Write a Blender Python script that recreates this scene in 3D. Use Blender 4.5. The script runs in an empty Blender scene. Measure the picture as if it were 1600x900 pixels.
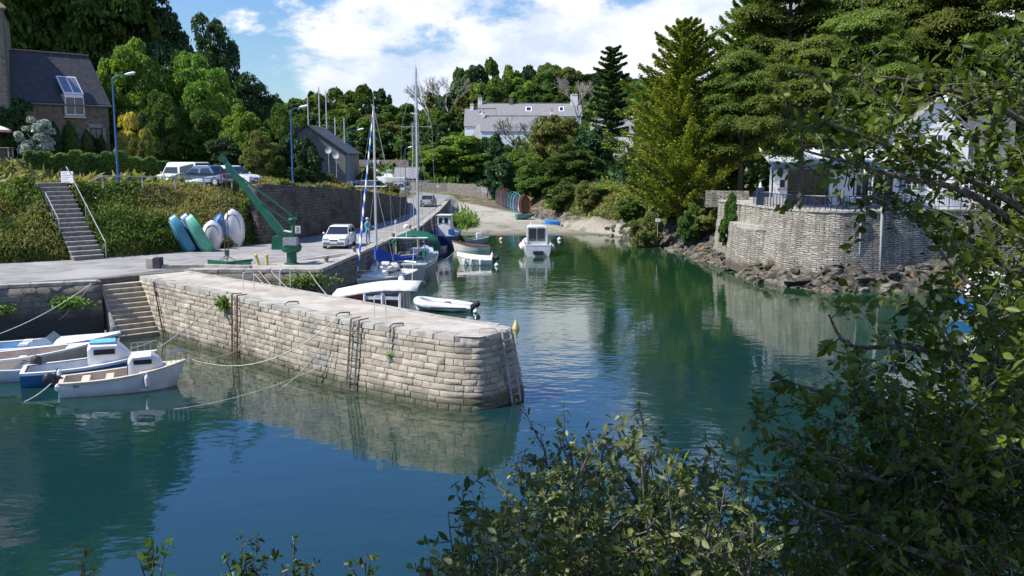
import bpy, bmesh, math, random
import numpy as np
from mathutils import Vector, Matrix
SC = bpy.context.scene
COL = SC.collection
R = math.radians
rnd = random.Random(7)
# ------------------------------------------------------------------ camera, sky, sun, exposure
FPX, CH = 1450.0, 8.5
PITCH = math.atan(205 / FPX)
cam_d = bpy.data.cameras.new('camera'); cam = bpy.data.objects.new('camera', cam_d); COL.objects.link(cam)
cam.location = (0, 0, CH); cam.rotation_euler = (math.pi / 2 - PITCH, 0, 0)
cam_d.sensor_width = 36; cam_d.lens = FPX / 1600 * 36; cam_d.clip_end = 6000; cam_d.clip_start = 0.1
SC.camera = cam
SUN_AZ, SUN_EL = R(-105), R(50)      # azimuth from +Y towards +X
sx, sy, sz = math.sin(SUN_AZ) * math.cos(SUN_EL), math.cos(SUN_AZ) * math.cos(SUN_EL), math.sin(SUN_EL)
sd = bpy.data.lights.new('sun', 'SUN'); sd.energy = 4.8; sd.angle = R(0.5); sd.color = (1, .95, .86)
so = bpy.data.objects.new('sun', sd); COL.objects.link(so); so.location = (-40, 20, 60)
so.rotation_euler = Vector((sx, sy, sz)).to_track_quat('Z', 'Y').to_euler()
SC.view_settings.view_transform = 'Standard'; SC.view_settings.look = 'None'
SC.view_settings.exposure = 0.62; SC.view_settings.gamma = 1; SC.view_settings.use_curve_mapping = False
SC.cycles.max_bounces = 6; SC.cycles.transparent_max_bounces = 6; SC.cycles.transmission_bounces = 4
SC.cycles.caustics_reflective = False; SC.cycles.caustics_refractive = False

class NT:
    """tiny node-tree helper"""
    def __init__(s, tree): s.t = tree; s.n = tree.nodes; s.l = tree.links
    def __call__(s, typ, ins=None, **kw):
        n = s.n.new(typ)
        for k, v in kw.items(): setattr(n, k, v)
        for k, v in (ins or {}).items():
            sock = n.inputs[k]
            if isinstance(v, bpy.types.NodeSocket): s.l.new(v, sock)
            else: sock.default_value = v
        return n
    def math(s, op, a, b=0.0, clamp=False):
        return s('ShaderNodeMath', {0: a, 1: b}, operation=op, use_clamp=clamp).outputs[0]
    def mix(s, f, a, b, blend='MIX'):
        n = s('ShaderNodeMix', {0: f}, data_type='RGBA', blend_type=blend)
        for i, v in ((6, a), (7, b)):
            if isinstance(v, bpy.types.NodeSocket): s.l.new(v, n.inputs[i])
            else: n.inputs[i].default_value = (*v, 1) if len(v) == 3 else v
        return n.outputs[2]
    def ss(s, x, lo, hi, a=0.0, b=1.0):
        return s('ShaderNodeMapRange', {0: x, 1: lo, 2: hi, 3: a, 4: b}, interpolation_type='SMOOTHSTEP').outputs[0]
    def noise(s, vec, scale, detail=4, rough=.55, dist=0.0):
        return s('ShaderNodeTexNoise', {'Vector': vec, 'Scale': scale, 'Detail': detail, 'Roughness': rough, 'Distortion': dist}).outputs[0]

w = bpy.data.worlds.new('World'); SC.world = w; w.use_nodes = True
t = NT(w.node_tree); w.node_tree.nodes.clear()
sky = t('ShaderNodeTexSky', sky_type='NISHITA', sun_disc=False, sun_elevation=SUN_EL, sun_rotation=SUN_AZ,
        air_density=1.0, dust_density=0.4, ozone_density=2.5, altitude=0)
tc = t('ShaderNodeTexCoord').outputs['Generated']
sp = t('ShaderNodeSeparateXYZ', {0: tc}).outputs
st = t('ShaderNodeMapping', {'Vector': tc, 'Scale': (1, 1, 1.9)}).outputs[0]
n1 = t.noise(st, 5.5, 9, .6, .25)
n2 = t.noise(st, 14.0, 6, .6)
edge = t.math('MINIMUM', t.math('ADD', t.math('MULTIPLY', sp[0], .72), .30), t.math('ADD', t.math('MULTIPLY', sp[0], .2), .235))              # cloud bank top rises to the right
m = t.math('MULTIPLY', t.math('SUBTRACT', edge, sp[2]), 3.4)
m = t.math('ADD', m, t.math('MULTIPLY', t.math('SUBTRACT', n1, .5), 1.9))
mask = t.ss(m, 0.02, .20)
sh = t.math('ADD', t.math('MULTIPLY', n1, .7), t.math('MULTIPLY', n2, .45))
ccol = t.mix(t.ss(sh, .44, .66), (5.3, 6.1, 7.5), (8.3, 8.4, 8.6))
low = t.ss(sp[2], .02, .11)
ccol = t.mix(low, (5.4, 6.2, 7.4), ccol)
skyc = t.mix(1.0, sky.outputs[0], t.mix(t.ss(sp[2], .1, .3), (.76, .92, 1.08), (.74, 1.02, 1.62)), 'MULTIPLY')
col = t.mix(mask, skyc, ccol)
bg = t('ShaderNodeBackground', {'Color': col, 'Strength': .088})
t.l.new(bg.outputs[0], t('ShaderNodeOutputWorld').inputs[0])

# ------------------------------------------------------------------ picture -> place (plan of the real site)
def ray(x, y):
    a = (x - 800) / FPX; b = (450 - y) / FPX
    return (a, math.cos(PITCH) + b * math.sin(PITCH), -math.sin(PITCH) + b * math.cos(PITCH))
def P(x, y, h):
    r = ray(x, y); k = (h - CH) / r[2]; return (r[0] * k, r[1] * k, h)
def D(x, y, d):
    r = ray(x, y); k = d / r[1]; return (r[0] * k, d, CH + r[2] * k)

# ------------------------------------------------------------------ materials
MATS = {}
def mat(name, c1, c2=None, scale=4.0, rough=.8, bump=0.0, bscale=None, metal=0.0, c3=None, s3=.35, thr=(.42, .62), spec=.5, coord='Object', stretch=None, coat=0.0):
    if name in MATS: return MATS[name]
    m = bpy.data.materials.new(name); m.use_nodes = True; t = NT(m.node_tree); t.n.clear()
    out = t('ShaderNodeOutputMaterial'); bs = t('ShaderNodeBsdfPrincipled', {'Roughness': rough, 'Metallic': metal, 'Specular IOR Level': spec, 'Coat Weight': coat})
    vec = t('ShaderNodeTexCoord').outputs[coord]
    if stretch: vec = t('ShaderNodeMapping', {'Vector': vec, 'Scale': stretch}).outputs[0]
    c = None
    if c2 is not None:
        c = t.mix(t.ss(t.noise(vec, scale, 5), *thr), c1, c2)
        if c3 is not None: c = t.mix(t.ss(t.noise(vec, s3, 4), .5, .68), c, c3)
        t.l.new(c, bs.inputs['Base Color'])
    else: bs.inputs['Base Color'].default_value = (*c1, 1)
    if bump:
        b = t('ShaderNodeBump', {'Strength': min(1, bump), 'Distance': .03 * max(1, bump), 'Height': t.noise(vec, bscale or scale * 3, 6, .65)})
        t.l.new(b.outputs[0], bs.inputs['Normal'])
    t.l.new(bs.outputs[0], out.inputs[0]); MATS[name] = m; return m
def leafmat(name, c1, c2, rough=.6, trans=.38, scale=.9, c3=None, hv=.10, spec=.18, gain=1.8):
    if name in MATS: return MATS[name]
    c1 = tuple(v * gain for v in c1); c2 = tuple(v * gain for v in c2)
    m = bpy.data.materials.new(name); m.use_nodes = True; t = NT(m.node_tree); t.n.clear()
    geo = t('ShaderNodeNewGeometry'); vec = geo.outputs['Position']; isl = geo.outputs['Random Per Island']
    oi = t('ShaderNodeObjectInfo').outputs['Random']
    c = t.mix(t.ss(t.noise(vec, scale * .45, 3), .38, .62), c1, c2)
    if c3: c = t.mix(t.ss(isl, .70, .85, 0, .7), c, c3)
    v = t.math('ADD', t.math('MULTIPLY', isl, .75), .62)
    v = t.math('MULTIPLY', v, t.math('ADD', t.math('MULTIPLY', oi, .3), .86))
    hue = t.math('ADD', t.math('MULTIPLY', t.math('SUBTRACT', oi, .5), hv * .35), .5)
    hs = t('ShaderNodeHueSaturation', {'Hue': hue, 'Value': v, 'Color': c}).outputs[0]
    bs = t('ShaderNodeBsdfPrincipled', {'Base Color': hs, 'Roughness': rough, 'Specular IOR Level': spec})
    tr = t('ShaderNodeBsdfTranslucent', {'Color': t.mix(1.0, hs, (1.3, 1.35, .5), 'MULTIPLY')})
    mx = t('ShaderNodeMixShader', {0: trans, 1: bs.outputs[0], 2: tr.outputs[0]})
    t.l.new(mx.outputs[0], t('ShaderNodeOutputMaterial').inputs[0]); MATS[name] = m; return m
def brickmat(name, ca, cb, mortar, bw, bh, ms=.02, bump=1.0, rough=.9, c3=None, off=.5, nscale=2.5, squash=1.0, dark=None, wobble=.9, shade_streak=0.0):
    m = bpy.data.materials.new(name); m.use_nodes = True; t = NT(m.node_tree); t.n.clear()
    uv = t('ShaderNodeTexCoord').outputs['UV']
    wob = t('ShaderNodeTexNoise', {'Vector': uv, 'Scale': 1.6 if wobble < 1 else 2.6, 'Detail': 5}).outputs['Color']
    uvw = t.mix(.0, (0, 0, 0), (0, 0, 0))
    vm = t('ShaderNodeVectorMath', {0: wob, 1: (.5, .5, .5)}, operation='SUBTRACT').outputs[0]
    vs = t('ShaderNodeVectorMath', {0: vm}, operation='SCALE'); vs.inputs['Scale'].default_value = bh * wobble
    va = t('ShaderNodeVectorMath', {0: uv, 1: vs.outputs[0]}).outputs[0]
    br = t('ShaderNodeTexBrick', {'Vector': va, 'Color1': (*ca, 1), 'Color2': (*cb, 1), 'Mortar': (*mortar, 1), 'Scale': 1.0,
           'Mortar Size': ms, 'Mortar Smooth': .3, 'Bias': 0.0, 'Brick Width': bw, 'Row Height': bh}, offset=off)
    c = br.outputs['Color']
    nz = t.noise(uv, nscale, 6, .65)
    if c3: c = t.mix(t.ss(nz, .46, .66), c, c3)
    c = t.mix(t.ss(t.noise(uv, 9.0, 3), .3, .8, .0, .45), c, t.mix(1.0, c, (.35, .35, .35), 'MULTIPLY'))
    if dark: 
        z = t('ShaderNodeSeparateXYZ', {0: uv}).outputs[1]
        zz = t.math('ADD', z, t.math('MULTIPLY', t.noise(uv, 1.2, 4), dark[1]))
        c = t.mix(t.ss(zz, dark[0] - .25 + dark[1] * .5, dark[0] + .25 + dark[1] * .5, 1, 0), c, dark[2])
    if shade_streak:  # vertical dark streaks: tree shade painted into the wall colour
        sv = t('ShaderNodeMapping', {'Vector': uv, 'Scale': (1.3, .16, 1)}).outputs[0]
        c = t.mix(t.ss(t.noise(sv, 1.0, 5, .65), .45, .60, 0, shade_streak), c, t.mix(1.0, c, (.30, .29, .25), 'MULTIPLY'))
    bs = t('ShaderNodeBsdfPrincipled', {'Base Color': c, 'Roughness': rough})
    hgt = t.math('ADD', t.math('MULTIPLY', br.outputs['Fac'], -1.0), t.math('MULTIPLY', t.noise(uv, 11.0, 6, .7), .9))
    b = t('ShaderNodeBump', {'Strength': min(1, bump), 'Distance': .05 * bump, 'Height': hgt})
    t.l.new(b.outputs[0], bs.inputs['Normal'])
    t.l.new(bs.outputs[0], t('ShaderNodeOutputMaterial').inputs[0]); MATS[name] = m; return m

# ------------------------------------------------------------------ mesh builder
def tag(o, label=None, cat=None, group=None, kind=None):
    if label: o['label'] = label
    if cat: o['category'] = cat
    if group: o['group'] = group
    if kind: o['kind'] = kind
    return o
def thing(name, label, cat, loc=(0, 0, 0), rz=0.0, group=None):
    o = bpy.data.objects.new(name, None); COL.objects.link(o); o.empty_display_size = .3
    o.location = loc; o.rotation_euler = (0, 0, rz)
    return tag(o, label, cat, group)
def link_mesh(name, me, m, parent=None, loc=None):
    o = bpy.data.objects.new(name, me); COL.objects.link(o)
    if m: me.materials.append(m)
    if parent: o.parent = parent
    if loc: o.location = loc
    return o
def copy_tree(o, parent=None):
    c = o.copy(); COL.objects.link(c); c.parent = parent
    for ch in list(o.children): copy_tree(ch, c)
    return c
class MB:
    def __init__(s): s.v = []; s.f = []; s.uv = None
    def add(s, vs, fs):
        b = len(s.v); s.v.extend([tuple(p) for p in vs]); s.f.extend([tuple(b + i for i in f) for f in fs]); return s
    def box(s, c, d, rz=0.0, ry=0.0, rx=0.0, taper=1.0):
        M = Matrix.Rotation(rz, 3, 'Z') @ Matrix.Rotation(ry, 3, 'Y') @ Matrix.Rotation(rx, 3, 'X')
        vs = []
        for z in (-1, 1):
            k = taper if z > 0 else 1
            for x, y in ((-1, -1), (1, -1), (1, 1), (-1, 1)):
                vs.append(Vector(c) + M @ Vector((x * d[0] / 2 * k, y * d[1] / 2 * k, z * d[2] / 2)))
        return s.add(vs, [(3, 2, 1, 0), (4, 5, 6, 7), (0, 1, 5, 4), (1, 2, 6, 5), (2, 3, 7, 6), (3, 0, 4, 7)])
    def bar(s, a, b, w, h=None, up=(0, 0, 1)):
        a = Vector(a); b = Vector(b); h = h or w; d = (b - a).normalized(); u = Vector(up)
        if abs(d.dot(u)) > .98: u = Vector((0, 1, 0))
        r = d.cross(u).normalized() * w / 2; q = r.cross(d).normalized() * h / 2
        return s.add([a - r - q, a + r - q, a + r + q, a - r + q, b - r - q, b + r - q, b + r + q, b - r + q],
                     [(3, 2, 1, 0), (4, 5, 6, 7), (0, 1, 5, 4), (1, 2, 6, 5), (2, 3, 7, 6), (3, 0, 4, 7)])
    def tube(s, pts, r, n=8, cap=True):
        pts = [Vector(p) for p in pts]; rs = r if isinstance(r, (list, tuple)) else [r] * len(pts)
        vs = []; fs = []; ref = None
        for i, p in enumerate(pts):
            d = (pts[min(i + 1, len(pts) - 1)] - pts[max(i - 1, 0)])
            d = d.normalized() if d.length > 1e-9 else Vector((0, 0, 1))
            if ref is None: ref = Vector((0, 0, 1)) if abs(d.z) < .9 else Vector((1, 0, 0))
            a = d.cross(ref).normalized(); b2 = a.cross(d); ref = b2
            for k in range(n):
                an = 2 * math.pi * k / n; vs.append(p + (a * math.cos(an) + b2 * math.sin(an)) * rs[i])
        for i in range(len(pts) - 1):
            for k in range(n):
                fs.append((i * n + k, i * n + (k + 1) % n, (i + 1) * n + (k + 1) % n, (i + 1) * n + k))
        if cap: fs.append(tuple(range(n))[::-1]); fs.append(tuple((len(pts) - 1) * n + k for k in range(n)))
        return s.add(vs, fs)
    def lathe(s, c, prof, n=16):
        vs = []; fs = []
        for r, z in prof:
            for k in range(n):
                a = 2 * math.pi * k / n; vs.append((c[0] + r * math.cos(a), c[1] + r * math.sin(a), c[2] + z))
        for i in range(len(prof) - 1):
            for k in range(n): fs.append((i * n + k, i * n + (k + 1) % n, (i + 1) * n + (k + 1) % n, (i + 1) * n + k))
        fs.append(tuple(range(n))[::-1]); fs.append(tuple((len(prof) - 1) * n + k for k in range(n)))
        return s.add(vs, fs)
    def ball(s, c, r, sc=(1, 1, 1), n=12, m=8):
        vs = [(c[0], c[1], c[2] - r * sc[2])]; fs = []
        for i in range(1, m):
            a = -math.pi / 2 + math.pi * i / m
            for k in range(n):
                b = 2 * math.pi * k / n
                vs.append((c[0] + r * sc[0] * math.cos(a) * math.cos(b), c[1] + r * sc[1] * math.cos(a) * math.sin(b), c[2] + r * sc[2] * math.sin(a)))
        vs.append((c[0], c[1], c[2] + r * sc[2])); L = len(vs) - 1
        for k in range(n):
            fs.append((0, 1 + (k + 1) % n, 1 + k)); fs.append((L, L - n + k, L - n + (k + 1) % n))
            for i in range(m - 2): fs.append((1 + i * n + k, 1 + i * n + (k + 1) % n, 1 + (i + 1) * n + (k + 1) % n, 1 + (i + 1) * n + k))
        return s.add(vs, fs)
    def prism(s, poly, z0, z1):
        n = len(poly)
        f0 = (lambda p: z0) if not callable(z0) else z0; f1 = (lambda p: z1) if not callable(z1) else z1
        vs = [(p[0], p[1], f0(p)) for p in poly] + [(p[0], p[1], f1(p)) for p in poly]
        return s.add(vs, [tuple(range(n))[::-1], tuple(range(n, 2 * n))] + [(i, (i + 1) % n, n + (i + 1) % n, n + i) for i in range(n)])
    def extr(s, prof, axis, a, b):
        """profile of (u,v) pairs extruded along an axis: 'y' -> (u,*,v), 'x' -> (*,u,v)"""
        n = len(prof); g = (lambda u, v, k: (u, k, v)) if axis == 'y' else (lambda u, v, k: (k, u, v))
        vs = [g(u, v, a) for u, v in prof] + [g(u, v, b) for u, v in prof]
        return s.add(vs, [tuple(range(n)), tuple(range(n, 2 * n))[::-1]] + [(i, n + i, n + (i + 1) % n, (i + 1) % n) for i in range(n)])
    def grid(s, rows):
        """rows: list of equal-length lists of points"""
        n = len(rows[0]); vs = [p for r in rows for p in r]
        return s.add(vs, [(i * n + j, i * n + j + 1, (i + 1) * n + j + 1, (i + 1) * n + j) for i in range(len(rows) - 1) for j in range(n - 1)])
    def build(s, name, m, parent=None, world=False, smooth=False, bevel=0.0, fixn=True, loc=None, sharp=35):
        me = bpy.data.meshes.new(name)
        vs = s.v
        if world and parent is not None:
            inv = (Matrix.Translation(parent.location) @ Matrix.Rotation(parent.rotation_euler.z, 4, 'Z')).inverted()
            vs = [inv @ Vector(p) for p in vs]
        me.from_pydata([tuple(p) for p in vs], [], s.f)
        if s.uv:
            ul = me.uv_layers.new(name='UVMap')
            for l in me.loops: ul.data[l.index].uv = s.uv[l.vertex_index]
        if fixn or bevel:
            bm = bmesh.new(); bm.from_mesh(me)
            if fixn: bmesh.ops.recalc_face_normals(bm, faces=bm.faces)
            if bevel:
                es = [e for e in bm.edges if len(e.link_faces) == 2 and e.calc_face_angle(0) > .6]
                bmesh.ops.bevel(bm, geom=es, offset=bevel, segments=2, affect='EDGES', clamp_overlap=True)
            bm.to_mesh(me); bm.free()
        if smooth:
            me.polygons.foreach_set('use_smooth', [True] * len(me.polygons))
            try: me.set_sharp_from_angle(angle=R(sharp))
            except Exception: pass
        return link_mesh(name, me, m, parent, loc)
def loft(sections, closed=False, cap=True):
    """sections: list of lists of points (same length) -> MB"""
    mb = MB(); n = len(sections[0]); vs = [p for q in sections for p in q]; fs = []
    for i in range(len(sections) - 1):
        for j in range(n if closed else n - 1):
            fs.append((i * n + j, i * n + (j + 1) % n, (i + 1) * n + (j + 1) % n, (i + 1) * n + j))
    if cap: fs.append(tuple(range(n))); fs.append(tuple((len(sections) - 1) * n + k for k in range(n))[::-1])
    return mb.add(vs, fs)
def catmull(pts, k=6):
    out = []; n = len(pts)
    for i in range(n - 1):
        p = [Vector(pts[max(i - 1, 0)]), Vector(pts[i]), Vector(pts[i + 1]), Vector(pts[min(i + 2, n - 1)])]
        for j in range(k):
            u = j / k
            out.append(.5 * ((2 * p[1]) + (-p[0] + p[2]) * u + (2 * p[0] - 5 * p[1] + 4 * p[2] - p[3]) * u * u + (-p[0] + 3 * p[1] - 3 * p[2] + p[3]) * u ** 3))
    out.append(Vector(pts[-1])); return out
def sag(a, b, drop, n=12, wob=0):
    a = Vector(a); b = Vector(b)
    return [a.lerp(b, i / n) + Vector((0, 0, -drop * 4 * (i / n) * (1 - i / n))) for i in range(n + 1)]

# ------------------------------------------------------------------ plan of the place
FOOT = [(-400, -90), (-120, 16), (-70, 36), (-28.1, 50.5), (-24.2, 52.8), (-20.5, 56.5), (-17.6, 60.5), (-15.7, 65), (-13.2, 75), (-11.6, 84), (-11.0, 96), (-12, 105), (-14.5, 129), (-18, 170), (-40, 400)]
COVE = [(-6, 170), (-4, 158), (2.1, 124), (7.2, 105.5), (9.6, 102), (13, 95), (14.8, 82), (16, 70), (16.6, 62.6), (19.7, 57.8), (24.4, 58.4), (33, 60), (60, 56), (400, 30)]
TERR = [(17.0, 75), (17.7, 68.5), (18.2, 65), (19.2, 62), (21.4, 60.3), (25.2, 60.9), (30, 62.2), (48, 62), (48, 96), (17.0, 96)]
TZ = 5.0
QUAY = [(-120, 4), (-70, 24), (-23.4, 41.7), (-19.3, 43.25), (-19.84, 44.05), (-18.5, 45.55), (-16.5, 47.5), (-9.9, 47.6), (-9.25, 56.4), (-7.7, 78.6), (-7.9, 100), (-8.4, 121),
        (-8.6, 131), (-15.5, 131), (-13.0, 105), (-12.0, 96), (-12.6, 84), (-14.2, 75), (-16.7, 65), (-18.6, 60.8), (-21.5, 57.2), (-25, 54), (-28.6, 51.8), (-70.5, 37.3), (-121, 17.5)]
QZ = 2.7
def polydist(X, Y, poly):
    d = np.full(X.shape, 1e9)
    for (x0, y0), (x1, y1) in zip(poly[:-1], poly[1:]):
        dx, dy = x1 - x0, y1 - y0; L = dx * dx + dy * dy
        u = np.clip(((X - x0) * dx + (Y - y0) * dy) / L, 0, 1)
        d = np.minimum(d, np.hypot(X - x0 - u * dx, Y - y0 - u * dy))
    return d
def inpoly(X, Y, poly):
    c = np.zeros(X.shape, bool); n = len(poly)
    for i in range(n):
        x0, y0 = poly[i]; x1, y1 = poly[(i + 1) % n]
        k = ((y0 > Y) != (y1 > Y)) & (X < (x1 - x0) * (Y - y0) / ((y1 - y0) or 1e-9) + x0)
        c ^= k
    return c
def vnoise(X, Y, s, seed=0):
    rs = np.random.RandomState(seed); G = rs.rand(64, 64)
    x = X / s; y = Y / s; xi = np.floor(x).astype(int); yi = np.floor(y).astype(int); fx = x - xi; fy = y - yi
    fx = fx * fx * (3 - 2 * fx); fy = fy * fy * (3 - 2 * fy)
    g = lambda a, b: G[a % 64, b % 64]
    return (g(xi, yi) * (1 - fx) * (1 - fy) + g(xi + 1, yi) * fx * (1 - fy) + g(xi, yi + 1) * (1 - fx) * fy + g(xi + 1, yi + 1) * fx * fy) - .5
LANDR = COVE + [(400, 900), (-6, 900)]
def terrain(X, Y):
    X = np.asarray(X, float); Y = np.asarray(Y, float)
    fx = np.interp(Y, [p[1] for p in FOOT], [p[0] for p in FOOT])
    dF = polydist(X, Y, FOOT); left = X < fx
    dC = polydist(X, Y, COVE); right = inpoly(X, Y, LANDR)
    U = np.interp(Y, [40, 60, 75, 92, 120, 150], [6.95, 6.75, 5.85, 4.5, 3.4, 3.0])
    bank = np.interp(Y, [60, 66], [1, 0])                     # earth bank, then a retaining wall
    prof = bank * np.interp(dF, [0, .4, 4.6, 5.6], [0, .1, .94, 1]) + (1 - bank) * np.interp(dF, [.45, .8], [0, 1])
    hl = 2.6 + (U - 2.6) * prof + np.clip(dF - 20, 0, 80) * .13 + 1.5 * np.clip((dF - 14) / 3, 0, 1) * np.interp(Y, [68, 76], [1, 0])
    hl = hl + (vnoise(X, Y, 1.7, 3) * .7 + vnoise(X, Y, 4.1, 13) * .8) * bank * np.interp(dF, [.3, 1.5, 4, 5.2], [0, 1, 1, 0])
    sxx = np.interp(Y, [52.5, 57], [-24.0, -28.3]); hl = hl - .55 * np.clip(1.6 - np.abs(X - sxx), 0, .5) * 2 * (Y < 57.2) * (Y > 52.3)
    hr = np.interp(dC, [0, .8, 2.2, 5, 8, 14, 40, 90], [-.25, .45, 1.3, 3.9, 4.6, 5.2, 8, 13]) + vnoise(X, Y, 1.3, 5) * np.interp(dC, [0, .5, 3, 10], [.1, .7, .9, .3]) + vnoise(X, Y, .55, 6) * np.interp(dC, [0, 1.5, 4], [.4, .5, .0])
    hr = np.where(Y > 150, np.minimum(hr, 2.6 + np.maximum(0, X + 7) * .33), hr)
    slip = np.minimum((Y - 101) * .0435, 3.0) + vnoise(X, Y, 3, 8) * .05
    sea = np.clip(slip * 2.2, -3, 0); sea = np.maximum(sea, np.clip(-dC * .45 - .15, -3, 0))
    mid = np.where(Y > 101, slip, sea)
    road = np.interp(Y, [120, 150, 170], [2.55, 2.6, 3.0]); rd = np.interp(X, [-9.2, -8.0], [1, 0]) * (Y > 118)
    mid = np.where(rd > 0, mid * (1 - rd) + road * rd, mid)
    h = np.where(left, hl, np.where(right, hr, mid))
    back = np.clip((Y - 168) / 70, 0, 1.0) * np.interp(X, [-60, -30, -10, 30], [7, 10, 13, 14])
    h = h + np.where(Y > 168, back, 0)
    near = np.interp(Y + .12 * X * 0, [-5, 1, 6, 12, 15], [7.2, 6.6, 3.5, -.5, -3])     # the bank the camera stands on
    h = np.where((~left) & (~right), np.maximum(h, near), h)
    h = np.where(inpoly(X, Y, TERR), np.minimum(h, TZ - .25), h)
    q = inpoly(X, Y, QUAY) & ~(left & (dF > .05)); h = np.where(q, np.minimum(h, 2.2), h)
    return h
def th(x, y): return float(terrain(np.array([x]), np.array([y]))[0])
def axis_pts(dense, step, outer):
    a = list(np.arange(dense[0], dense[1] + 1e-6, step)); s = step; x = dense[0]
    lo = []; 
    while x > outer[0]: s *= 1.25; x -= s; lo.append(x)
    s = step; x = a[-1]; hi = []
    while x < outer[1]: s *= 1.25; x += s; hi.append(x)
    return np.array(lo[::-1] + a + hi)
gx = axis_pts((-42, 42), .5, (-3000, 3000)); gy = np.concatenate([axis_pts((40, 128), .5, (-200, 129))[:-1], axis_pts((130, 180), 2.0, (0, 4000))])
gy = np.unique(gy[(gy <= 128.1) | (gy >= 130)])
gy = np.array(sorted(set([float(round(v, 3)) for v in gy])))
GX, GY = np.meshgrid(gx, gy); GZ = terrain(GX, GY)
me = bpy.data.meshes.new('ground'); nx = len(gx); ny = len(gy)
vs = np.stack([GX, GY, GZ], -1).reshape(-1, 3)
ii = (np.arange(ny - 1)[:, None] * nx + np.arange(nx - 1)[None, :]).reshape(-1)
fc = np.stack([ii, ii + 1, ii + nx + 1, ii + nx], -1)
me.vertices.add(len(vs)); me.vertices.foreach_set('co', vs.ravel()); me.loops.add(fc.size); me.loops.foreach_set('vertex_index', fc.ravel())
me.polygons.add(len(fc)); me.polygons.foreach_set('loop_start', np.arange(0, fc.size, 4)); me.polygons.foreach_set('loop_total', np.full(len(fc), 4)); me.update(); me.validate()
me.polygons.foreach_set('use_smooth', [True] * len(me.polygons))
# ground material: rock near the tide line, sand on the slip, dry grass / earth above
m = bpy.data.materials.new('ground'); m.use_nodes = True; t = NT(m.node_tree); t.n.clear()
pos = t('ShaderNodeNewGeometry').outputs['Position']; z = t('ShaderNodeSeparateXYZ', {0: pos}).outputs; 
ng = t.noise(pos, .5, 6, .6); nf = t.noise(pos, 4.5, 6, .7); nk = t.noise(t('ShaderNodeMapping', {'Vector': pos, 'Scale': (1, 1, 2.2), 'Rotation': (0, .3, .5)}).outputs[0], 1.6, 8, .72)
rock = t.mix(t.ss(nk, .40, .64), (.035, .032, .026), (.17, .155, .125)); rock = t.mix(t.ss(t.noise(pos, .9, 4), .62, .68, 0, .7), rock, (.32, .17, .05))
grass = t.mix(t.ss(nf, .35, .65), (.05, .07, .02), (.13, .13, .05)); grass = t.mix(t.ss(ng, .48, .6), grass, (.24, .20, .11))
sand = t.mix(t.ss(nf, .35, .7), (.33, .30, .235), (.24, .23, .19)); sand = t.mix(t.ss(ng, .5, .6), sand, (.17, .18, .12))
hz = t.math('ADD', z[2], t.math('MULTIPLY', ng, 2.2))
g = t.mix(t.ss(hz, 2.3, 3.3), rock, grass)
ymask = t.ss(z[1], 100, 103); xr = t.math('SUBTRACT', z[0], t.math('ADD', 14.2, t.math('MULTIPLY', t.math('SUBTRACT', z[1], 95), -.50)))
slipm = t.math('MULTIPLY', t.math('MULTIPLY', t.ss(z[1], 97, 99), t.ss(xr, .2, 2.2, 1, 0)), t.ss(z[0], -16, -14))
slipm = t.math('MULTIPLY', slipm, t.ss(z[1], 168, 172, 1, 0))
sand = t.mix(t.ss(t.math('ADD', z[2], t.math('MULTIPLY', nf, .25)), .12, .35), (.11, .10, .07), sand)
cj = t.math('ADD', z[1], t.math('MULTIPLY', ng, 9.0))
cc = t.mix(t.ss(nf, .35, .65), (.42, .385, .32), (.31, .29, .24)); cc = t.mix(t.ss(ng, .52, .62), cc, (.26, .245, .19))
sand = t.mix(t.ss(cj, 118, 119), sand, cc)
sand = t.mix(t.math('MULTIPLY', t.ss(z[0], -9.2, -8.8, 1, 0), t.ss(z[1], 119, 120)), sand, (.24, .235, .22))
g = t.mix(slipm, g, sand)
bs = t('ShaderNodeBsdfPrincipled', {'Base Color': g, 'Roughness': .95, 'Specular IOR Level': .2})
b = t('ShaderNodeBump', {'Strength': .9, 'Distance': .12, 'Height': t.noise(pos, 3.0, 8, .7)})
t.l.new(b.outputs[0], bs.inputs['Normal']); t.l.new(bs.outputs[0], t('ShaderNodeOutputMaterial').inputs[0])
tag(link_mesh('ground', me, m), kind='structure')

# water
m = bpy.data.materials.new('water'); m.use_nodes = True; t = NT(m.node_tree); t.n.clear()
pos = t('ShaderNodeNewGeometry').outputs['Position']
mp = t('ShaderNodeMapping', {'Vector': pos, 'Scale': (1, 1.5, 1), 'Rotation': (0, 0, R(12))}).outputs[0]
zone = t.noise(pos, .045, 3, .5)
zs = t.ss(zone, .40, .60, .35, 1.0)
hh = t.math('ADD', t.math('MULTIPLY', t.noise(mp, .55, 2, .5), .60), t.math('MULTIPLY', t.noise(mp, 2.2, 3, .5), .15))
hh = t.math('ADD', hh, t.math('MULTIPLY', t.noise(mp, 7.0, 2, .5), .02))
hh = t.math('MULTIPLY', hh, zs)
b = t('ShaderNodeBump', {'Strength': 1.0, 'Distance': .045, 'Height': hh})
murk = t.mix(t.ss(t.noise(pos, .07, 3), .4, .65), (.006, .030, .034), (.007, .033, .022))
murk = t.mix(t.ss(t.math('ADD', t('ShaderNodeSeparateXYZ', {0: pos}).outputs[1], t.math('MULTIPLY', t('ShaderNodeSeparateXYZ', {0: pos}).outputs[0], .6)), 36, 66), murk, (.010, .042, .016))
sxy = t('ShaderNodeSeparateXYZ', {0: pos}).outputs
sd_ = t.math('ADD', t.math('MULTIPLY', t.math('ADD', sxy[0], 17.0), -.678), t.math('MULTIPLY', t.math('SUBTRACT', sxy[1], 44.05), -.735))
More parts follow.
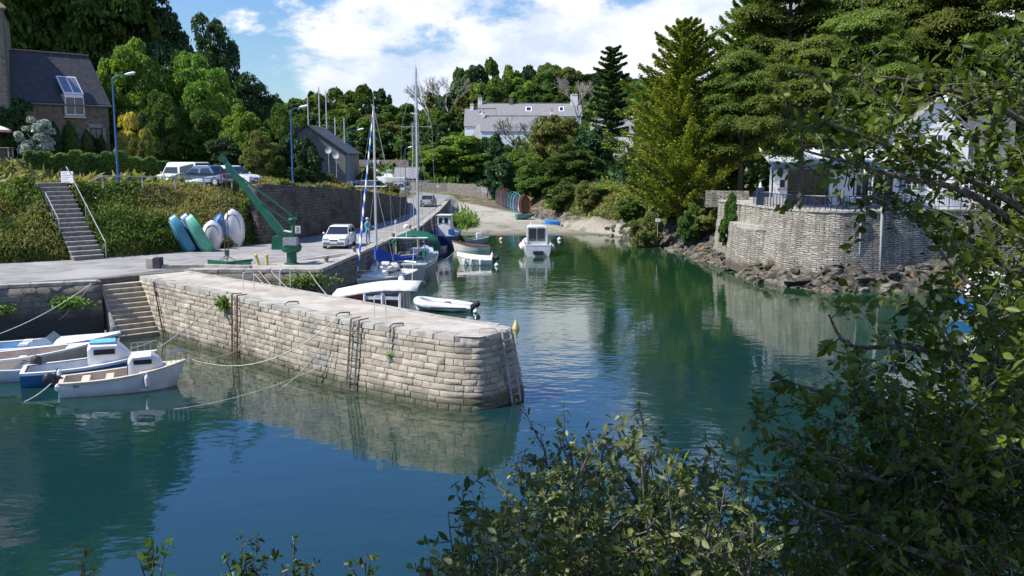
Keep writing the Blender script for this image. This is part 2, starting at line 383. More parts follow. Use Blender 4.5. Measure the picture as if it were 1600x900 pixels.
shal = t.math('MULTIPLY', t.ss(t.math('ADD', sd_, t.math('MULTIPLY', t.noise(pos, .5, 4), 2.4)), 1.4, 5.5, .85, 0), t.math('MULTIPLY', t.ss(sxy[0], -2.5, .5, 1, 0), t.ss(sd_, -.6, -.3)))
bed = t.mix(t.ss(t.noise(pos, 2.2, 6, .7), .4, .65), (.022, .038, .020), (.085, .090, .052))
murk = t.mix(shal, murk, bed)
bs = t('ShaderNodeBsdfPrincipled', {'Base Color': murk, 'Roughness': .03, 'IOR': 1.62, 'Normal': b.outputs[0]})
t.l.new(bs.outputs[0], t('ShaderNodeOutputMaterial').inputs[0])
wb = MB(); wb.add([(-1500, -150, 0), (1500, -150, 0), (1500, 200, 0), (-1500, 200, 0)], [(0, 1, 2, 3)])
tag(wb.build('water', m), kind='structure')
# ------------------------------------------------------------------ quay, roads, walls, pier
asph = mat('asphalt', (.27, .26, .245), (.20, .195, .185), 1.1, .92, .25, 30, c3=(.33, .315, .29), s3=.3)
conc = mat('concrete', (.37, .345, .30), (.27, .25, .215), 1.6, .9, .4, 18, c3=(.44, .41, .35), s3=.5)
concd = mat('old_concrete', (.15, .14, .12), (.09, .085, .075), 1.2, .92, .6, 9, c3=(.24, .22, .19), s3=.5)
coping = mat('coping_stone', (.40, .375, .32), (.26, .245, .21), 2.2, .9, .6, 14)
def wall_uv(path, z0, z1, batter=0.0, nz=2, wob=0.0, seed=1):
    """vertical (battered) sheet along a path with metric UVs"""
    mb = MB(); rows = []; uv = []; L = 0; r = random.Random(seed)
    f0 = z0 if callable(z0) else (lambda p: z0); f1 = z1 if callable(z1) else (lambda p: z1)
    P_ = [Vector((p[0], p[1], 0)) for p in path]; cols = []
    for i, p in enumerate(P_):
        if i: L += (p - P_[i - 1]).length
        d = (P_[min(i + 1, len(P_) - 1)] - P_[max(i - 1, 0)]).normalized(); nrm = Vector((d.y, -d.x, 0))
        for k in range(nz + 1):
            u = k / nz; z = f0(p) * (1 - u) + f1(p) * u
            q = p + nrm * (batter * (1 - u) + (r.uniform(-wob, wob) if wob else 0))
            mb.v.append((q.x, q.y, z)); uv.append((L, z))
    n = nz + 1
    for i in range(len(P_) - 1):
        for k in range(nz): mb.f.append((i * n + k, (i + 1) * n + k, (i + 1) * n + k + 1, i * n + k + 1))
    mb.uv = uv; return mb
def resample(path, step):
    out = [Vector((path[0][0], path[0][1], 0))]
    for a, b in zip(path[:-1], path[1:]):
        a = Vector((a[0], a[1], 0)); b = Vector((b[0], b[1], 0)); n = max(1, int((b - a).length / step))
        for i in range(1, n + 1): out.append(a.lerp(b, i / n))
    return out
mb = MB(); mb.prism(QUAY, -3, QZ); tag(mb.build('quay', concd), kind='structure')
# facing of the quay walls: poured concrete above, rough dark rock below
def facing(name, path, z0, z1, m, label, cat='wall', wob=.05, thick=.18):
    mb = wall_uv(resample(path, .5), z0, z1, .1, 8, wob, 3)
    n0 = len(mb.v)
    o = mb.build(name, m, fixn=False, smooth=True); o.location = (0, 0, 0); tag(o, label, cat)
    sm = o.modifiers.new('solid', 'SOLIDIFY'); sm.thickness = thick; sm.offset = -1
    return o
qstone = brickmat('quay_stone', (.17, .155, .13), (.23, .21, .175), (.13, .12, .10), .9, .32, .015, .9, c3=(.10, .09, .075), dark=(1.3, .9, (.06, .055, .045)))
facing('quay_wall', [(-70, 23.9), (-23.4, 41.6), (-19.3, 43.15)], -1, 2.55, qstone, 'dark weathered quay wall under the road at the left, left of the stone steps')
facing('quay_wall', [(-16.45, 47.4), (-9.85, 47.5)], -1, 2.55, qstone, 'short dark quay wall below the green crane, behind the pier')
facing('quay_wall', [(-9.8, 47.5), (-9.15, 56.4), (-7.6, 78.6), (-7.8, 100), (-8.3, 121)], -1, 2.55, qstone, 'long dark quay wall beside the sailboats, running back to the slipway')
# coping bands along the quay edges
def band(path, w, z, h, name, m, label, inward=1):
    mb = MB(); pts = resample(path, 1.1); r = random.Random(5)
    for a, b in zip(pts[:-1], pts[1:]):
        d = (b - a).normalized(); nrm = Vector((-d.y, d.x, 0)) * inward
        g = d * .012; ww = w + r.uniform(-.03, .03)
        q = [a + g - nrm * .06, b - g - nrm * .06, b - g + nrm * ww, a + g + nrm * ww]
        mb.prism([(p.x, p.y) for p in q], z - .12, z + h + r.uniform(-.01, .012))
    o = mb.build(name, m, bevel=.015); return tag(o, label, 'kerb')
band([(-9.85, 47.55), (-9.2, 56.4), (-7.65, 78.6), (-7.85, 100), (-8.35, 121)], .55, QZ, .07, 'quay_coping', coping, 'pale stone edging along the quay beside the moored sailboats')
band([(-16.4, 47.45), (-9.9, 47.55)], .45, QZ, .05, 'quay_coping', coping, 'pale stone edging of the quay apron in front of the crane')
band([(-70, 23.95), (-23.4, 41.65), (-19.5, 43.2)], .5, QZ, .04, 'quay_coping', coping, 'pale stone edging of the road above the left quay wall')
# roads
def sheet(name, poly, z, m, kind='structure'):
    mb = MB(); f = z if callable(z) else (lambda p: z)
    mb.add([(x, y, f((x, y))) for x, y in poly], [tuple(range(len(poly)))]); return tag(mb.build(name, m), kind=kind)
fo = [(-28.6, 51.8), (-25, 54), (-21.5, 57.2), (-18.6, 60.8), (-16.7, 65), (-14.2, 75), (-12.6, 84), (-12.0, 96), (-13.0, 105), (-15.0, 130)]
sheet('road', [(-70, 25), (-23.6, 42.5), (-20.1, 44.6), (-18.9, 46.3), (-17.3, 49.4), (-13, 51.4), (-9.9, 56), (-8.4, 78.6), (-8.6, 100), (-9.1, 121), (-9.2, 130)] + fo[::-1] + [(-70, 37)], QZ + .004, asph)
sheet('crane_apron', [(-16.9, 48.0), (-10.0, 48.1), (-9.5, 54), (-13, 51.3), (-17.0, 49.3)], QZ + .008, conc)
def strip(name, pts, w, z, m, dz=.03):
    mb = MB(); rows = []
    P_ = catmull([(x, y, 0) for x, y in pts], 8)
    for i, p in enumerate(P_):
        d = (P_[min(i + 1, len(P_) - 1)] - P_[max(i - 1, 0)]).normalized(); nn = Vector((-d.y, d.x, 0))
        rows.append([(*(p + nn * s * w / 2).xy, (z if z is not None else th(p.x, p.y)) + dz) for s in (-1, -.33, .33, 1)])
    mb.grid(rows); return tag(mb.build(name, m), kind='structure')
strip('upper_road', [(-60, 48), (-41, 57.5), (-28.5, 62), (-22.0, 66), (-19.6, 72), (-18, 82), (-18, 98), (-20, 120), (-19.5, 145)], 4.6, None, asph, .09)
# painted lines at the crane bay
pw = mat('road_paint', (.62, .60, .52), (.45, .43, .37), 9, .8)
mb = MB()
for a, b in [((-9.6, 57.6), (-12.4, 51.9)), ((-13.2, 54.2), (-9.3, 58.4)), ((-16.2, 53.5), (-13.4, 54.2))]:
    mb.bar((*a, QZ + .009), (*b, QZ + .009), .12, .004)
tag(mb.build('road_marking', pw), kind='structure')
# low kerb wall round the basin head
mb = MB(); mb.prism([(-19.1, 48.5), (-16.2, 49.0), (-13.6, 48.35), (-13.65, 48.05), (-16.2, 48.6), (-19.0, 48.15)], QZ - .1, QZ + .17)
tag(mb.build('low_kerb_wall', coping, bevel=.03), 'low stone kerb between the square post and the green lifting beams', 'kerb')

# --- stone pier
PN = [(-18.35, 45.4), (-17.0, 44.05), (-12.3, 39.6), (-7.45, 35.0), (-4.6, 32.75), (-2.6, 31.4), (-1.8, 31.05), (-1.22, 30.98), (-.98, 31.12), (-.45, 31.85), (-.05, 32.5), (-.05, 32.9)]
PF = [(-.4, 33.4), (-1.3, 34.0), (-2.9, 35.2), (-6.5, 38.5), (-12.2, 43.6), (-16.0, 46.8), (-16.7, 47.45)]
def pz(p):   # deck height falls towards the pier head
    return 2.42 + .26 * min(1, max(0, (-p[0] - .5) / 17))
pier = thing('stone_pier', 'long battered stone pier reaching from the quay into the water, sunlit block face', 'pier', (-8, 38, 0))
near = [Vector(p) for p in catmull([(x, y, 0) for x, y in PN], 10)]
per = near + [Vector((x, y, 0)) for x, y in PF]
bstone = mat('pier_stone', (.49, .43, .325), (.35, .31, .235), 1.3, .93, .9, 12, c3=(.27, .25, .21), s3=.8, thr=(.35, .65))
_t = NT(bstone.node_tree); _b = [n for n in _t.n if n.type == 'BSDF_PRINCIPLED'][0]; _c = _b.inputs['Base Color'].links[0].from_socket
_p = _t('ShaderNodeNewGeometry'); _z = _t('ShaderNodeSeparateXYZ', {0: _p.outputs['Position']}).outputs[2]; _nn = _t.noise(_p.outputs['Position'], .9, 5)
_c2 = _t.mix(_t.ss(_p.outputs['Random Per Island'], 0, 1, 0, .8), _c, _t.mix(1.0, _c, (.66, .65, .63), 'MULTIPLY'))
_lv = _t.math('ADD', _z, _t.math('MULTIPLY', _nn, -.9)); _c3 = _t.mix(_t.ss(_lv, -.30, .22, .9, 0), _c2, (.06, .062, .035))
_c3 = _t.mix(_t.ss(_t.noise(_p.outputs['Position'], 14, 3), .62, .7, 0, .5), _c3, (.5, .48, .42)); _t.l.new(_c3, _b.inputs['Base Color'])
mortar = mat('pier_mortar', (.46, .42, .34), (.30, .27, .21), 2.0, .95, .4, 20)
deckm = mat('pier_deck', (.46, .425, .36), (.33, .30, .25), 1.0, .92, .5, 16, c3=(.40, .33, .25), s3=.9)
L = [0]
for a, b in zip(near[:-1], near[1:]): L.append(L[-1] + (b - a).length)
LT = L[-1]
def nearpt(s, v):
    """s metres along the near face, v 0 (water) .. 1 (top)"""
    i = min(np.searchsorted(L, s) - 1 if s > 0 else 0, len(near) - 2); i = max(i, 0)
    u = (s - L[i]) / (L[i + 1] - L[i]); p = near[i].lerp(near[i + 1], u)
    d0 = (near[i + 1] - near[i]).normalized(); d1 = (near[min(i + 2, len(near) - 1)] - near[min(i + 1, len(near) - 2)]).normalized()
    d = d0.lerp(d1, u).normalized(); nrm = Vector((d.y, -d.x, 0))
    bt = .14 + .42 * min(1, max(0, (s - 10) / 12))
    z = -.5 + (pz(p) + .5) * v
    return p + nrm * bt * (1 - v) + Vector((0, 0, z)), nrm
# backing (mortar) body
mbk = MB(); rows = []
for k in range(0, 7):
    rows.append([nearpt(s, k / 6 * .985)[0] - nearpt(s, k / 6)[1] * .03 for s in np.linspace(0, LT, 90)])
mbk.grid(rows)
bk = [Vector((x, y, 0)) for x, y in PF]
ring_lo = [Vector(rows[0][-1])] + [Vector((p.x + .1, p.y + .1, -.6)) for p in bk]
ring_hi = [Vector(rows[-1][-1])] + [Vector((p.x, p.y, pz(p) - .03)) for p in bk]
mbk.grid([ring_lo, ring_hi])
mbk.build('core', mortar, pier, world=True, smooth=False, fixn=False)
# blocks, course by course
mbb = MB(); r = random.Random(11); NC = 13; H0 = [0]
hs_ = [r.uniform(.85, 1.15) for _ in range(NC)]; tot = sum(hs_)
for h_ in hs_: H0.append(H0[-1] + h_ / tot * .945)
def block(s0, s1, v0, v1, out, jit):
    gx_, gy_ = 5, 4; vs = []; fs = []
    for j in range(gy_):
        for i in range(gx_):
            e = (i in (0, gx_ - 1)) or (j in (0, gy_ - 1))
            p, nr = nearpt(s0 + (s1 - s0) * i / (gx_ - 1), v0 + (v1 - v0) * j / (gy_ - 1))
            k = out * (.55 if e else 1) + (r.uniform(-jit, jit) if not e else r.uniform(-jit, jit) * .6)
            vs.append(p + nr * k + Vector((0, 0, r.uniform(-.006, .006))))
    for j in range(gy_ - 1):
        for i in range(gx_ - 1): a = j * gx_ + i; fs.append((a, a + 1, a + gx_ + 1, a + gx_))
    n = len(vs); ed = [i for i in range(gx_)] + [j * gx_ + gx_ - 1 for j in range(1, gy_)] + [(gy_ - 1) * gx_ + i for i in range(gx_ - 2, -1, -1)] + [j * gx_ for j in range(gy_ - 2, 0, -1)]
    for q in ed:
        vs.append(vs[q] - nearpt((s0 + s1) / 2, .5)[1] * .09)
    m_ = len(ed)
    for i in range(m_): fs.append((ed[(i + 1) % m_], ed[i], n + i, n + (i + 1) % m_))
    mbb.add(vs, fs)
for c in range(NC):
    s = r.uniform(-.3, 0)
    while s < LT - .05:
        w_ = r.choice([r.uniform(.25, .45), r.uniform(.4, .95)]); s0 = max(s, 0) + .012; s1 = min(s + w_, LT) - .012
        if s1 - s0 > .12: block(s0, s1, H0[c] + .005, H0[c + 1] - .005, r.uniform(.01, .06), .022)
        s += w_
mbb.build('masonry', bstone, pier, world=True, smooth=True, fixn=False, sharp=50)
# coping course
mbc = MB(); s = 0
while s < LT - .1:
    s1 = min(s + r.uniform(.8, 1.3), LT)
    q0, n0 = nearpt(s + .01, .94); q1, n1_ = nearpt(s1 - .01, .94); t0, _ = nearpt(s + .01, 1); t1, _ = nearpt(s1 - .01, 1)
    o_ = r.uniform(.03, .06); w_ = r.uniform(.5, .62)
    A = [q0 + n0 * o_, q1 + n1_ * o_, q1 - n1_ * w_, q0 - n0 * w_]
    B = [t0 + n0 * o_, t1 + n1_ * o_, t1 - n1_ * w_, t0 - n0 * w_]
    mbc.add([*A, *[b + Vector((0, 0, .012 + r.uniform(0, .01))) for b in B]], [(3, 2, 1, 0), (4, 5, 6, 7), (0, 1, 5, 4), (1, 2, 6, 5), (2, 3, 7, 6), (3, 0, 4, 7)])
    s = s1
mbc.build('coping', coping, pier, world=True, bevel=.02)
# deck
mbd = MB()
nb = [near[i] for i in range(0, len(near), 3)]
if nb[-1] != near[-1]: nb.append(near[-1])
poly = [(p.x, p.y) for p in nb] + PF
vs = [(x, y, pz((x, y)) - .5) for x, y in poly] + [(x, y, pz((x, y)) + .003) for x, y in poly]; n = len(poly)
me_ = bmesh.new(); bv = [me_.verts.new(v) for v in vs[n:]]; f = me_.faces.new(bv)
bmesh.ops.triangulate(me_, faces=[f]); dm = bpy.data.meshes.new('deck'); me_.normal_update()
if me_.faces[:][0].normal.z < 0: bmesh.ops.reverse_faces(me_, faces=me_.faces)
me_.to_mesh(dm); me_.free()
for v in dm.vertices: v.co -= pier.location
link_mesh('deck', dm, deckm, pier)
# back edge kerb stones of the pier
mb = MB(); pb = resample(PF, 1.2)
for a, b in zip(pb[:-1], pb[1:]):
    d = (b - a).normalized(); nn = Vector((-d.y, d.x, 0)); q = [a + nn * .25, b + nn * .25, b - nn * .05, a - nn * .05]
    if (q[0] - Vector((-8, 38, 0))).length < 0: pass
    mb.prism([(p.x, p.y) for p in q], 1.9, lambda p: 0); 
    for i in range(-4, 0): x, y, _ = mb.v[i]; mb.v[i] = (x, y, pz((x, y)) + .035)
mb.build('edge_kerb', coping, pier, world=True, bevel=.012)

# --- steps down to the water
a_ = Vector((.66, -.751, 0)); w_ = Vector((.751, .66, 0)); T0 = Vector((-19.86, 44.1, 0))
stp = thing('stone_steps', 'flight of pale stone steps going down from the quay into the water beside the pier', 'steps', (-18.3, 42.9, 0))
NS = 11; run = 2.1 / NS
mb = MB(); fl = MB()
for i in range(NS):
    z = 2.42 - i * .22; p0 = T0 + a_ * run * i; q = p0 + a_ * (run + .05)
    jz = r.uniform(-.012, .012)
    fl.prism([(p0 + w_ * .12).xy, (q + w_ * .12).xy, (q + w_ * 2.0).xy, (p0 + w_ * 2.0).xy], -.6, z - .05)
    p1 = p0; q1 = q + a_ * .035
    mb.prism([(p1 + w_ * .10).xy, (q1 + w_ * .10).xy, (q1 + w_ * 2.0).xy, (p1 + w_ * 2.0).xy], z - .05, z + jz)
mb.build('tread', mat('step_stone', (.62, .56, .44), (.48, .43, .34), 3, .9, .5, 15), stp, world=True, bevel=.012)
fl.build('riser', mat('shaded_riser_stone', (.36, .31, .23), (.27, .235, .18), 3, .92, .5, 12), stp, world=True)  # same stone as the treads, with the risers' shade put into its colour
mb = MB()
prof = [(-.1, -.7)] + [(-.1, 2.52), (.12, 2.52)] + [(2.36, .05), (2.36, -.7)]
A = [T0 + a_ * u + Vector((0, 0, v)) for u, v in prof]; B = [p + w_ * .11 for p in A]; n = len(A)
mb.add(A + B, [tuple(range(n)), tuple(range(n, 2 * n))[::-1]] + [(i, n + i, n + (i + 1) % n, (i + 1) % n) for i in range(n)])
mb.build('side_wall', conc, stp, world=True, bevel=.015)
mb = MB()
A = [T0 + w_ * 2.02 + a_ * u + Vector((0, 0, v)) for u, v in [(-.1, -.7), (-.1, 2.68), (.55, 2.66), (.6, -.7)]]
B = [p + w_ * .12 for p in A]; n = 4
# drain pipe down the pier face
pd = thing('drain_pipe', 'black drain pipe slanting down the pier face beside the stone steps', 'pipe', (-16.6, 43.6, 0))
s_a = 1.95; q0, n0 = nearpt(1.75, .97); q1, _ = nearpt(2.9, .15)
mb = MB(); mb.tube([q0 + n0 * .1, q1 + n0 * .16], .035, 8); mb.build('pipe', mat('black_pipe', (.02, .02, .02), rough=.6), pd, world=True)
for k in (.2, .5, .8):
    mb = MB(); c = (q0 + n0 * .09).lerp(q1 + n0 * .15, k); mb.box(c, (.12, .12, .05), rz=.7); mb.build('bracket', mat('black_pipe', (.02,) * 3), pd, world=True)

# --- retaining wall below the upper road
rw = brickmat('retaining_stone', (.11, .095, .075), (.165, .145, .115), (.07, .06, .05), .55, .22, .02, 1.2, c3=(.05, .045, .037), nscale=.8)
path = [(-16.9, 62.0), (-15.75, 65), (-13.25, 75), (-11.65, 84), (-11.05, 96), (-12.0, 105), (-13.4, 118)]
zt = lambda p: float(np.interp(p.y, [60, 75, 92, 120], [6.85, 5.95, 4.6, 3.4]))
mb = wall_uv(resample(path, .6), 2.6, zt, .22, 8, .03, 4)
o = mb.build('retaining_wall', rw, fixn=False, smooth=True); sm = o.modifiers.new('s', 'SOLIDIFY'); sm.thickness = .75; sm.offset = -1
tag(o, 'tall dark stone retaining wall along the quay road, below the upper road', 'wall')
# --- terrace sea wall on the right
sw = brickmat('slate_rubble', (.34, .31, .255), (.52, .48, .40), (.035, .032, .027), .62, .14, .022, .9, wobble=2.2, shade_streak=.5, c3=(.20, .185, .15), nscale=1.1, dark=(.85, .9, (.10, .085, .06)))
tp = catmull([(16.9, 76, 0), (17.6, 69, 0), (18.2, 65, 0), (19.2, 62, 0), (21.4, 60.3, 0), (25.2, 60.9, 0), (30, 62.2, 0), (40, 62.3, 0), (48, 62, 0)], 8)
ter = thing('terrace_sea_wall', 'curved sea wall of pale rubble stone holding up the cafe terrace', 'wall', (24, 62, 0))
mb = wall_uv(resample([(p.x, p.y) for p in tp], .3), .1, TZ, .45, 14, .05, 9); me_o = mb.build('masonry', sw, ter, world=True, fixn=False, smooth=True)
mb = MB(); pts = resample([(p.x, p.y) for p in tp], .7)
for a, b in zip(pts[:-1], pts[1:]):
    d = (b - a).normalized(); nn = Vector((d.y, -d.x, 0)); q = [a + nn * .08, b + nn * .08, b - nn * .4, a - nn * .4]
    mb.prism([(p.x, p.y) for p in q], TZ - .12, TZ + .03)
mb.build('coping', coping, ter, world=True, bevel=.02)
mb = MB(); mb.prism([(17.3, 75.5), (18.0, 68.7), (18.5, 65.3), (19.5, 62.4), (21.5, 60.7), (25.2, 61.3), (30, 62.6), (48, 62.5), (48, 96), (17.3, 96)], 4.6, TZ + .004); mb.build('terrace_paving', conc, ter, world=True)
mb = MB(); mb.box((24.05, 60.45, 3.2), (.06, .4, 4.2)); mb.box((22.6, 60.2, 3.6), (.05, .3, 2.8))
mb.build('drain_pipe', mat('grey_metal', (.4, .4, .4), rough=.5), ter, world=True)
bt = thing('buttress', 'low lit stone buttress at the left foot of the terrace wall', 'wall', (17.3, 66.2, 0))
mb = wall_uv(resample([(16.5, 70.5), (16.7, 67.3), (17.4, 66.0), (18.3, 65.3)], .3), .2, 3.6, .25, 8, .04, 3); mb.build('masonry', sw, bt, world=True, fixn=False, smooth=True)
mb = MB(); mb.prism([(16.5, 70.5), (16.65, 67.3), (17.4, 65.9), (18.5, 65.1), (18.5, 70.5)], 3.3, 3.64); mb.build('cap', coping, bt, world=True, bevel=.03)

# rocks along the shore
def rocks(name, n, seed, label, region, smin=.18, smax=.8):
    rs = np.random.RandomState(seed); mb = MB(); c = 0
    while c < n:
        x, y, s_ = region(rs); 
        if s_ is None: continue
        c += 1; z = th(x, y); k = s_ * rs.uniform(smin, smax); bm = bmesh.new(); bmesh.ops.create_icosphere(bm, subdivisions=2 if k > .35 else 1, radius=1)
        sc_ = np.array([rs.uniform(.8, 1.6), rs.uniform(.6, 1.1), rs.uniform(.35, .7)]) * k; an = rs.uniform(0, 6.28); tl = rs.uniform(-.5, .5); M_ = np.array(Matrix.Rotation(an, 3, 'Z') @ Matrix.Rotation(tl, 3, 'X'))
        fr = rs.uniform(1.5, 3, 3); ph = rs.uniform(0, 6, 3); vs = []
        for v in bm.verts:
            p = np.array(v.co); p = np.sign(p) * np.abs(p) ** .75; p = p * (1 + .16 * np.sin(fr[0] * p[1] * 2 + ph[0]) + .14 * np.sin(fr[1] * p[2] * 3 + ph[1]) + rs.uniform(-.07, .07)); p = M_ @ (p * sc_); vs.append((x + p[0], y + p[1], z - k * .05 + p[2]))
        mb.add(vs, [tuple(v.index for v in f.verts) for f in bm.faces]); bm.free()
    return tag(mb.build(name, mat('shore_rock', (.035, .032, .026), (.18, .165, .135), 1.4, .95, .8, 7, c3=(.10, .09, .05), s3=.5), fixn=False), label, 'rocks', kind='stuff')
_cp = [(9.6, 102), (13, 95), (14.8, 82), (16, 70), (16.6, 62.6), (19.7, 57.8), (24.4, 58.4), (33, 60), (44, 58)]
def _reg(rs):
    i = rs.randint(len(_cp) - 1); u = rs.rand(); a, b = _cp[i], _cp[i + 1]; d = rs.rand() ** 1.3 * 3.0 - .3; dx, dy = b[0] - a[0], b[1] - a[1]; L_ = math.hypot(dx, dy)
    if rs.rand() > L_ / 20: return 0, 0, None
    x = a[0] + dx * u - dy / L_ * -1 * -d * -1; y = a[1] + dy * u + dx / L_ * d * (1 if True else 1)
    x = a[0] + dx * u + (-dy / L_) * d; y = a[1] + dy * u + (dx / L_) * d
    return x, y, 1.0
rocks('shore_rocks', 520, 3, 'dark jagged rocks along the waterline below the terrace and the bank', _reg, .14, .46)
# ------------------------------------------------------------------ vegetation
def cards_mesh(name, pos, nrm, size, aspect=1.6, m=None, droop=0.0, along=None, seed=0, fold=False):
    """leaf-shaped faces: one pointed face (or two folded halves) per leaf"""
    rs = np.random.RandomState(seed); n = len(pos)
    nrm = nrm / (np.linalg.norm(nrm, axis=1, keepdims=True) + 1e-9)
    a = rs.normal(size=(n, 3)) if along is None else along + rs.normal(size=(n, 3)) * .25
    a -= nrm * (a * nrm).sum(1, keepdims=True); a /= (np.linalg.norm(a, axis=1, keepdims=True) + 1e-9)
    b = np.cross(nrm, a); s = (size * (.65 + .7 * rs.rand(n)))[:, None] if np.isscalar(size) else size[:, None]
    L = s * aspect / 2; W = s / 2
    if not fold:
        k = .15 * rs.uniform(-1, 1, (n, 1))
        V = np.stack([pos - a * L, pos + b * W + a * L * k + nrm * s * .08, pos + a * L - nrm * s * droop, pos - b * W + a * L * k + nrm * s * .08], 1).reshape(-1, 3)
        F = np.arange(n * 4).reshape(-1, 4); tot = 4
    else:
        up = nrm * s * .12
        q = [pos - a * L, pos - a * L * .25 + b * W * .85 + up, pos + a * L * .35 + b * W * .8 + up, pos + a * L * 1.0 - nrm * s * .12,
             pos + a * L * .35 - b * W * .8 + up, pos - a * L * .25 - b * W * .85 + up]
        V = np.stack(q, 1).reshape(-1, 3); base = (np.arange(n) * 6)[:, None]
        F = np.concatenate([base + np.array([[0, 1, 2, 3]]), base + np.array([[0, 3, 4, 5]])], 0); tot = 4
    me = bpy.data.meshes.new(name)
    me.vertices.add(len(V)); me.vertices.foreach_set('co', V.astype(np.float32).ravel())
    me.loops.add(F.size); me.loops.foreach_set('vertex_index', F.astype(np.int32).ravel())
    me.polygons.add(len(F)); me.polygons.foreach_set('loop_start', np.arange(0, F.size, tot, dtype=np.int32))
    me.polygons.foreach_set('loop_total', np.full(len(F), tot, np.int32)); me.update()
    if m: me.materials.append(m)
    return me
def unit(n, rs):
    v = rs.normal(size=(n, 3)); return v / np.linalg.norm(v, axis=1, keepdims=True)
bark = mat('bark', (.10, .085, .065), (.05, .042, .032), 6, .95, .6, 20)
greybark = mat('dead_bark', (.34, .31, .27), (.20, .18, .16), 6, .95, .4, 20)
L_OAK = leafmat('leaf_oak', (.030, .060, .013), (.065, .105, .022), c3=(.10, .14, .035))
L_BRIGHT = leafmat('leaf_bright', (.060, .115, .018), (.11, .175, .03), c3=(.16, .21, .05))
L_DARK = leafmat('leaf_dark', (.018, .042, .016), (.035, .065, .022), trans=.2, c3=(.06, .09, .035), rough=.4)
L_OLIVE = leafmat('leaf_olive', (.075, .095, .025), (.12, .135, .04), c3=(.17, .17, .07))
L_YELLOW = leafmat('leaf_yellow', (.20, .17, .03), (.33, .27, .06), c3=(.20, .22, .05))
L_PURPLE = leafmat('leaf_purple', (.07, .03, .035), (.11, .05, .05), trans=.2)
L_GREY = leafmat('leaf_grey', (.20, .24, .20), (.34, .38, .34), trans=.1, c3=(.10, .13, .09))
L_GOLD = leafmat('leaf_gold_cypress', (.065, .09, .014), (.135, .14, .022), trans=.25, c3=(.27, .23, .03), scale=.7)
L_CYP = leafmat('leaf_cypress', (.040, .064, .012), (.085, .115, .022), trans=.3, c3=(.13, .14, .03), scale=.5, spec=.1)
L_HEDGE = leafmat('leaf_hedge', (.03, .065, .015), (.06, .10, .02), trans=.2)

def crown_mesh(name, m, n=9000, size=.05, lobes=26, seed=1, flat=.75, gap=.2, squash=1.0, low=.25):
    """crown in a unit box: radius .5, height 1 (z 0..1), made of clumps of leaf faces"""
    rs = np.random.RandomState(seed)
    c = []
    while len(c) < lobes:
        p = rs.uniform(-1, 1, 3)
        if np.linalg.norm(p) > 1: continue
        p = p / (np.linalg.norm(p) + 1e-6) * rs.uniform(.40, .92)
        if p[2] < -.8: continue
        c.append(p)
    c = np.array(c); rad = rs.uniform(.13, .36, lobes)
    pos = []; nr = []
    idx = rs.choice(lobes, n * 2, p=rad ** 2 / (rad ** 2).sum())
    u = unit(n * 2, rs); u[:, 2] = np.where(u[:, 2] < -.35, -u[:, 2], u[:, 2])
    rr = rad[idx] * (1 - .45 * rs.rand(n * 2) ** 2.0)
    nz = np.sin(u[:, 0] * 5 + idx) * np.cos(u[:, 1] * 6 + idx * 2) * .12 + 1
    p = c[idx] + u * (rr * nz)[:, None] * np.array([1, 1, flat])
    keep = np.ones(len(p), bool)
    # drop leaves buried well inside other clumps, and punch gaps
    for k in range(lobes):
        d = np.linalg.norm((p - c[k]) / np.array([1, 1, flat]), axis=1); keep &= ~((d < rad[k] * .62) & (idx != k))
    g = np.sin(p[:, 0] * 9 + seed) + np.sin(p[:, 1] * 8 + seed * 2) + np.sin(p[:, 2] * 10 + seed)
    keep &= ~((g > 1.5 - gap * 2) & (rs.rand(len(p)) < .8))
    p = p[keep][:n]; u = u[keep][:n]
    nrm = u * .55 + unit(len(p), rs) * .95 + np.array([0, 0, .35])
    p = p * .5 * np.array([1, 1, squash]); p[:, 2] += .5
    return cards_mesh(name, p, nrm, size, 1.5, m, .15, seed=seed)
def trunk_mesh(name, seed=1, h=.55, r=.035, limbs=7, m=None, spread=.28, top=.75):
    r_ = random.Random(seed); mb = MB()
    pts = [(0, 0, -.08), (0, 0, 0), (r_.uniform(-.02, .02), r_.uniform(-.02, .02), h * .5), (r_.uniform(-.03, .03), r_.uniform(-.03, .03), h), (r_.uniform(-.05, .05), r_.uniform(-.05, .05), top)]
    mb.tube(catmull(pts, 3), [r * (1.25 - .95 * i / 12) for i in range(13)], 7)
    for i in range(limbs):
        a = 2 * math.pi * i / limbs + r_.uniform(-.4, .4); z0 = h * r_.uniform(.45, .95); s_ = spread * r_.uniform(.7, 1.15)
        p0 = Vector((0, 0, z0)); p2 = Vector((math.cos(a) * s_, math.sin(a) * s_, z0 + r_.uniform(.12, .35))); p1 = p0.lerp(p2, .5) + Vector((0, 0, -.03))
        mb.tube([p0, p1, p2], [r * .5, r * .35, r * .12], 5)
    me = bpy.data.meshes.new(name); me.from_pydata([tuple(p) for p in mb.v], [], mb.f); me.materials.append(m or bark)
    me.polygons.foreach_set('use_smooth', [True] * len(me.polygons)); return me
CROWNS = {}
def crown(kind, m, **kw):
    if kind not in CROWNS: CROWNS[kind] = [crown_mesh('crown', m, seed=sd * 7 + len(CROWNS), **kw) for sd in (1, 2, 3)]
    return CROWNS[kind]
TR = [trunk_mesh('trunk', 1), trunk_mesh('trunk', 5)]
FAR = dict(n=9000, size=.044, lobes=38, flat=.95); MIDK = dict(n=30000, size=.020, lobes=80); BUSH = dict(n=9000, size=.042, lobes=26, squash=1.0)
for k, m in (('oak', L_OAK), ('bright', L_BRIGHT), ('dark', L_DARK), ('olive', L_OLIVE)):
    crown(k + '_far', m, **FAR); crown(k + '_mid', m, **MIDK)
tcount = [0]
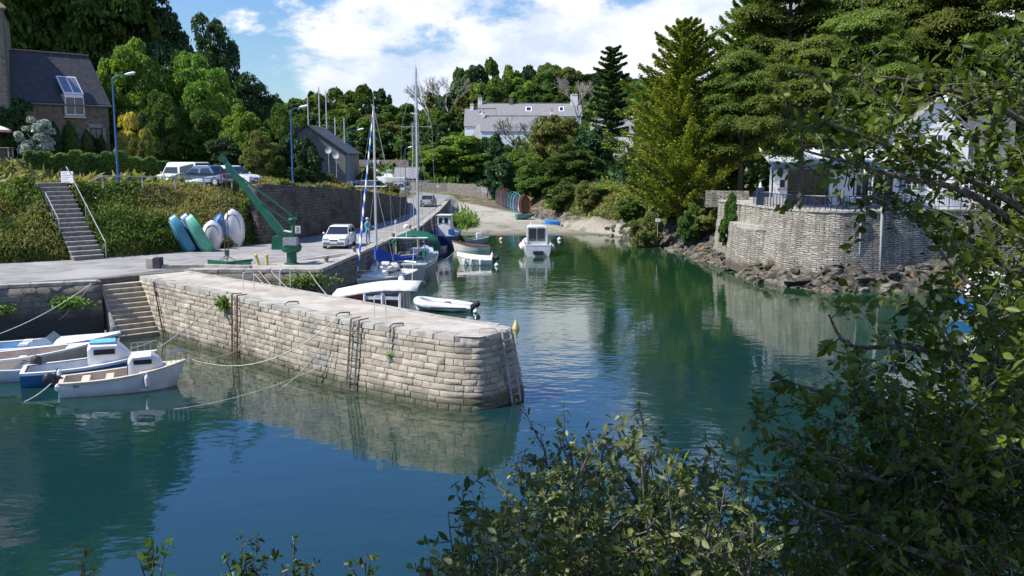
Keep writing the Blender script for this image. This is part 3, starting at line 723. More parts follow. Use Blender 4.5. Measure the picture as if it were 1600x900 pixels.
def tree(x, y, ztop, width, kind, name='tree', label='', cat='tree', group=None, base=None, low=.22, trunk=True, zc=None):
    tcount[0] += 1; r = random.Random(tcount[0] * 13)
    zb = th(x, y) if base is None else base
    H = ztop - zb; t_ = thing(name, label, cat, (x, y, zb), r.uniform(0, 6.28), group)
    o = bpy.data.objects.new('crown', r.choice(CROWNS[kind])); COL.objects.link(o); o.parent = t_
    ch = H * (1 - low); o.location = (0, 0, H * low); o.scale = (width * r.uniform(.95, 1.15), width * r.uniform(.9, 1.1), ch * 1.06); o.location.z = H * low - ch * .03
    o.rotation_euler.z = r.uniform(0, 6)
    if trunk:
        k = bpy.data.objects.new('trunk', r.choice(TR)); COL.objects.link(k); k.parent = t_; k.scale = (width * .8, width * .8, H)
    return t_
def tree_px(px, d, py, wpx, kind, **kw):
    x, y, z = D(px, py, d); return tree(x, y, z, wpx * d / FPX, kind, **kw)

# far wooded ridge, back rows first
SKY = [(330, 150), (380, 128), (430, 165), (470, 140), (520, 142), (560, 141), (600, 140), (640, 172), (665, 165), (690, 140), (720, 116), (760, 108), (800, 98), (850, 95), (900, 100), (950, 112), (1000, 118), (1060, 125), (1120, 120), (1500, 90)]
sk = lambda px: float(np.interp(px, [p[0] for p in SKY], [p[1] for p in SKY]))
rr = random.Random(3)
kinds = ['oak_far', 'bright_far', 'dark_far', 'olive_far', 'oak_far']
for d, off, step in ((262, 0, 27), (246, 14, 29), (228, 34, 33), (208, 62, 38)):
    px = 300 + rr.uniform(0, 30)
    while px < 1150:
        if not (d < 215 and 690 < px < 960):
            tree_px(px, d + rr.uniform(-6, 6), sk(px) + off + rr.uniform(-3, 9), rr.uniform(44, 74), rr.choice(kinds), name='ridge_tree', low=-.1, base=None,
                    label='broadleaf tree in the dense green wood on the far ridge', group='trees of the far wooded ridge')
        px += step * rr.uniform(.8, 1.2)
for px, d, py, wp, k in [(505, 195, 205, 70, 'dark_far'), (560, 192, 198, 64, 'oak_far'), (600, 193, 205, 66, 'dark_far'), (645, 190, 200, 60, 'oak_far'), (678, 185, 196, 60, 'dark_far'), (470, 180, 190, 70, 'oak_far')]:
    tree_px(px, d, py, wp, k, name='wood_edge_tree', low=.05, label='dark round tree at the foot of the far wood behind the boatyard', group='trees at the foot of the far wood')
# individually readable trees and bushes: px, distance, top, width px, kind, low, name, category, label
CR = dict(n=26000, size=.024, lobes=80)
crown('bush_bright', L_BRIGHT, **CR); crown('bush_dark', L_DARK, n=20000, size=.028, lobes=62); crown('bush_oak', L_OAK, n=20000, size=.028, lobes=62)
crown('bush_olive', L_OLIVE, n=20000, size=.026, lobes=62); crown('yellow', L_YELLOW, n=9000, size=.05, lobes=24); crown('purple', L_PURPLE, n=5000, size=.05, lobes=18, gap=.4)
crown('greyb', L_GREY, n=9000, size=.05, lobes=30, gap=.3)
T = [
 # trees behind the house, left
 (-20, 92, -250, 250, 'oak_mid', .2, 'oak_tree', 'tree', 'tall dark green tree rising behind the stone tower at the left edge'),
 (75, 96, -230, 210, 'oak_mid', .2, 'oak_tree', 'tree', 'tall tree directly behind the slate roof of the stone house'),
 (150, 94, -140, 180, 'oak_mid', .2, 'oak_tree', 'tree', 'tall tree above the right end of the slate roof, top out of frame'),
 (215, 98, -25, 130, 'dark_mid', .25, 'oak_tree', 'tree', 'high dark tree with sky showing through its top, right of the house'),
 (190, 84, 62, 120, 'bright_mid', .15, 'maple_tree', 'tree', 'mid green tree standing just behind the first blue street lamp head'),
 (240, 92, 42, 120, 'dark_mid', .2, 'oak_tree', 'tree', 'dark tree between the high tree and the lone oak, with gaps in its crown'),
 (326, 108, 30, 76, 'dark_mid', .35, 'oak_tree', 'tree', 'dark oak with a knobbly crown standing alone against the blue sky'),
 (292, 86, 88, 120, 'bright_mid', .1, 'maple_tree', 'tree', 'large bright green rounded tree above the parked van'),
 (345, 90, 120, 90, 'bright_mid', .1, 'maple_tree', 'tree', 'green tree to the right of the large bright tree, behind the crane jib tip'),
 (398, 108, 122, 84, 'dark_mid', .1, 'holm_oak', 'tree', 'dark twiggy tree against the clouds left of the second blue lamp'),
 (250, 78, 150, 80, 'oak_mid', .05, 'hazel_tree', 'tree', 'dense dark green tree right of the yellow shrub'),
 (320, 80, 172, 90, 'oak_mid', .05, 'hazel_tree', 'tree', 'dense green small tree behind the white van and cars'),
 (385, 80, 165, 84, 'bright_mid', .05, 'hazel_tree', 'tree', 'leafy green tree above the white car on the upper road'),
 (435, 92, 170, 74, 'oak_mid', .05, 'hazel_tree', 'tree', 'green tree left of the second blue street lamp'),
 (207, 74, 166, 54, 'yellow', .02, 'golden_shrub', 'shrub', 'golden yellow shrub beside the first blue street lamp'),
 (222, 72, 200, 40, 'bush_olive', .02, 'shrub', 'shrub', 'olive green shrub below the golden yellow one'),
 (400, 74, 205, 62, 'bush_olive', .02, 'shrub', 'shrub', 'rounded green shrub right of the white car on the upper road'),
 (352, 76, 222, 60, 'bush_dark', .02, 'shrub', 'shrub', 'dark shrub behind the roof of the white car'),
 (455, 84, 205, 60, 'bush_dark', .0, 'ivy_bush', 'shrub', 'dark ivy covered bush just left of the grey gable'),
 (478, 80, 222, 56, 'bush_dark', .0, 'ivy_bush', 'shrub', 'dark ivy bush growing up in front of the grey gable'),
 (432, 76, 246, 50, 'bush_oak', .0, 'shrub', 'shrub', 'low dark shrub left of the foot of the second blue lamp'),
 (575, 118, 262, 42, 'bush_olive', .0, 'shrub', 'shrub', 'yellow green conical shrub between the two sailboat masts'),
 (518, 100, 272, 30, 'bush_olive', .0, 'shrub', 'shrub', 'low olive shrub in front of the teal tarpaulin'),
 (612, 100, 285, 26, 'bush_olive', .0, 'shrub', 'shrub', 'small shrub on top of the far end of the retaining wall'),
 # behind the far stone wall
 (725, 172, 213, 118, 'bush_bright', .08, 'laurel_tree', 'tree', 'broad bright green laurel tree behind the far stone wall'),
 (672, 176, 222, 70, 'bush_bright', .0, 'laurel_tree', 'tree', 'smaller bright laurel left of the broad one, behind the far stone wall'),
 (772, 170, 205, 66, 'bush_dark', .0, 'bush', 'shrub', 'dark green bush between the broad laurel and the bright bush below the house'),
 (812, 150, 232, 76, 'bush_bright', .0, 'bush', 'shrub', 'bright green bush above the stacked dinghies on the slipway'),
 (868, 158, 182, 92, 'bush_olive', .0, 'pear_tree', 'tree', 'speckled olive green tree in front of the right end of the white house'),
 (845, 180, 197, 46, 'purple', .3, 'plum_tree', 'tree', 'dark purple leaved small tree in front of the grey roofs'),
 (780, 145, 250, 60, 'bush_dark', .0, 'bush', 'shrub', 'dark bush directly behind the green and red upright dinghies'),
 (840, 135, 255, 70, 'bush_oak', .0, 'bush', 'shrub', 'dense green bush right above the red upright dinghy'),
 (895, 128, 228, 84, 'bush_oak', .0, 'bush', 'shrub', 'large green bush on the slope between the olive tree and the water'),
 (930, 135, 195, 80, 'bush_dark', .0, 'holly_tree', 'tree', 'dark glossy tree below the tall dark pine'),
 (875, 118, 285, 60, 'bush_oak', .0, 'bush', 'shrub', 'low green bush above the blue boat on the beach'),
 (955, 112, 288, 66, 'bush_bright', .0, 'bush', 'shrub', 'bright green bush on the bank right of the beach'),
 (918, 110, 282, 40, 'bush_olive', .0, 'bush', 'shrub', 'small pale green bush in the hollow above the end of the beach'),
 (985, 100, 305, 44, 'bush_oak', .0, 'bush', 'shrub', 'low bush on the rocks under the golden cypress'),
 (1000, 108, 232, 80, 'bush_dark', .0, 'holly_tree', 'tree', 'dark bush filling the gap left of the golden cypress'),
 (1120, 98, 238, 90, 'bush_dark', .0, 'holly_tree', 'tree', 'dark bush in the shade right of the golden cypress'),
 (1150, 72, 306, 46, 'bush_oak', .0, 'bush', 'shrub', 'green bush on the bank against the left end of the terrace wall'),
 (1060, 92, 262, 110, 'bush_dark', .0, 'holly_tree', 'tree', 'deep dark undergrowth tree beneath the golden cypress'),
 (1108, 82, 300, 60, 'bush_olive', .0, 'bush', 'shrub', 'dry olive scrub on the bank above the rocks'),
 (1010, 88, 330, 50, 'bush_olive', .0, 'bush', 'shrub', 'dry scrub at the top of the rocks below the golden cypress'),
 (1080, 82, 322, 40, 'bush_oak', .0, 'bush', 'shrub', 'small dark scrub hanging over the shaded rocks'),
]
for px, d, py, wp, kind, low, nm_, cat_, lab in T:
    tree_px(px, d, py, wp, kind, name=nm_, cat=cat_, label=lab, low=low)
for px in range(1180, 1700, 44):
    tree_px(px, 118 + rr.uniform(-5, 5), 50 + rr.uniform(-50, 40), 120, rr.choice(['dark_mid', 'oak_mid']), name='background_tree', low=.1,
            label='dark tree seen through the gaps behind the cypresses on the right', group='trees behind the right hand cypresses')

# conifers --------------------------------------------------------
def spray_tree(name, m, H, Rb, seed, nb=220, per=70, size=.3, up=.35, top_r=.1, flat=False, z0=.1, power=.8, curve=.25):
    """whorled conifer: foliage faces laid along drooping / upswept boughs; returns (crown mesh, limb builder)"""
    rs = np.random.RandomState(seed); pos = []; nr = []; al = []; mb = MB()
    for i in range(nb):
        u = (i + rs.rand()) / nb; z = H * (z0 + (1 - z0) * u ** .9); a = i * 2.399 + rs.uniform(-.3, .3)
        Lb = Rb * ((1 - u) ** power * rs.uniform(.6, 1.12) + top_r * .35)
        d = np.array([math.cos(a), math.sin(a), 0]); tt = rs.rand(per) ** .7
        zz = z + Lb * (up * (.3 + u) * tt + curve * tt ** 2)
        sp_ = Lb * .10 * (1 - tt * .8) + .04
        lat = rs.normal(size=per) * sp_; p = d[None] * (tt * Lb)[:, None] + np.stack([-d[1] * lat, d[0] * lat, zz - H * 0 + rs.normal(size=per) * (.04 + .02 * Lb) - abs(lat) * .25], -1)
        pos.append(p); tip = d * 1.0 + np.array([0, 0, up * (.3 + u) + curve * 1.2]); al.append(np.repeat(tip[None], per, 0) + np.stack([-d[1] * lat, d[0] * lat, lat * 0], -1) / (sp_[:, None] + .1) * .5)
        nn = np.array([-d[0] * .45, -d[1] * .45, 1.0]); nr.append(np.repeat(nn[None], per, 0) + rs.normal(size=(per, 3)) * .45)
        if i % 3 == 0: mb.tube([(0, 0, z), (d[0] * Lb * .5, d[1] * Lb * .5, z + Lb * (up * (.3 + u) * .5 + curve * .25)), (d[0] * Lb * .9, d[1] * Lb * .9, z + Lb * (up * (.3 + u) * .9 + curve * .8))], [.07 * (1 - u) + .015, .05 * (1 - u) + .01, .01], 4)
    me = cards_mesh(name, np.concatenate(pos), np.concatenate(nr), size, 2.1, m, .1, along=np.concatenate(al), seed=seed)
    return me, mb
def conifer(px, d, base_py, top_py, wpx, m, label, name, seed, **kw):
    x, y, z = D(px, top_py, d); zb = th(x, y); H = z - zb
    t_ = thing(name, label, 'tree', (x, y, zb), seed * 1.3)
    me, mb = spray_tree('crown', m, H, wpx * d / FPX / 2, seed, **kw); o = link_mesh('crown', me, None, t_)
    mb.tube([(0, 0, -.4), (0, 0, H * .4), (.05, 0, H * .98)], [H * .022, H * .016, .03], 8); mb.build('trunk', bark, t_, smooth=True, fixn=False)
    return t_
conifer(1072, 87, 300, 33, 265, L_GOLD, 'golden green cypress with upswept branches and a pointed top, standing alone against the clouds', 'golden_cypress', 3, nb=165, per=560, size=.14, up=.20, z0=.10, power=.62, curve=.24)
conifer(957, 150, 200, 74, 74, L_DARK, 'slender dark pine left of the golden cypress', 'pine_tree', 4, nb=60, per=260, size=.30, up=.15, z0=.3, power=.35, curve=.1)
conifer(1182, 104, 250, -2, 210, L_CYP, 'dark cypress with a pointed tip right of the golden cypress', 'cypress_tree', 5, nb=150, per=380, size=.2, up=.35, z0=.12, power=.5, curve=.2)

def plate_tree(m, H, Rb, seed, limbs=26, plates=7, per=760, size=.085, lo=.3, dead=0):
    """old spreading cypress: forked trunks, long ascending limbs, flat layered plates of foliage"""
    rs = np.random.RandomState(seed); r_ = random.Random(seed); pos = []; nr = []; al = []; mb = MB(); tw = MB()
    mb.tube(catmull([(0, 0, -.5), (.1, 0, H * .25), (r_.uniform(-.6, .6), .3, H * .6), (r_.uniform(-1, 1), 0, H * .96)], 4), [H * .02 * (1 - i / 14) + .03 for i in range(13)], 8)
    for i in range(limbs):
        u = lo + (1 - lo) * (i + rs.rand()) / limbs; a = i * 2.4 + rs.uniform(-.5, .5); z = H * u * .9
        Lb = Rb * rs.uniform(.65, 1.1) * (1.1 - .75 * max(0, u - .45) / .55); e = rs.uniform(.05, .45)
        d = Vector((math.cos(a), math.sin(a), 0)); p0 = Vector((0, 0, z)); p1 = p0 + d * Lb * .5 + Vector((0, 0, Lb * e * .6)); p2 = p0 + d * Lb + Vector((0, 0, Lb * e * .8))
        mb.tube([p0, p1, p2], [.16 * (1.2 - u), .09 * (1.2 - u) + .02, .02], 5)
        for k in range(plates):
            s_ = .35 + .65 * (k + rs.rand()) / plates; c = (p0.lerp(p1, s_ * 2) if s_ < .5 else p1.lerp(p2, s_ * 2 - 1))
            side = Vector((-d.y, d.x, 0)) * rs.uniform(-.28, .28) * Lb * (1.3 - s_)
            c = np.array(c + side) + [0, 0, rs.uniform(.1, .5)]; rp = rs.uniform(.55, 1.25) * Rb / 5.0
            q = rs.normal(size=(per, 2)) * rp * .55; rad = np.hypot(q[:, 0], q[:, 1])
            hz = -.22 * rad ** 1.5 + rs.normal(size=per) * .10 + .12 * np.sin(q[:, 0] * 5) * np.cos(q[:, 1] * 5)
            P3 = c[None] + np.stack([q[:, 0] * 1.15, q[:, 1] * 1.15, hz], -1); pos.append(P3)
            out = np.stack([q[:, 0], q[:, 1], rad * .0 + .25], -1); al.append(out / (np.linalg.norm(out, axis=1, keepdims=True) + .01))
            nn = np.stack([q[:, 0] * .5, q[:, 1] * .5, np.ones(per)], -1) + rs.normal(size=(per, 3)) * .4; nr.append(nn)
            for _ in range(2 + dead * 5):
                e_ = Vector(c) + Vector((r_.uniform(-1, 1) * rp, r_.uniform(-1, 1) * rp, r_.uniform(-.5, .1)))
                (tw if dead else mb).tube([p1.lerp(p2, s_) if s_ > .5 else p1, (Vector(c) + e_) / 2 + Vector((0, 0, -.2)), e_], [.03, .018, .006], 3, cap=False)
    me = cards_mesh('crown', np.concatenate(pos), np.concatenate(nr), size, 3.0, m, .1, along=np.concatenate(al), seed=seed)
    return me, mb, tw
PT = [plate_tree(L_CYP, 17, 5.6, 21), plate_tree(L_CYP, 17, 5.6, 33, dead=1), plate_tree(L_CYP, 17, 5.6, 47, limbs=30)]
PTM = []
for i, (me, mb, tw) in enumerate(PT):
    bo = mb.build('trunk', bark, None, smooth=True, fixn=False); bm_ = bo.data; bpy.data.objects.remove(bo)
    tm = None
    if tw.v: to = tw.build('dead_twigs', greybark, None, fixn=False); tm = to.data; bpy.data.objects.remove(to)
    PTM.append((me, bm_, tm))
for px, d, top, i, sc, lab in [
    (1165, 84, 62, 1, .74, 'spreading cypress with grey dead twigs low down, left of the terrace'),
    (1235, 92, -70, 0, 1.0, 'tall spreading cypress behind the left end of the terrace'),
    (1262, 64.8, 40, 1, .86, 'dark cypress whose trunk stands on the terrace by the glass pavilion'),
    (1330, 96, -90, 2, 1.1, 'tall cypress behind the cafe pavilion roof'),
    (1352, 78, -10, 0, .8, 'spreading cypress rising just behind the cafe pavilion'),
    (1420, 90, -110, 1, 1.1, 'very tall cypress behind the left wall of the white house'),
    (1482, 84, -60, 2, 1.0, 'layered cypress in front of the white house gable'),
    (1545, 94, -120, 0, 1.2, 'tall cypress behind the right side of the white house'),
    (1600, 80, -60, 1, 1.0, 'dark cypress at the right edge, highest branches out of frame'),
    (1130, 96, 150, 2, .62, 'low spreading cypress between the golden cypress and the twiggy one')]:
    x, y, z = D(px, top, d); zb = max(th(x, y), 3.5); H = z - zb
    if inpoly(np.array([x]), np.array([y]), TERR)[0]: zb = TZ; H = z - zb
    t_ = thing('spreading_cypress', lab, 'tree', (x, y, zb), px * .37)
    me, bm_, tm = PTM[i]; s_ = H / 17
    for nm_, dd in (('crown', me), ('trunk', bm_), ('dead_twigs', tm)):
        if dd is None: continue
        o = bpy.data.objects.new(nm_, dd); COL.objects.link(o); o.parent = t_; o.scale = (s_ * .95, s_ * .95, s_)

# bare trees ------------------------------------------------------
def bare(px, d, top, wpx, label, seed, m=greybark, name='bare_tree', depth=5, leafm=None):
    x, y, z = D(px, top, d); zb = th(x, y); H = z - zb; r_ = random.Random(seed); mb = MB(); W = wpx * d / FPX
    def br(p, dr, L, rad, k):
        q = p + dr * L; mb.tube([p, p.lerp(q, .5) + Vector((r_.uniform(-1, 1), r_.uniform(-1, 1), r_.uniform(-1, 1))) * L * .06, q], [rad, rad * .8, rad * .62], 4 if k < 3 else 5, cap=False)
        if k == 0: return
        for _ in range(3 if k > 2 else 4):
            nd = (dr + Vector((r_.uniform(-1, 1), r_.uniform(-1, 1), r_.uniform(-.2, .7))) * .75).normalized(); br(q, nd, L * r_.uniform(.6, .85), rad * .6, k - 1)
    br(Vector((0, 0, -.3)), Vector((0, 0, 1)), H * .28, .035 * H * .6, depth)
    zs_ = max(v[2] for v in mb.v); k = H / zs_
    mb.v = [(v[0] * k, v[1] * k, v[2] * k) for v in mb.v]
    t_ = thing(name, label, 'tree', (x, y, zb)); mb.build('branches', m, t_, fixn=False); return t_
bare(905, 196, 118, 90, 'pale bare tree with a fan of grey branches behind the white house chimney', 5, depth=5)
bare(700, 228, 118, 60, 'pale dead tree standing out of the far wood left of the white house', 9, depth=5)
bare(670, 232, 124, 40, 'smaller dead tree at the far skyline left of the pale one', 12, depth=4)
bare(818, 172, 178, 50, 'thin dark bare tree in front of the grey roofs', 15, m=bark, depth=5)

# ground cover on the banks -----------------------------------------
def cover(name, n, region, m, size, hgt, label, cat, seed, clump=.5, yr=None, aspect=2.2, upr=1.0, flatd=False, patch=None):
    rs = np.random.RandomState(seed); xs, ys = region(rs, n)
    if patch:
        pn = vnoise(xs, ys, 1.9, 91) + .5 + .6 * vnoise(xs, ys, .8, 92); kp = (pn > patch[0] + .12 * rs.normal(size=n)) & (pn < patch[1] + .12 * rs.normal(size=n)); xs = xs[kp]; ys = ys[kp]; n = len(xs)
    z = terrain(xs, ys); k = vnoise(xs, ys, 1.6, seed) + .5; k2 = vnoise(xs, ys, .6, seed + 1) + .5
    k3 = vnoise(xs, ys, 3.3, seed + 4) + .5; hh = hgt * (.18 + clump * 3.2 * (k * k3) ** 1.2 + .5 * k2 * clump) * rs.rand(n)
    if flatd: hh *= np.interp(polydist(xs, ys, FOOT), [0, 4.4, 5.4], [1, 1, .3])
    pos = np.stack([xs, ys, z + hh], -1); nrm = rs.normal(size=(n, 3)) + np.array([.0, -.2, .35]); al = np.repeat(np.array([[0, 0, 1.0]]), n, 0) * upr + rs.normal(size=(n, 3)) * .6
    me = cards_mesh(name, pos, nrm, size, aspect, m, .1, along=al, seed=seed); o = link_mesh(name, me, None); tag(o, label, cat, kind='stuff'); return o
def reg_bank(rs, n):
    xs = []; ys = []
    while len(xs) < n:
        X = rs.uniform(-44, -15, 6 * n); Y = rs.uniform(40, 68, 6 * n); fx = np.interp(Y, [p[1] for p in FOOT], [p[0] for p in FOOT])
        dF = polydist(X, Y, FOOT); k = (X < fx) & (dF < 6.6) & (dF > -.1) & ~((Y > 63.5) & (dF < .9))
        q = (X - (-23.6)) * .55 + (Y - 53.3) * .83    # leave the steps free
        st_ = np.abs((X + 24.8) * .80 + (Y - 55.0) * -.6 * -1 * 0 + 0)
        k &= ~((X > steps_x(Y) - 1.0) & (X < steps_x(Y) + 1.0) & (Y < 57.8))
        xs += list(X[k]); ys += list(Y[k])
    return np.array(xs[:n]), np.array(ys[:n])
def steps_x(Y): return np.interp(Y, [52.5, 57], [-24.0, -28.3])
cover('weeds', 95000, reg_bank, leafmat('weed_green', (.03, .065, .012), (.085, .125, .03), c3=(.13, .15, .05), scale=.5), .10, .95, 'green weeds and brambles covering the earth bank above the road', 'weeds', 2, flatd=True, patch=(.42, 9))
cover('dry_grass', 90000, reg_bank, leafmat('dry_grass', (.10, .12, .035), (.19, .18, .07), c3=(.27, .23, .11), scale=.6), .06, .75, 'dry yellowish grass growing on the earth bank above the road', 'grass', 5, aspect=4.5, flatd=True, patch=(-9, .62))
def reg_flow(rs, n): x_, y_ = reg_bank(rs, n); return x_, y_
cover('white_flowers', 420, reg_bank, mat('petal', (.7, .7, .66)), .07, 1.0, 'tiny white flowers scattered over the weedy earth bank', 'flowers', 31, aspect=1.0)
def reg_right(rs, n):
    xs = []; ys = []
    while len(xs) < n:
        X = rs.uniform(2, 22, 4 * n); Y = rs.uniform(58, 128, 4 * n); dC = polydist(X, Y, COVE)
        k = inpoly(X, Y, LANDR) & (dC > 2.6) & (dC < 13) & ~inpoly(X, Y, TERR) & ~((X > 15.8) & (Y < 67))
        xs += list(X[k]); ys += list(Y[k])
    return np.array(xs[:n]), np.array(ys[:n])
cover('bank_scrub', 34000, reg_right, leafmat('scrub', (.07, .09, .025), (.14, .14, .05), c3=(.27, .23, .12), scale=.4), .22, .7, 'dry grass and scrub on the bank above the rocks across the water', 'scrub', 7, aspect=3)
def reg_wall(rs, n):     # tufts along the foot and the top of the retaining wall
    Y = rs.uniform(59, 116, n); fx = np.interp(Y, [p[1] for p in FOOT], [p[0] for p in FOOT]); top = rs.rand(n) < .45
    X = fx + np.where(top, -1.0 - rs.rand(n) * 1.6, .25 + np.abs(rs.normal(size=n)) * .35); return X, Y
o = cover('verge_weeds', 24000, reg_wall, leafmat('verge', (.07, .10, .025), (.17, .16, .06), c3=(.28, .24, .12), scale=.6), .17, .55, 'weeds and dry grass along the foot and top of the retaining wall', 'weeds', 9, aspect=3)
def reg_up(rs, n):
    xs = []; ys = []
    while len(xs) < n:
        X = rs.uniform(-60, -14, 4 * n); Y = rs.uniform(62, 150, 4 * n); fx = np.interp(Y, [p[1] for p in FOOT], [p[0] for p in FOOT])
        k = (X < fx - 6.8) | ((X < fx - 2) & (Y > 100)); k &= (X > fx - 26); xs += list(X[k]); ys += list(Y[k])
    return np.array(xs[:n]), np.array(ys[:n])
cover('rough_grass', 30000, reg_up, leafmat('rough', (.10, .12, .035), (.20, .17, .08), c3=(.32, .26, .15), scale=.3), .3, .7, 'rough dry grass and undergrowth behind the upper road', 'grass', 12, aspect=3)
def reg_far(rs, n):
    X = rs.uniform(-45, 40, n); Y = rs.uniform(165, 245, n); return X, Y
cover('undergrowth', 30000, reg_far, L_OAK, .9, 2.2, 'dark green undergrowth filling the far wooded hillside', 'undergrowth', 14, aspect=1.5)
def reg_reed(rs, n): return rs.normal(-6.0, .7, n), rs.normal(112.5, 2.4, n)
o = cover('reed_clump', 3500, reg_reed, leafmat('reed', (.06, .10, .02), (.11, .15, .035)), .14, 1.7, 'clump of tall green reeds on the beach behind the dark blue boat', 'reeds', 15, aspect=6, upr=2.5); 
def reg_lhill(rs, n):
    xs = []; ys = []
    while len(xs) < n:
        X = rs.uniform(-90, -16, 4 * n); Y = rs.uniform(66, 170, 4 * n); fx = np.interp(Y, [p[1] for p in FOOT], [p[0] for p in FOOT])
        k = (X < fx - 15) & ~((X < -28) & (Y < 82)); xs += list(X[k]); ys += list(Y[k])
    return np.array(xs[:n]), np.array(ys[:n])
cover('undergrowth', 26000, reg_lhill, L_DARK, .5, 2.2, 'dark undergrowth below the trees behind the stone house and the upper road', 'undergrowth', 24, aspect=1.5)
def reg_rhill(rs, n):
    xs = []; ys = []
    while len(xs) < n:
        X = rs.uniform(4, 110, 4 * n); Y = rs.uniform(72, 165, 4 * n); dC = polydist(X, Y, COVE)
        k = inpoly(X, Y, LANDR) & (dC > 9) & ~inpoly(X, Y, TERR) & ~((X < 24) & (Y < 84)); xs += list(X[k]); ys += list(Y[k])
    return np.array(xs[:n]), np.array(ys[:n])
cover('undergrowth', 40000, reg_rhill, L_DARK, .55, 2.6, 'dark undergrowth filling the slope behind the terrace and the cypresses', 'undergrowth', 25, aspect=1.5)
def reg_tuft(cx, cy): return lambda rs, n: (rs.normal(cx, .5, n), rs.normal(cy, .3, n))
# ------------------------------------------------------------------ buildings
slate_d = brickmat('dark_slate', (.045, .045, .052), (.065, .065, .072), (.03, .03, .035), .35, .22, .008, .4, rough=.6, c3=(.085, .08, .07))
slate_l = brickmat('pale_slate', (.20, .20, .21), (.26, .26, .27), (.13, .13, .14), .35, .25, .01, .4, rough=.7, c3=(.30, .29, .26))
hstone = brickmat('house_stone', (.20, .155, .115), (.27, .215, .16), (.17, .145, .12), .45, .2, .012, .6, c3=(.13, .10, .075))
tstone = brickmat('tower_stone', (.25, .215, .165), (.33, .285, .225), (.20, .18, .145), .5, .2, .012, .8, c3=(.16, .135, .105))
white = mat('white_render', (.88, .87, .84), (.82, .81, .78), 2, .9, .15, 30)
frame_w = mat('white_frame', (.8, .8, .8), rough=.5)
glass = mat('window_glass', (.02, .025, .03), rough=.06, spec=.8)
blue_paint = mat('blue_paint', (.03, .11, .30), rough=.45)
def uvbox(mb, faces_uv=None): return mb
def wallmesh(quads):
    """quads: list of 3D point lists; UV = metric along first edge / up"""
    mb = MB(); uv = []
    for q in quads:
        a = Vector(q[0]); b = Vector(q[1]); d = (b - a); d = d.normalized(); nn = (b - a).cross(Vector(q[-1]) - a).normalized(); up = nn.cross(d)
        mb.add(q, [tuple(range(len(q)))]); uv += [((Vector(p) - a).dot(d) + a.x * .37, (Vector(p) - a).dot(up)) for p in q]
    mb.uv = uv; return mb
def quad_slab(a, b, c, d, t_):
    """slab of thickness t_ below the quad, returned as MB with metric uv"""
    A = [Vector(p) for p in (a, b, c, d)]; n = (A[1] - A[0]).cross(A[3] - A[0]).normalized()
    if n.z < 0: n = -n
    e = (A[1] - A[0]).normalized(); f = n.cross(e)
    B = [p - n * t_ for p in A]; mb = MB(); mb.add(A + B, [(0, 1, 2, 3), (7, 6, 5, 4), (0, 4, 5, 1), (1, 5, 6, 2), (2, 6, 7, 3), (3, 7, 4, 0)])
    mb.uv = [((p - A[0]).dot(e), (p - A[0]).dot(f)) for p in A + B]; return mb
def window(root, x, z, w_, h_, y=0, shut=None, fr=frame_w, mull=1, bars=0, axis='x', name='window', side=-1, sill=True, surround=None):
    """framed window in the local x-z plane at depth y (outside towards side*y)"""
    f = MB(); g = MB(); k = .07; s = side
    def bx(mb, cx, cz, dx, dz, yy, dy):
        if axis == 'x': mb.box((cx, yy, cz), (dx, dy, dz))
        else: mb.box((yy, cx, cz), (dy, dx, dz))
    for cx, cz, dx, dz in ((x, z + h_ - k / 2, w_, k), (x, z + k / 2, w_, k), (x - w_ / 2 + k / 2, z + h_ / 2, k, h_ - 2 * k), (x + w_ / 2 - k / 2, z + h_ / 2, k, h_ - 2 * k)):
        bx(f, cx, cz, dx, dz, y + s * .03, .07)
    for i in range(mull): bx(f, x - w_ / 2 + w_ * (i + 1) / (mull + 1), z + h_ / 2, .05, h_ - 2 * k, y + s * .028, .06)
    for i in range(bars): bx(f, x, z + h_ * (i + 1) / (bars + 1), w_ - 2 * k, .035, y + s * .022, .045)
    fo_ = f.build(name, fr, root)
    bx(g, x, z + h_ / 2, w_ - .02, h_ - .02, y + s * .006, .02); g.build('pane', glass, fo_)
    if sill: q = MB(); bx(q, x, z - .05, w_ + .2, .09, y + s * .07, .16); q.build('sill', surround or coping, fo_)
def gable_house(root, W, Dp, eave, ridge, zb, wm, rm, over=.25, axis='x', roofname='roof'):
    """footprint (0..W, 0..Dp), ridge along local x"""
    z0 = zb; q = [[(0, 0, z0), (W, 0, z0), (W, 0, eave), (0, 0, eave)], [(W, Dp, z0), (0, Dp, z0), (0, Dp, eave), (W, Dp, eave)],
         [(W, 0, z0), (W, Dp, z0), (W, Dp, eave), (W, Dp / 2, ridge), (W, 0, eave)], [(0, Dp, z0), (0, 0, z0), (0, 0, eave), (0, Dp / 2, ridge), (0, Dp, eave)]]
    wallmesh(q).build('wall', wm, root, fixn=False)
    sl = (ridge - eave) / (Dp / 2); o = over
    a = quad_slab((-o, -o, eave - o * sl + .1), (W + o, -o, eave - o * sl + .1), (W + o, Dp / 2, ridge + .1), (-o, Dp / 2, ridge + .1), .1)
    ro = a.build(roofname, rm, root, fixn=True)
    b = quad_slab((W + o, Dp + o, eave - o * sl + .1), (-o, Dp + o, eave - o * sl + .1), (-o, Dp / 2, ridge + .1), (W + o, Dp / 2, ridge + .1), .1)
    b.build(roofname, rm, root, fixn=True)
    rd = MB(); rd.bar((-o, Dp / 2, ridge + .13), (W + o, Dp / 2, ridge + .13), .24, .1); rd.build('ridge_tiles', mat('ridge_tile', (.26, .24, .21), (.2, .18, .16), 3), root)
    return ro
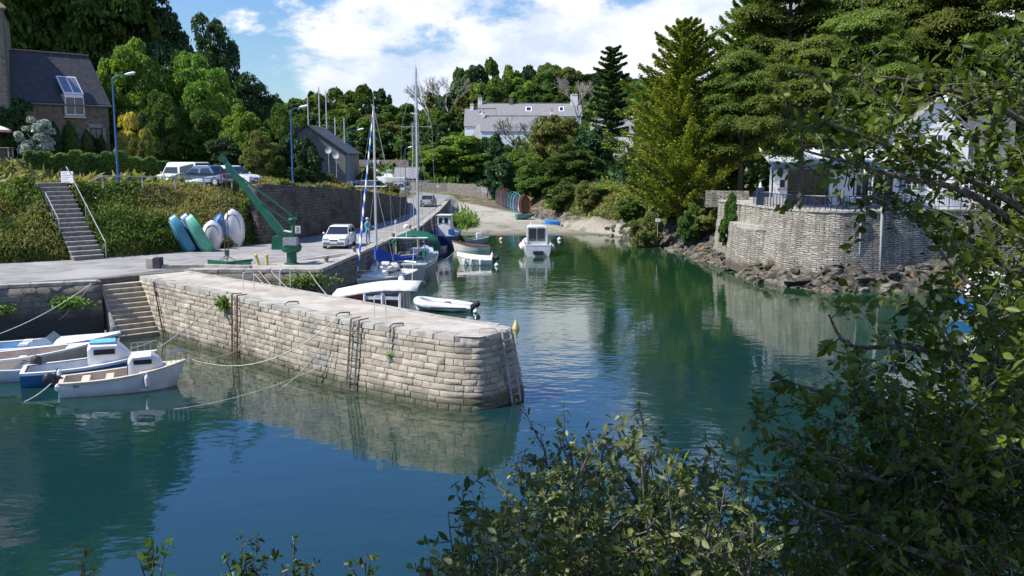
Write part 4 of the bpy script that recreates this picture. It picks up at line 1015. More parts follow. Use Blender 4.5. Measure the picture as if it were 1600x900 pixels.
def chimney(root, x, y, z0, z1, w_, d_, m=white, pots=2, parent=None):
    mb = MB(); mb.box((x, y, (z0 + z1) / 2), (w_, d_, z1 - z0)); mb.box((x, y, z1 + .06), (w_ + .14, d_ + .14, .12)); o = mb.build('chimney', m, root, bevel=.01)
    for i in range(pots):
        p = MB(); p.lathe((x - w_ / 2 + w_ * (i + .5) / pots, y, z1 + .12), [(.11, 0), (.13, .05), (.1, .32), (.12, .35)], 10); p.build('chimney_pot', mat('terracotta', (.35, .16, .09), rough=.8), o)
    return o

# stone house with slate roof, left
HZ = 8.6; RZ = math.atan2(.74, .67)
h = thing('stone_house', 'stone house with dark slate roof and white roof window, left of the first lamp', 'house', (-38.2, 72.4, HZ), RZ)
gable_house(h, 7.3, 7.0, 4.25, 8.25, -3, hstone, slate_d, .18)
# wall dormer: upright window below, sloping glazed light above
dm_ = MB(); dm_.box((4.5, .35, 4.0), (1.5, 1.1, 1.7)); dm_.build('dormer_cheek', frame_w, h, bevel=.01)
window(h, 4.5, 3.2, 1.5, 1.45, -.21, mull=1, bars=0)
sl = (8.25 - 4.25) / 3.5
a = quad_slab((3.73, -.28, 4.86), (5.27, -.28, 4.86), (5.27, 1.1, 6.33), (3.73, 1.1, 6.33), .10); ro = a.build('roof_light', frame_w, h)
for sx_ in (4.13, 4.87):
    g = quad_slab((sx_ - .3, -.15, 5.03), (sx_ + .3, -.15, 5.03), (sx_ + .3, 1.0, 6.25), (sx_ - .3, 1.0, 6.25), .03); g.build('pane', mat('sky_glass', (.16, .20, .26), rough=.1, spec=1), ro)
window(h, 6.2, .7, 1.0, 1.5, 0, mull=1, bars=2, fr=mat('dark_frame', (.06, .05, .05), rough=.6))
mb = MB()
for x0, x1, z0, z1 in ((5.42, 5.68, .5, 2.5), (6.72, 6.98, .5, 2.5), (5.42, 6.98, 2.25, 2.55)): mb.box(((x0 + x1) / 2, -.015, (z0 + z1) / 2), (x1 - x0, .06, z1 - z0))
mb.build('window_surround', mat('dressed_stone', (.36, .32, .26), (.28, .25, .20), 3), h)
window(h, 2.2, .6, .9, 1.4, 0, mull=1, bars=1)
mb = MB(); mb.tube([(-.1, -.3, 4.0), (7.5, -.3, 4.0)], .07, 8); mb.build('gutter', mat('gutter', (.16, .19, .18), rough=.5), h)
mb = MB(); mb.tube([(.12, -.25, 4.0), (.12, -.12, 3.7), (.12, -.1, -1)], .05, 6); mb.build('downpipe', mat('green_pipe', (.03, .09, .06), rough=.5), h)
mb = MB(); mb.box((4.5, -.12, 3.05), (1.7, .3, .1)); mb.build('sill', frame_w, h)
# tower
tw = thing('stone_tower', 'tall square stone tower house cut by the left edge of the picture', 'tower', (-37.6, 70.6, HZ), R(25))
q = []; Wt = 9; zt_ = 10.9
for a, b in (((-Wt, 0), (0, 0)), ((0, 0), (0, Wt)), ((0, Wt), (-Wt, Wt)), ((-Wt, Wt), (-Wt, 0))):
    q.append([(*a, -3), (*b, -3), (*b, zt_), (*a, zt_)])
wallmesh(q).build('wall', tstone, tw, fixn=False)
pk = (-Wt / 2, Wt / 2, zt_ + 4.6); e_ = .35
for a, b in (((-Wt - e_, -e_), (e_, -e_)), ((e_, -e_), (e_, Wt + e_)), ((e_, Wt + e_), (-Wt - e_, Wt + e_)), ((-Wt - e_, Wt + e_), (-Wt - e_, -e_))):
    m2 = wallmesh([[(*a, zt_ - .15), (*b, zt_ - .15), pk]]); m2.build('roof', brickmat('lichen_slate', (.17, .16, .15), (.22, .20, .18), (.12, .11, .1), .35, .22, .01, .4, c3=(.42, .20, .09)), tw, fixn=False)
mb = MB(); mb.box((-Wt / 2, 0, zt_ - .12), (Wt + .5, .3, .22)); mb.build('cornice', coping, tw)
window(tw, -1.9, 6.2, .8, 1.3, 0, mull=0, bars=1, fr=mat('dark_frame', (.06,) * 3))
mb = MB(); mb.tube([(.08, -.1, zt_), (.08, -.1, -1)], .06, 6); mb.build('downpipe', mat('green_pipe', (.03, .09, .06)), tw)

# grey gabled shed with a slate-hung wall behind the ivy
g_ = thing('grey_gabled_shed', 'grey slate-hung gable of a shed behind the ivy bushes and boat masts', 'building', (-26.6, 110, 3.0), 0)
grey_w = brickmat('grey_slates', (.19, .19, .185), (.25, .25, .24), (.14, .14, .135), .3, .25, .01, .4, c3=(.31, .30, .28))
q = [[(0, 0, 0), (7.0, 0, 0), (7.0, 0, 6.1), (2.7, 0, 9.1), (0, 0, 7.2)], [(7.0, 0, 0), (7.0, 10, 0), (7.0, 10, 6.1), (7.0, 0, 6.1)]]
wallmesh(q).build('wall', grey_w, g_, fixn=False)
quad_slab((2.7, -.25, 9.2), (7.4, -.25, 5.92), (7.4, 10, 5.92), (2.7, 10, 9.2), .12).build('roof', slate_d, g_)
quad_slab((-.3, -.25, 7.1), (2.7, -.25, 9.2), (2.7, 10, 9.2), (-.3, 10, 7.1), .12).build('roof', slate_d, g_)
chimney(g_, 1.0, 2.0, 7.2, 8.9, .6, .5, m=hstone, pots=1)

# white houses on the hill
def X(px, d): return (px - 800) / FPX * d
hw = thing('white_house', 'long white house with pale slate roofs, chimneys and skylights on the wooded hill', 'house', (X(748, 203), 203, 8), 0)
gable_house(hw, 22.2, 7.5, 9.2, 12.0, -3, white, slate_l, .2)
chimney(hw, .3, 3.7, 9, 13.0, .9, .8, m=white); chimney(hw, 7.0, 3.7, 11, 13.4, .8, .8, m=hstone); chimney(hw, 20.9, 3.7, 9.5, 13.9, 1.5, 1.2, m=white)
for x_, w1 in ((10.9, 1.3), (18.0, 1.1)):
    k = (12 - 9.2) / 3.75; z_ = lambda y: 9.32 + k * y
    o_ = quad_slab((x_ - w1 / 2, 1.2, z_(1.2) + .06), (x_ + w1 / 2, 1.2, z_(1.2) + .06), (x_ + w1 / 2, 2.6, z_(2.6) + .06), (x_ - w1 / 2, 2.6, z_(2.6) + .06), .12).build('skylight', frame_w, hw)
    w2 = w1 - .36; quad_slab((x_ - w2 / 2, 1.38, z_(1.38) + .075), (x_ + w2 / 2, 1.38, z_(1.38) + .075), (x_ + w2 / 2, 2.42, z_(2.42) + .075), (x_ - w2 / 2, 2.42, z_(2.42) + .075), .02).build('pane', glass, o_)
hl_ = thing('white_house', 'left wing of the white hillside house, with a white chimney at its lit gable', 'house', (X(727, 198), 198, 8), 0)
gable_house(hl_, 6.5, 7.5, 6.9, 10.6, -3, white, slate_l, .15); chimney(hl_, 1.4, 3.7, 9, 11.5, .7, .7, m=white)
window(hl_, 2.2, 3.6, 1.0, 1.3, 0)
mb = MB(); mb.tube([(3.2, 3.7, 11), (3.2, 3.7, 13.6)], .04, 5); mb.bar((2.6, 3.7, 13.4), (3.9, 3.7, 13.4), .04); mb.bar((2.8, 3.7, 13.1), (3.6, 3.7, 13.1), .04); mb.build('aerial', mat('aerial_metal', (.3, .3, .3), rough=.4), hl_)
hf = thing('white_house', 'lower front building of the white hillside house, with a satellite dish on its left chimney', 'house', (X(752, 190), 190, 6), 0)
gable_house(hf, 15.6, 6.5, 7.6, 10.7, -3, white, slate_l, .15)
chimney(hf, .4, 3.2, 9.5, 11.6, .7, .6, m=white, pots=1); chimney(hf, 14.4, 3.2, 9.5, 11.9, .6, .6, m=white, pots=2)
mb = MB(); mb.lathe((0, 0, 0), [(.0, .0), (.3, .04), (.45, .12), (.44, .13), (.0, .03)], 14); mb.v = [(x - .1, -z + 2.7, y + 11.4) for x, y, z in mb.v]; mb.build('satellite_dish', mat('dish', (.75, .75, .75), rough=.4), hf)
mb = MB(); mb.add([(-3.2, .3, 3), (.1, .3, 3), (.1, .3, 8.8), (-3.2, .3, 4.4)], [(0, 1, 2, 3)]); 
quad_slab((-3.0, -.6, 4.6), (.0, -.6, 4.9), (.0, 3.2, 9.2), (-.9, 3.2, 9.0), .12).build('lean_to_roof', slate_l, hf)
window(hf, 1.8, 4.6, 1.1, 1.5, 0); window(hf, 8.0, 4.6, 1.1, 1.5, 0)
h3 = thing('white_cottage', 'small white cottage glimpsed behind the dark pine left of the golden cypress', 'house', (X(922, 158), 158, 5), R(-8))
gable_house(h3, 7.0, 6, 7.4, 9.9, -3, white, slate_l, .2); window(h3, 1.6, 4.7, .9, 1.3, 0); window(h3, 5.0, 4.7, .9, 1.3, 0); chimney(h3, 6.6, 3, 8.8, 10.7, .6, .6)
# small shed at the boatyard
sh_ = thing('boatyard_shed', 'small shed with a grey slate roof behind the far parked car', 'shed', (X(617, 168), 168, 2.6), R(-4))
gable_house(sh_, 4.2, 4.0, 2.1, 4.0, -1, hstone, slate_l, .15)
d_ = MB(); d_.box((1.2, -.02, 1.0), (.9, .05, 2.0)); d_.build('door', blue_paint, sh_)

# --- cafe pavilion and white house on the terrace
pv = thing('cafe_pavilion', 'glazed terrace pavilion with white walls and a pale translucent roof behind the railing', 'pavilion', (X(1206, 68.5), 68.5, TZ), R(-2))
mb = MB(); mb.box((.5, 0, 1.35), (1.0, .2, 2.7)); mb.build('wall', white, pv, bevel=.01)
mb = MB(); mb.box((4.85, -.2, 1.35), (1.7, .2, 2.7)); mb.build('wall', white, pv, bevel=.01)
window(pv, .62, 1.2, .5, .7, -.1, mull=0)
dk = mat('tinted_glass', (.03, .035, .04), rough=.08, spec=.9)
for i in range(3):
    m1 = MB(); x0 = 1.05 + i * 1.0; 
    for cx, cz, dx, dz in ((x0, 1.3, .07, 2.6), (x0 + .93, 1.3, .07, 2.6), (x0 + .465, 2.56, .86, .07), (x0 + .465, .06, .86, .1), (x0 + .465, 1.0, .86, .05)): m1.box((cx, .0, cz), (dx, .07, dz))
    f_ = m1.build('glazed_panel', mat('wood_frame', (.16, .13, .10), (.1, .08, .06), 5), pv); m2 = MB(); m2.box((x0 + .465, .03, 1.3), (.86, .02, 2.4)); m2.build('pane', dk, f_)
m1 = MB()
for cx, cz, dx, dz in ((5.9, 1.15, .1, 2.3), (7.0, 1.15, .1, 2.3), (6.45, 2.28, 1.2, .1)): m1.box((cx, -.2, cz), (dx, .14, dz))
f_ = m1.build('door', frame_w, pv); m2 = MB(); m2.box((6.45, .25, 1.1), (1.05, .04, 2.2)); m2.build('pane', dk, f_)
m2 = MB(); m2.box((6.1, -.28, 1.75), (.32, .03, .7)); m2.build('notice', mat('notice', (.5, .42, .30), (.35, .3, .2), 9), f_)
for i in range(2):
    m1 = MB(); x0 = 7.2 + i * .75
    for cx, cz, dx, dz in ((x0, 1.3, .06, 2.6), (x0 + .7, 1.3, .06, 2.6), (x0 + .35, 2.57, .64, .06), (x0 + .35, .05, .64, .08)): m1.box((cx, -.1, cz), (dx, .07, dz))
    f_ = m1.build('glazed_panel', frame_w, pv); m2 = MB(); m2.box((x0 + .35, -.07, 1.3), (.64, .02, 2.4)); m2.build('pane', dk, f_)
rm_ = mat('polycarbonate', (.55, .60, .62), (.45, .52, .55), 1.5, .35, spec=.6)
quad_slab((-.3, -1.2, 2.72), (8.9, -1.4, 2.78), (8.9, 3.6, 4.1), (-.3, 3.6, 4.0), .06).build('roof', rm_, pv)
mb = MB(); 
for i in range(10): x0 = -.3 + i * 1.02; mb.bar((x0, -1.25, 2.83), (x0, 3.6, 4.16), .05, .05)
mb.build('roof_ribs', frame_w, pv)
mb = MB(); mb.bar((-.4, -1.3, 2.66), (9.0, -1.45, 2.72), .12, .18); mb.build('fascia', mat('fascia_blue', (.12, .20, .26), rough=.5), pv)
mb = MB(); mb.bar((-.2, 0, 0.0), (-.2, 0, 2.8), .12); mb.build('post', frame_w, pv)
for x0 in (6.0, 8.9): mb = MB(); mb.tube([(x0, -1.2, 0), (x0, -1.2, 2.7)], .05, 8); mb.build('post', mat('grey_metal', (.4, .4, .4)), pv)

wh = thing('white_villa', 'white house with blue shutters, half hidden by foreground leaves, right of the cafe pavilion', 'house', (X(1382, 72), 72, TZ), R(-3))
z0 = 0
q = [[(0, 0, z0), (4.6, 0, z0), (4.6, 0, 3.2), (0, 0, 3.2)], [(1.2, .02, 3.2), (6.0, .02, 3.2), (6.0, .02, 5.6), (3.6, .02, 7.9), (1.2, .02, 5.6)], [(4.6, .0, 0), (9.0, 0, 0), (9.0, 0, 3.2), (4.6, 0, 3.2)], [(0, 7, 0), (0, 0, 0), (0, 0, 3.2), (0, 7, 3.2)], [(1.2, 7, 3.2), (1.2, .02, 3.2), (1.2, .02, 5.6), (1.2, 7, 5.6)]]
wallmesh(q).build('wall', white, wh, fixn=False)
wallmesh([[(6.0, .5, 3.2), (9.6, .5, 3.2), (9.6, .5, 6.6), (6.0, .5, 6.6)]]).build('slate_hung_wall', grey_w, wh, fixn=False)
quad_slab((.9, -.2, 5.35), (3.6, -.2, 8.0), (3.6, 7.4, 8.0), (.9, 7.4, 5.35), .1).build('roof', slate_l, wh)
quad_slab((3.6, -.2, 8.0), (6.3, -.2, 5.35), (6.3, 7.4, 5.35), (3.6, 7.4, 8.0), .1).build('roof', slate_l, wh)
quad_slab((-.2, -.3, 3.15), (9.2, -.3, 3.15), (9.2, .6, 3.6), (-.2, .6, 3.6), .08).build('lean_to_roof', slate_l, wh)
for wx in (1.9, 3.8, 6.2): window(wh, wx, .9, .9, 1.4, 0, mull=1, bars=2)
mb = MB(); mb.box((1.18, -.06, 1.6), (.42, .04, 1.4))
for k in range(7): mb.box((1.18, -.09, 1.0 + k * .2), (.36, .02, .05))
mb.build('shutter', blue_paint, wh)
mb = MB(); mb.box((2.62, -.06, 1.6), (.42, .04, 1.4)); mb.build('shutter', blue_paint, wh)
window(wh, 3.6, 3.9, .9, 1.3, .02, mull=1); chimney(wh, 5.6, 3, 5.5, 8.2, .7, .6)
# low white parapet right of the cafe
pp = thing('white_parapet', 'low white parapet wall in front of the white villa, at the right of the railing', 'wall', (X(1415, 64), 64, TZ))
mb = MB(); 
for i in range(10):
    a = (i * .42, -.55 * math.sin(i / 10 * 3.14)); b = ((i + 1) * .42, -.55 * math.sin((i + 1) / 10 * 3.14)); mb.bar((*a, .5), (*b, .5), .16, 1.0)
mb.build('wall', white, pp)

# --- garden of the stone house: planted terrace wall, hedge, steps, shrubs, parasol
ga, gb, gc = D(44, 262, 66.5), D(190, 262, 69), D(268, 268, 72)
gw = thing('garden_wall', 'mossy stone wall overgrown by a dark hedge, between the upper road and the stone house', 'wall', (ga[0], ga[1], 6.5))
mb = wall_uv(resample([(ga[0], ga[1]), (gb[0], gb[1]), (gc[0], gc[1])], .8), 6.6, lambda p: float(np.interp(p.x, [ga[0], gb[0], gc[0]], [8.5, 8.5, 7.9])), .1, 4, .04)
o_ = mb.build('masonry', rw, gw, world=True, fixn=False); sm = o_.modifiers.new('s', 'SOLIDIFY'); sm.thickness = .5; sm.offset = -1
rs = np.random.RandomState(4); n = 26000; u = rs.rand(n); A = np.array(ga[:2]); B = np.array(gb[:2]); C_ = np.array(gc[:2])
xy = np.where(u[:, None] < .65, A + (B - A) * (u / .65)[:, None], B + (C_ - B) * ((u - .65) / .35)[:, None]); 
zt2 = np.interp(u, [0, .65, 1], [8.75, 8.75, 8.0]); v = rs.rand(n) ** .5; thick = .45 * rs.rand(n)
bump_ = np.sin(u * 60) * .12 + np.sin(u * 23) * .14
pos = np.stack([xy[:, 0] + .0, xy[:, 1] - thick * (.6 + .6 * v) - .1 + (rs.rand(n) < .3) * rs.rand(n) * .9, 6.9 + (zt2 - 6.9 + bump_) * v], -1)
nr_ = np.stack([rs.normal(size=n) * .6, -1 + rs.normal(size=n) * .6, .5 + rs.normal(size=n) * .6], -1)
me = cards_mesh('hedge', pos, nr_, .10, 1.5, L_HEDGE, .1, seed=5)
for vv in me.vertices: vv.co -= gw.location
link_mesh('hedge', me, None, gw)
gs = thing('garden_steps', 'old stone garden steps climbing to the terrace left of the hedge wall', 'steps', (X(27, 66), 66, 6.9))
for i in range(7):
    mb = MB(); mb.box((-i * .06, i * .30, i * .21 + .08), (1.15 - i * .02, .42, .2)); mb.build('step', coping, gs, bevel=.015)
gw2 = thing('garden_wall', 'rough stone wall at the left edge beside the garden steps', 'wall', (X(2, 66), 66, 6.9))
mb = wall_uv(resample([(X(-80, 66), 64.5), (X(14, 66), 66.2)], .6), 6.6, 8.3, .1, 4, .05); o_ = mb.build('masonry', rw, gw2, world=True, fixn=False); sm = o_.modifiers.new('s', 'SOLIDIFY'); sm.thickness = .5; sm.offset = -1
def cone_bush(px, d, top, base, wpx, m, label, name='conical_cypress', kind='cone', n=7000):
    x, y, z = D(px, top, d); zb = D(px, base, d)[2]; H = z - zb; W = wpx * d / FPX; rs = np.random.RandomState(int(px))
    v = rs.rand(n); a = rs.rand(n) * 6.28
    rad = W / 2 * np.clip(np.interp(v, [0, .1, .45, .8, 1], [.75, .95, 1, .62, .05]), 0, 1) * (1 - .25 * rs.rand(n)) * (1 + .08 * np.sin(a * 4 + v * 9))
    pos = np.stack([rad * np.cos(a), rad * np.sin(a), v * H], -1); nr = np.stack([np.cos(a), np.sin(a), .3 + 0 * a], -1) + rs.normal(size=(n, 3)) * .5
    t_ = thing(name, label, 'shrub', (x, y, zb)); al = np.stack([0 * a, 0 * a, 1 + 0 * a], -1)
    link_mesh('foliage', cards_mesh('foliage', pos, nr, .09, 1.8, m, .1, along=al, seed=3), None, t_)
    mb = MB(); mb.tube([(0, 0, -.3), (0, 0, H * .6)], [.07, .03], 6); mb.build('trunk', bark, t_)
cone_bush(83, 71.5, 190, 243, 20, L_DARK, 'first small conical cypress, nearest the grey shrub, in front of the stone house')
cone_bush(107, 73, 190, 242, 25, L_HEDGE, 'widest conical cypress in front of the stone house below the roof window')
cone_bush(135, 75, 203, 241, 18, L_HEDGE, 'third conical cypress in front of the stone house, left of the lower window')
cone_bush(157, 76.5, 212, 240, 14, L_OAK, 'smallest conical cypress in front of the lower window of the stone house', n=3500)
CROWNS['greyb'] = CROWNS['greyb']
tree_px(54, 69.5, 184, 56, 'greyb', name='silver_shrub', cat='shrub', label='silver grey leaved shrub beside the parasol at the left', low=.0, base=8.3)
tree_px(22, 71, 160, 60, 'bush_dark', name='climbing_ivy', cat='shrub', label='dark bush against the foot of the stone tower', low=.0, base=8.4)
ps = thing('parasol', 'pink and white parasol at the left edge in front of the tower', 'parasol', (X(4, 69), 69, 8.5))
mb = MB(); mb.tube([(0, 0, 0), (0, 0, 2.2)], .025, 6); mb.build('pole', frame_w, ps)
m = bpy.data.materials.new('parasol_cloth'); m.use_nodes = True; t = NT(m.node_tree); t.n.clear()
sp_ = t('ShaderNodeSeparateXYZ', {0: t('ShaderNodeTexCoord').outputs['Object']}).outputs
an = t.math('ARCTAN2', sp_[1], sp_[0]); fr_ = t.math('SINE', t.math('MULTIPLY', an, 4.0))
c = t.mix(t.math('MAXIMUM', t.ss(fr_, -.05, .05), t.ss(sp_[2], 1.93, 1.95, 1, 0)), (.78, .74, .72), (.62, .28, .27))
bs = t('ShaderNodeBsdfPrincipled', {'Base Color': c, 'Roughness': .85}); t.l.new(bs.outputs[0], t('ShaderNodeOutputMaterial').inputs[0])
mb = MB(); mb.lathe((0, 0, 0), [(1.05, 1.78), (1.07, 1.95), (.8, 2.1), (.45, 2.24), (.05, 2.33), (.02, 2.34)], 16); mb.f = mb.f[:-2]; mb.build('canopy', m, ps, smooth=True, fixn=False)
pt = thing('garden_table', 'low wooden terrace table under the parasol', 'table', (X(12, 68), 68, 8.45))
mb = MB(); mb.box((0, 0, .7), (1.5, .8, .05)); mb.build('tabletop', mat('pale_wood', (.42, .36, .28), (.3, .25, .18), 5), pt, bevel=.01)
for a in (-.6, .6):
    for b in (-.3, .3): mb = MB(); mb.box((a, b, .34), (.07, .07, .68)); mb.build('leg', mat('pale_wood', (.42, .36, .28)), pt)
# far stone wall beyond the slipway
fwm = brickmat('far_wall_stone', (.20, .175, .15), (.26, .23, .20), (.17, .15, .13), .5, .22, .015, .8, c3=(.13, .11, .095))
mb = wall_uv(resample([(X(652, 158), 158), (X(700, 155), 155), (X(772, 146), 146)], .8), 1.6, 4.15, .05, 5, .03)
o_ = mb.build('far_stone_wall', fwm, fixn=False); sm = o_.modifiers.new('s', 'SOLIDIFY'); sm.thickness = .5; sm.offset = -1
tag(o_, 'long grey brown stone wall at the head of the slipway, below the broad laurel', 'wall')
mb = wall_uv(resample([(X(545, 188), 188), (X(640, 182), 182)], .8), 4, 7.9, .05, 5, .03)
o_ = mb.build('path_wall', fwm, fixn=False); sm = o_.modifiers.new('s', 'SOLIDIFY'); sm.thickness = .5; sm.offset = -1
tag(o_, 'pale wall of the raised path below the far wood, where two walkers are', 'wall')
# steps up the earth bank
bs_ = thing('bank_steps', 'concrete steps with a handrail climbing the weedy earth bank from the road', 'steps', (-24.2, 52.9, QZ))
pb0 = Vector((-24.05, 52.5, QZ)); pb1 = Vector((-28.0, 56.7, 6.95)); NSB = 17
dv = (pb1 - pb0); hd = Vector((dv.x, dv.y, 0)); hdn = hd.normalized(); sdv = Vector((-hdn.y, hdn.x, 0))
cst = mat('step_concrete', (.42, .40, .36), (.30, .285, .255), 4, .9, .4, 20); csr = mat('step_riser', (.20, .19, .17), (.14, .13, .12), 4, .9)
for i in range(NSB):
    p = pb0 + hd * i / NSB; z = QZ + dv.z * (i + 1) / NSB
    a, b = p, p + hd / NSB * 1.15; mb = MB()
    mb.prism([(q_ + sdv * s_).xy for q_, s_ in ((a - hdn * .02, .85), (a - hdn * .02, -.85), (b, -.85), (b, .85))], z - .05, z); st1 = mb.build('step', cst, bs_, world=True, bevel=.008)
    mb = MB(); mb.prism([(q_ + sdv * s_).xy for q_, s_ in ((a, .83), (a, -.83), (b, -.83), (b, .83))], z - .9, z - .053); mb.build('riser', csr, st1, world=False)
    for v_ in st1.children[0].data.vertices: v_.co -= bs_.location
rail_m = mat('galvanised', (.42, .42, .40), (.3, .3, .28), 8, .5, metal=.3)
for side in (-.95, .95):
    mb = MB(); q0 = pb0 + sdv * side; q1 = pb1 + sdv * side
    if side > 0: q0 = q0.lerp(q1, .3); q1 = q0.lerp(q1, .5)
    mb.tube([q0 + Vector((0, 0, .0)), q0 + Vector((0, 0, .95)), q1 + Vector((0, 0, .95)), q1], .028, 6); mb.tube([q0.lerp(q1, .5), q0.lerp(q1, .5) + Vector((0, 0, .95))], .025, 6)
    mb.build('handrail', rail_m, bs_, world=True)
# ------------------------------------------------------------------ boats
gel = mat('gelcoat_white', (.78, .78, .76), (.66, .66, .63), 1.4, .32, spec=.5)
cream = mat('gelcoat_cream', (.62, .54, .42), (.52, .45, .35), 3, .45)
rubber = mat('black_rubber', (.025, .025, .028), rough=.6)
ropem = mat('rope', (.55, .52, .45), (.38, .36, .31), 20, .9)
steel = mat('stainless', (.62, .62, .62), rough=.25, metal=.9)
alu = mat('aluminium_mast', (.62, .63, .64), (.5, .51, .52), 3, .4, metal=.4)
sailc = mat('white_canvas', (.72, .71, .68), (.55, .54, .52), 5, .85, .5, 8)
wood = mat('varnished_wood', (.22, .11, .045), (.15, .07, .03), 6, .4)
def cmat(name, c, rough=.4, c2=None): return mat(name, c, c2 or tuple(v * .8 for v in c), 2.5, rough)
class Boat:
    def __init__(s, name, label, cat, pos, heading, L, B, D=.35, fb=.9, fs=.55, hull=gel, transom=.82, rake=.45, group=None, z=0.0, parent=None, blunt=2.3):
        s.L, s.B, s.D, s.fb, s.fs, s.tr, s.rk = L, B, D, fb, fs, transom, rake; s.bl = blunt
        s.root = thing(name, label, cat, (pos[0], pos[1], z), R(heading), group)
        secs = []; N = 16
        for i in range(N + 1):
            t = i / N; secs.append(s.section(t))
        secs[-1] = [Vector((p[0], p[1] * .15, p[2])) for p in secs[-1]]
        s.hullo = loft([[p for p in q] for q in secs]).build('hull', hull, s.root, smooth=True, sharp=40)
    def hb(s, t):
        if t < .42: u = t / .42; f = s.tr + (1 - s.tr) * math.sin(u * math.pi / 2)
        else: u = (t - .42) / .58; f = 1 - u ** s.bl
        return max(f, .02) * s.B / 2
    def zs(s, t): return s.fs + (s.fb - s.fs) * t ** 2.0
    def xs(s, t): return (t - .5) * s.L
    def section(s, t, off=0.0, zf=None):
        h = s.hb(t) - off; z = s.zs(t); d = s.D * (1 - t ** 3); x = s.xs(t); rk = s.rk * t ** 3
        half = [(0, -d), (h * .55, -d * .72), (h * .84, -d * .1), (h * .95, z * .5), (h, z)]
        pts = [(x - rk * (1 - (zz + s.D) / (z + s.D)), -y, zz) for y, zz in half[::-1]] + [(x - rk * (1 - (zz + s.D) / (z + s.D)), y, zz) for y, zz in half[1:]]
        return [Vector(p) for p in pts]
    def openin(s, m, floor=.02, t0=.04, t1=.9, wall=.09):
        rows = []
        for i in range(13):
            t = t0 + (t1 - t0) * i / 12; h = max(s.hb(t) - wall, .02); z = s.zs(t) + .004; x = s.xs(t); fl = floor + .25 * max(0, t - .7)
            rows.append([(x, -h, z), (x, -h * .93, fl + .1), (x, -h * .8, fl), (x, h * .8, fl), (x, h * .93, fl + .1), (x, h, z)])
        mb = MB(); mb.grid(rows); n = 6; mb.f.append(tuple(range(6))); mb.f.append(tuple(72 + k for k in range(6))[::-1])
        mb.build('interior', m, s.root, fixn=False)
    def cap(s, m, w_=.10, h_=.035, t0=0.0, t1=1.0, name='gunwale', out=.03):
        mb = MB(); 
        for sg in (-1, 1):
            rows = []
            for i in range(17):
                t = t0 + (t1 - t0) * i / 16; h = s.hb(t); z = s.zs(t); x = s.xs(t)
                a = max(h - w_, 0) * sg; b = (h + out) * sg; rows.append([(x, a, z + h_), (x, b, z + h_), (x, b, z - h_), (x, b - sg * out * .9, z - h_)])
            mb.grid(rows)
        x = s.xs(t0); h = s.hb(t0); mb.box((x + w_ / 2 - .01, 0, s.zs(t0)), (w_, 2 * h, h_ * 2)); mb.build(name, m, s.root, fixn=True)
    def deck(s, m, t0=0.0, t1=1.0, camber=.05, name='deck', inset=0.0, dz=.0):
        rows = []
        for i in range(13):
            t = t0 + (t1 - t0) * i / 12; h = max(s.hb(t) - inset, .01); z = s.zs(t) + dz; x = s.xs(t)
            rows.append([(x, -h, z), (x, -h * .5, z + camber * .75), (x, 0, z + camber), (x, h * .5, z + camber * .75), (x, h, z)])
        mb = MB(); mb.grid(rows); mb.build(name, m, s.root, fixn=False, smooth=True)
    def stripe(s, m, z0, z1, name='stripe'):
        mb = MB()
        for sg in (-1, 1):
            rows = []
            for i in range(17):
                t = i / 16; q = []
                for k in (z0, z1):
                    z = s.zs(t) * k; h = s.hb(t) * (.95 + .05 * max(0, (k - .5) * 2)) + .012; rk = s.rk * t ** 3
                    q.append((s.xs(t) - rk * (1 - (z + s.D) / (s.zs(t) + s.D)) + (.02 if i == 16 else 0), sg * h, z))
                rows.append(q)
            mb.grid(rows)
        mb.build(name, m, s.root, fixn=False)
    def rail(s, t0=.8, t1=1.0, h=.45, m=steel, sides=(-1, 1), name='bow_rail', n=4):
        mb = MB(); top = []
        for sg in (-1, 1):
            pts = [(s.xs(t0 + (t1 - t0) * i / n), sg * max(s.hb(t0 + (t1 - t0) * i / n) - .06, .03), s.zs(t0 + (t1 - t0) * i / n)) for i in range(n + 1)]
            for p in pts: mb.tube([p, (p[0], p[1], p[2] + h)], .013, 5)
            top.append([(p[0], p[1], p[2] + h) for p in pts])
        mb.tube(top[0] + top[1][::-1], .015, 5); mb.build(name, m, s.root)
    def fender(s, t, side, m=gel, z=.25):
        mb = MB(); x = s.xs(t); y = side * (s.hb(t) + .08); 
        mb.lathe((x, y, z - .25), [(.02, 0), (.08, .05), (.09, .12), (.09, .36), (.08, .43), (.02, .5)], 10); mb.tube([(x, y, z + .2), (x, y * .96, s.zs(t) + .03)], .01, 4)
        mb.build('fender', m, s.root, smooth=True)
    def world(s, p):
        return s.root.matrix_basis @ Vector(p) if False else (Matrix.Translation(s.root.location) @ Matrix.Rotation(s.root.rotation_euler.z, 4, 'Z')) @ Vector(p)
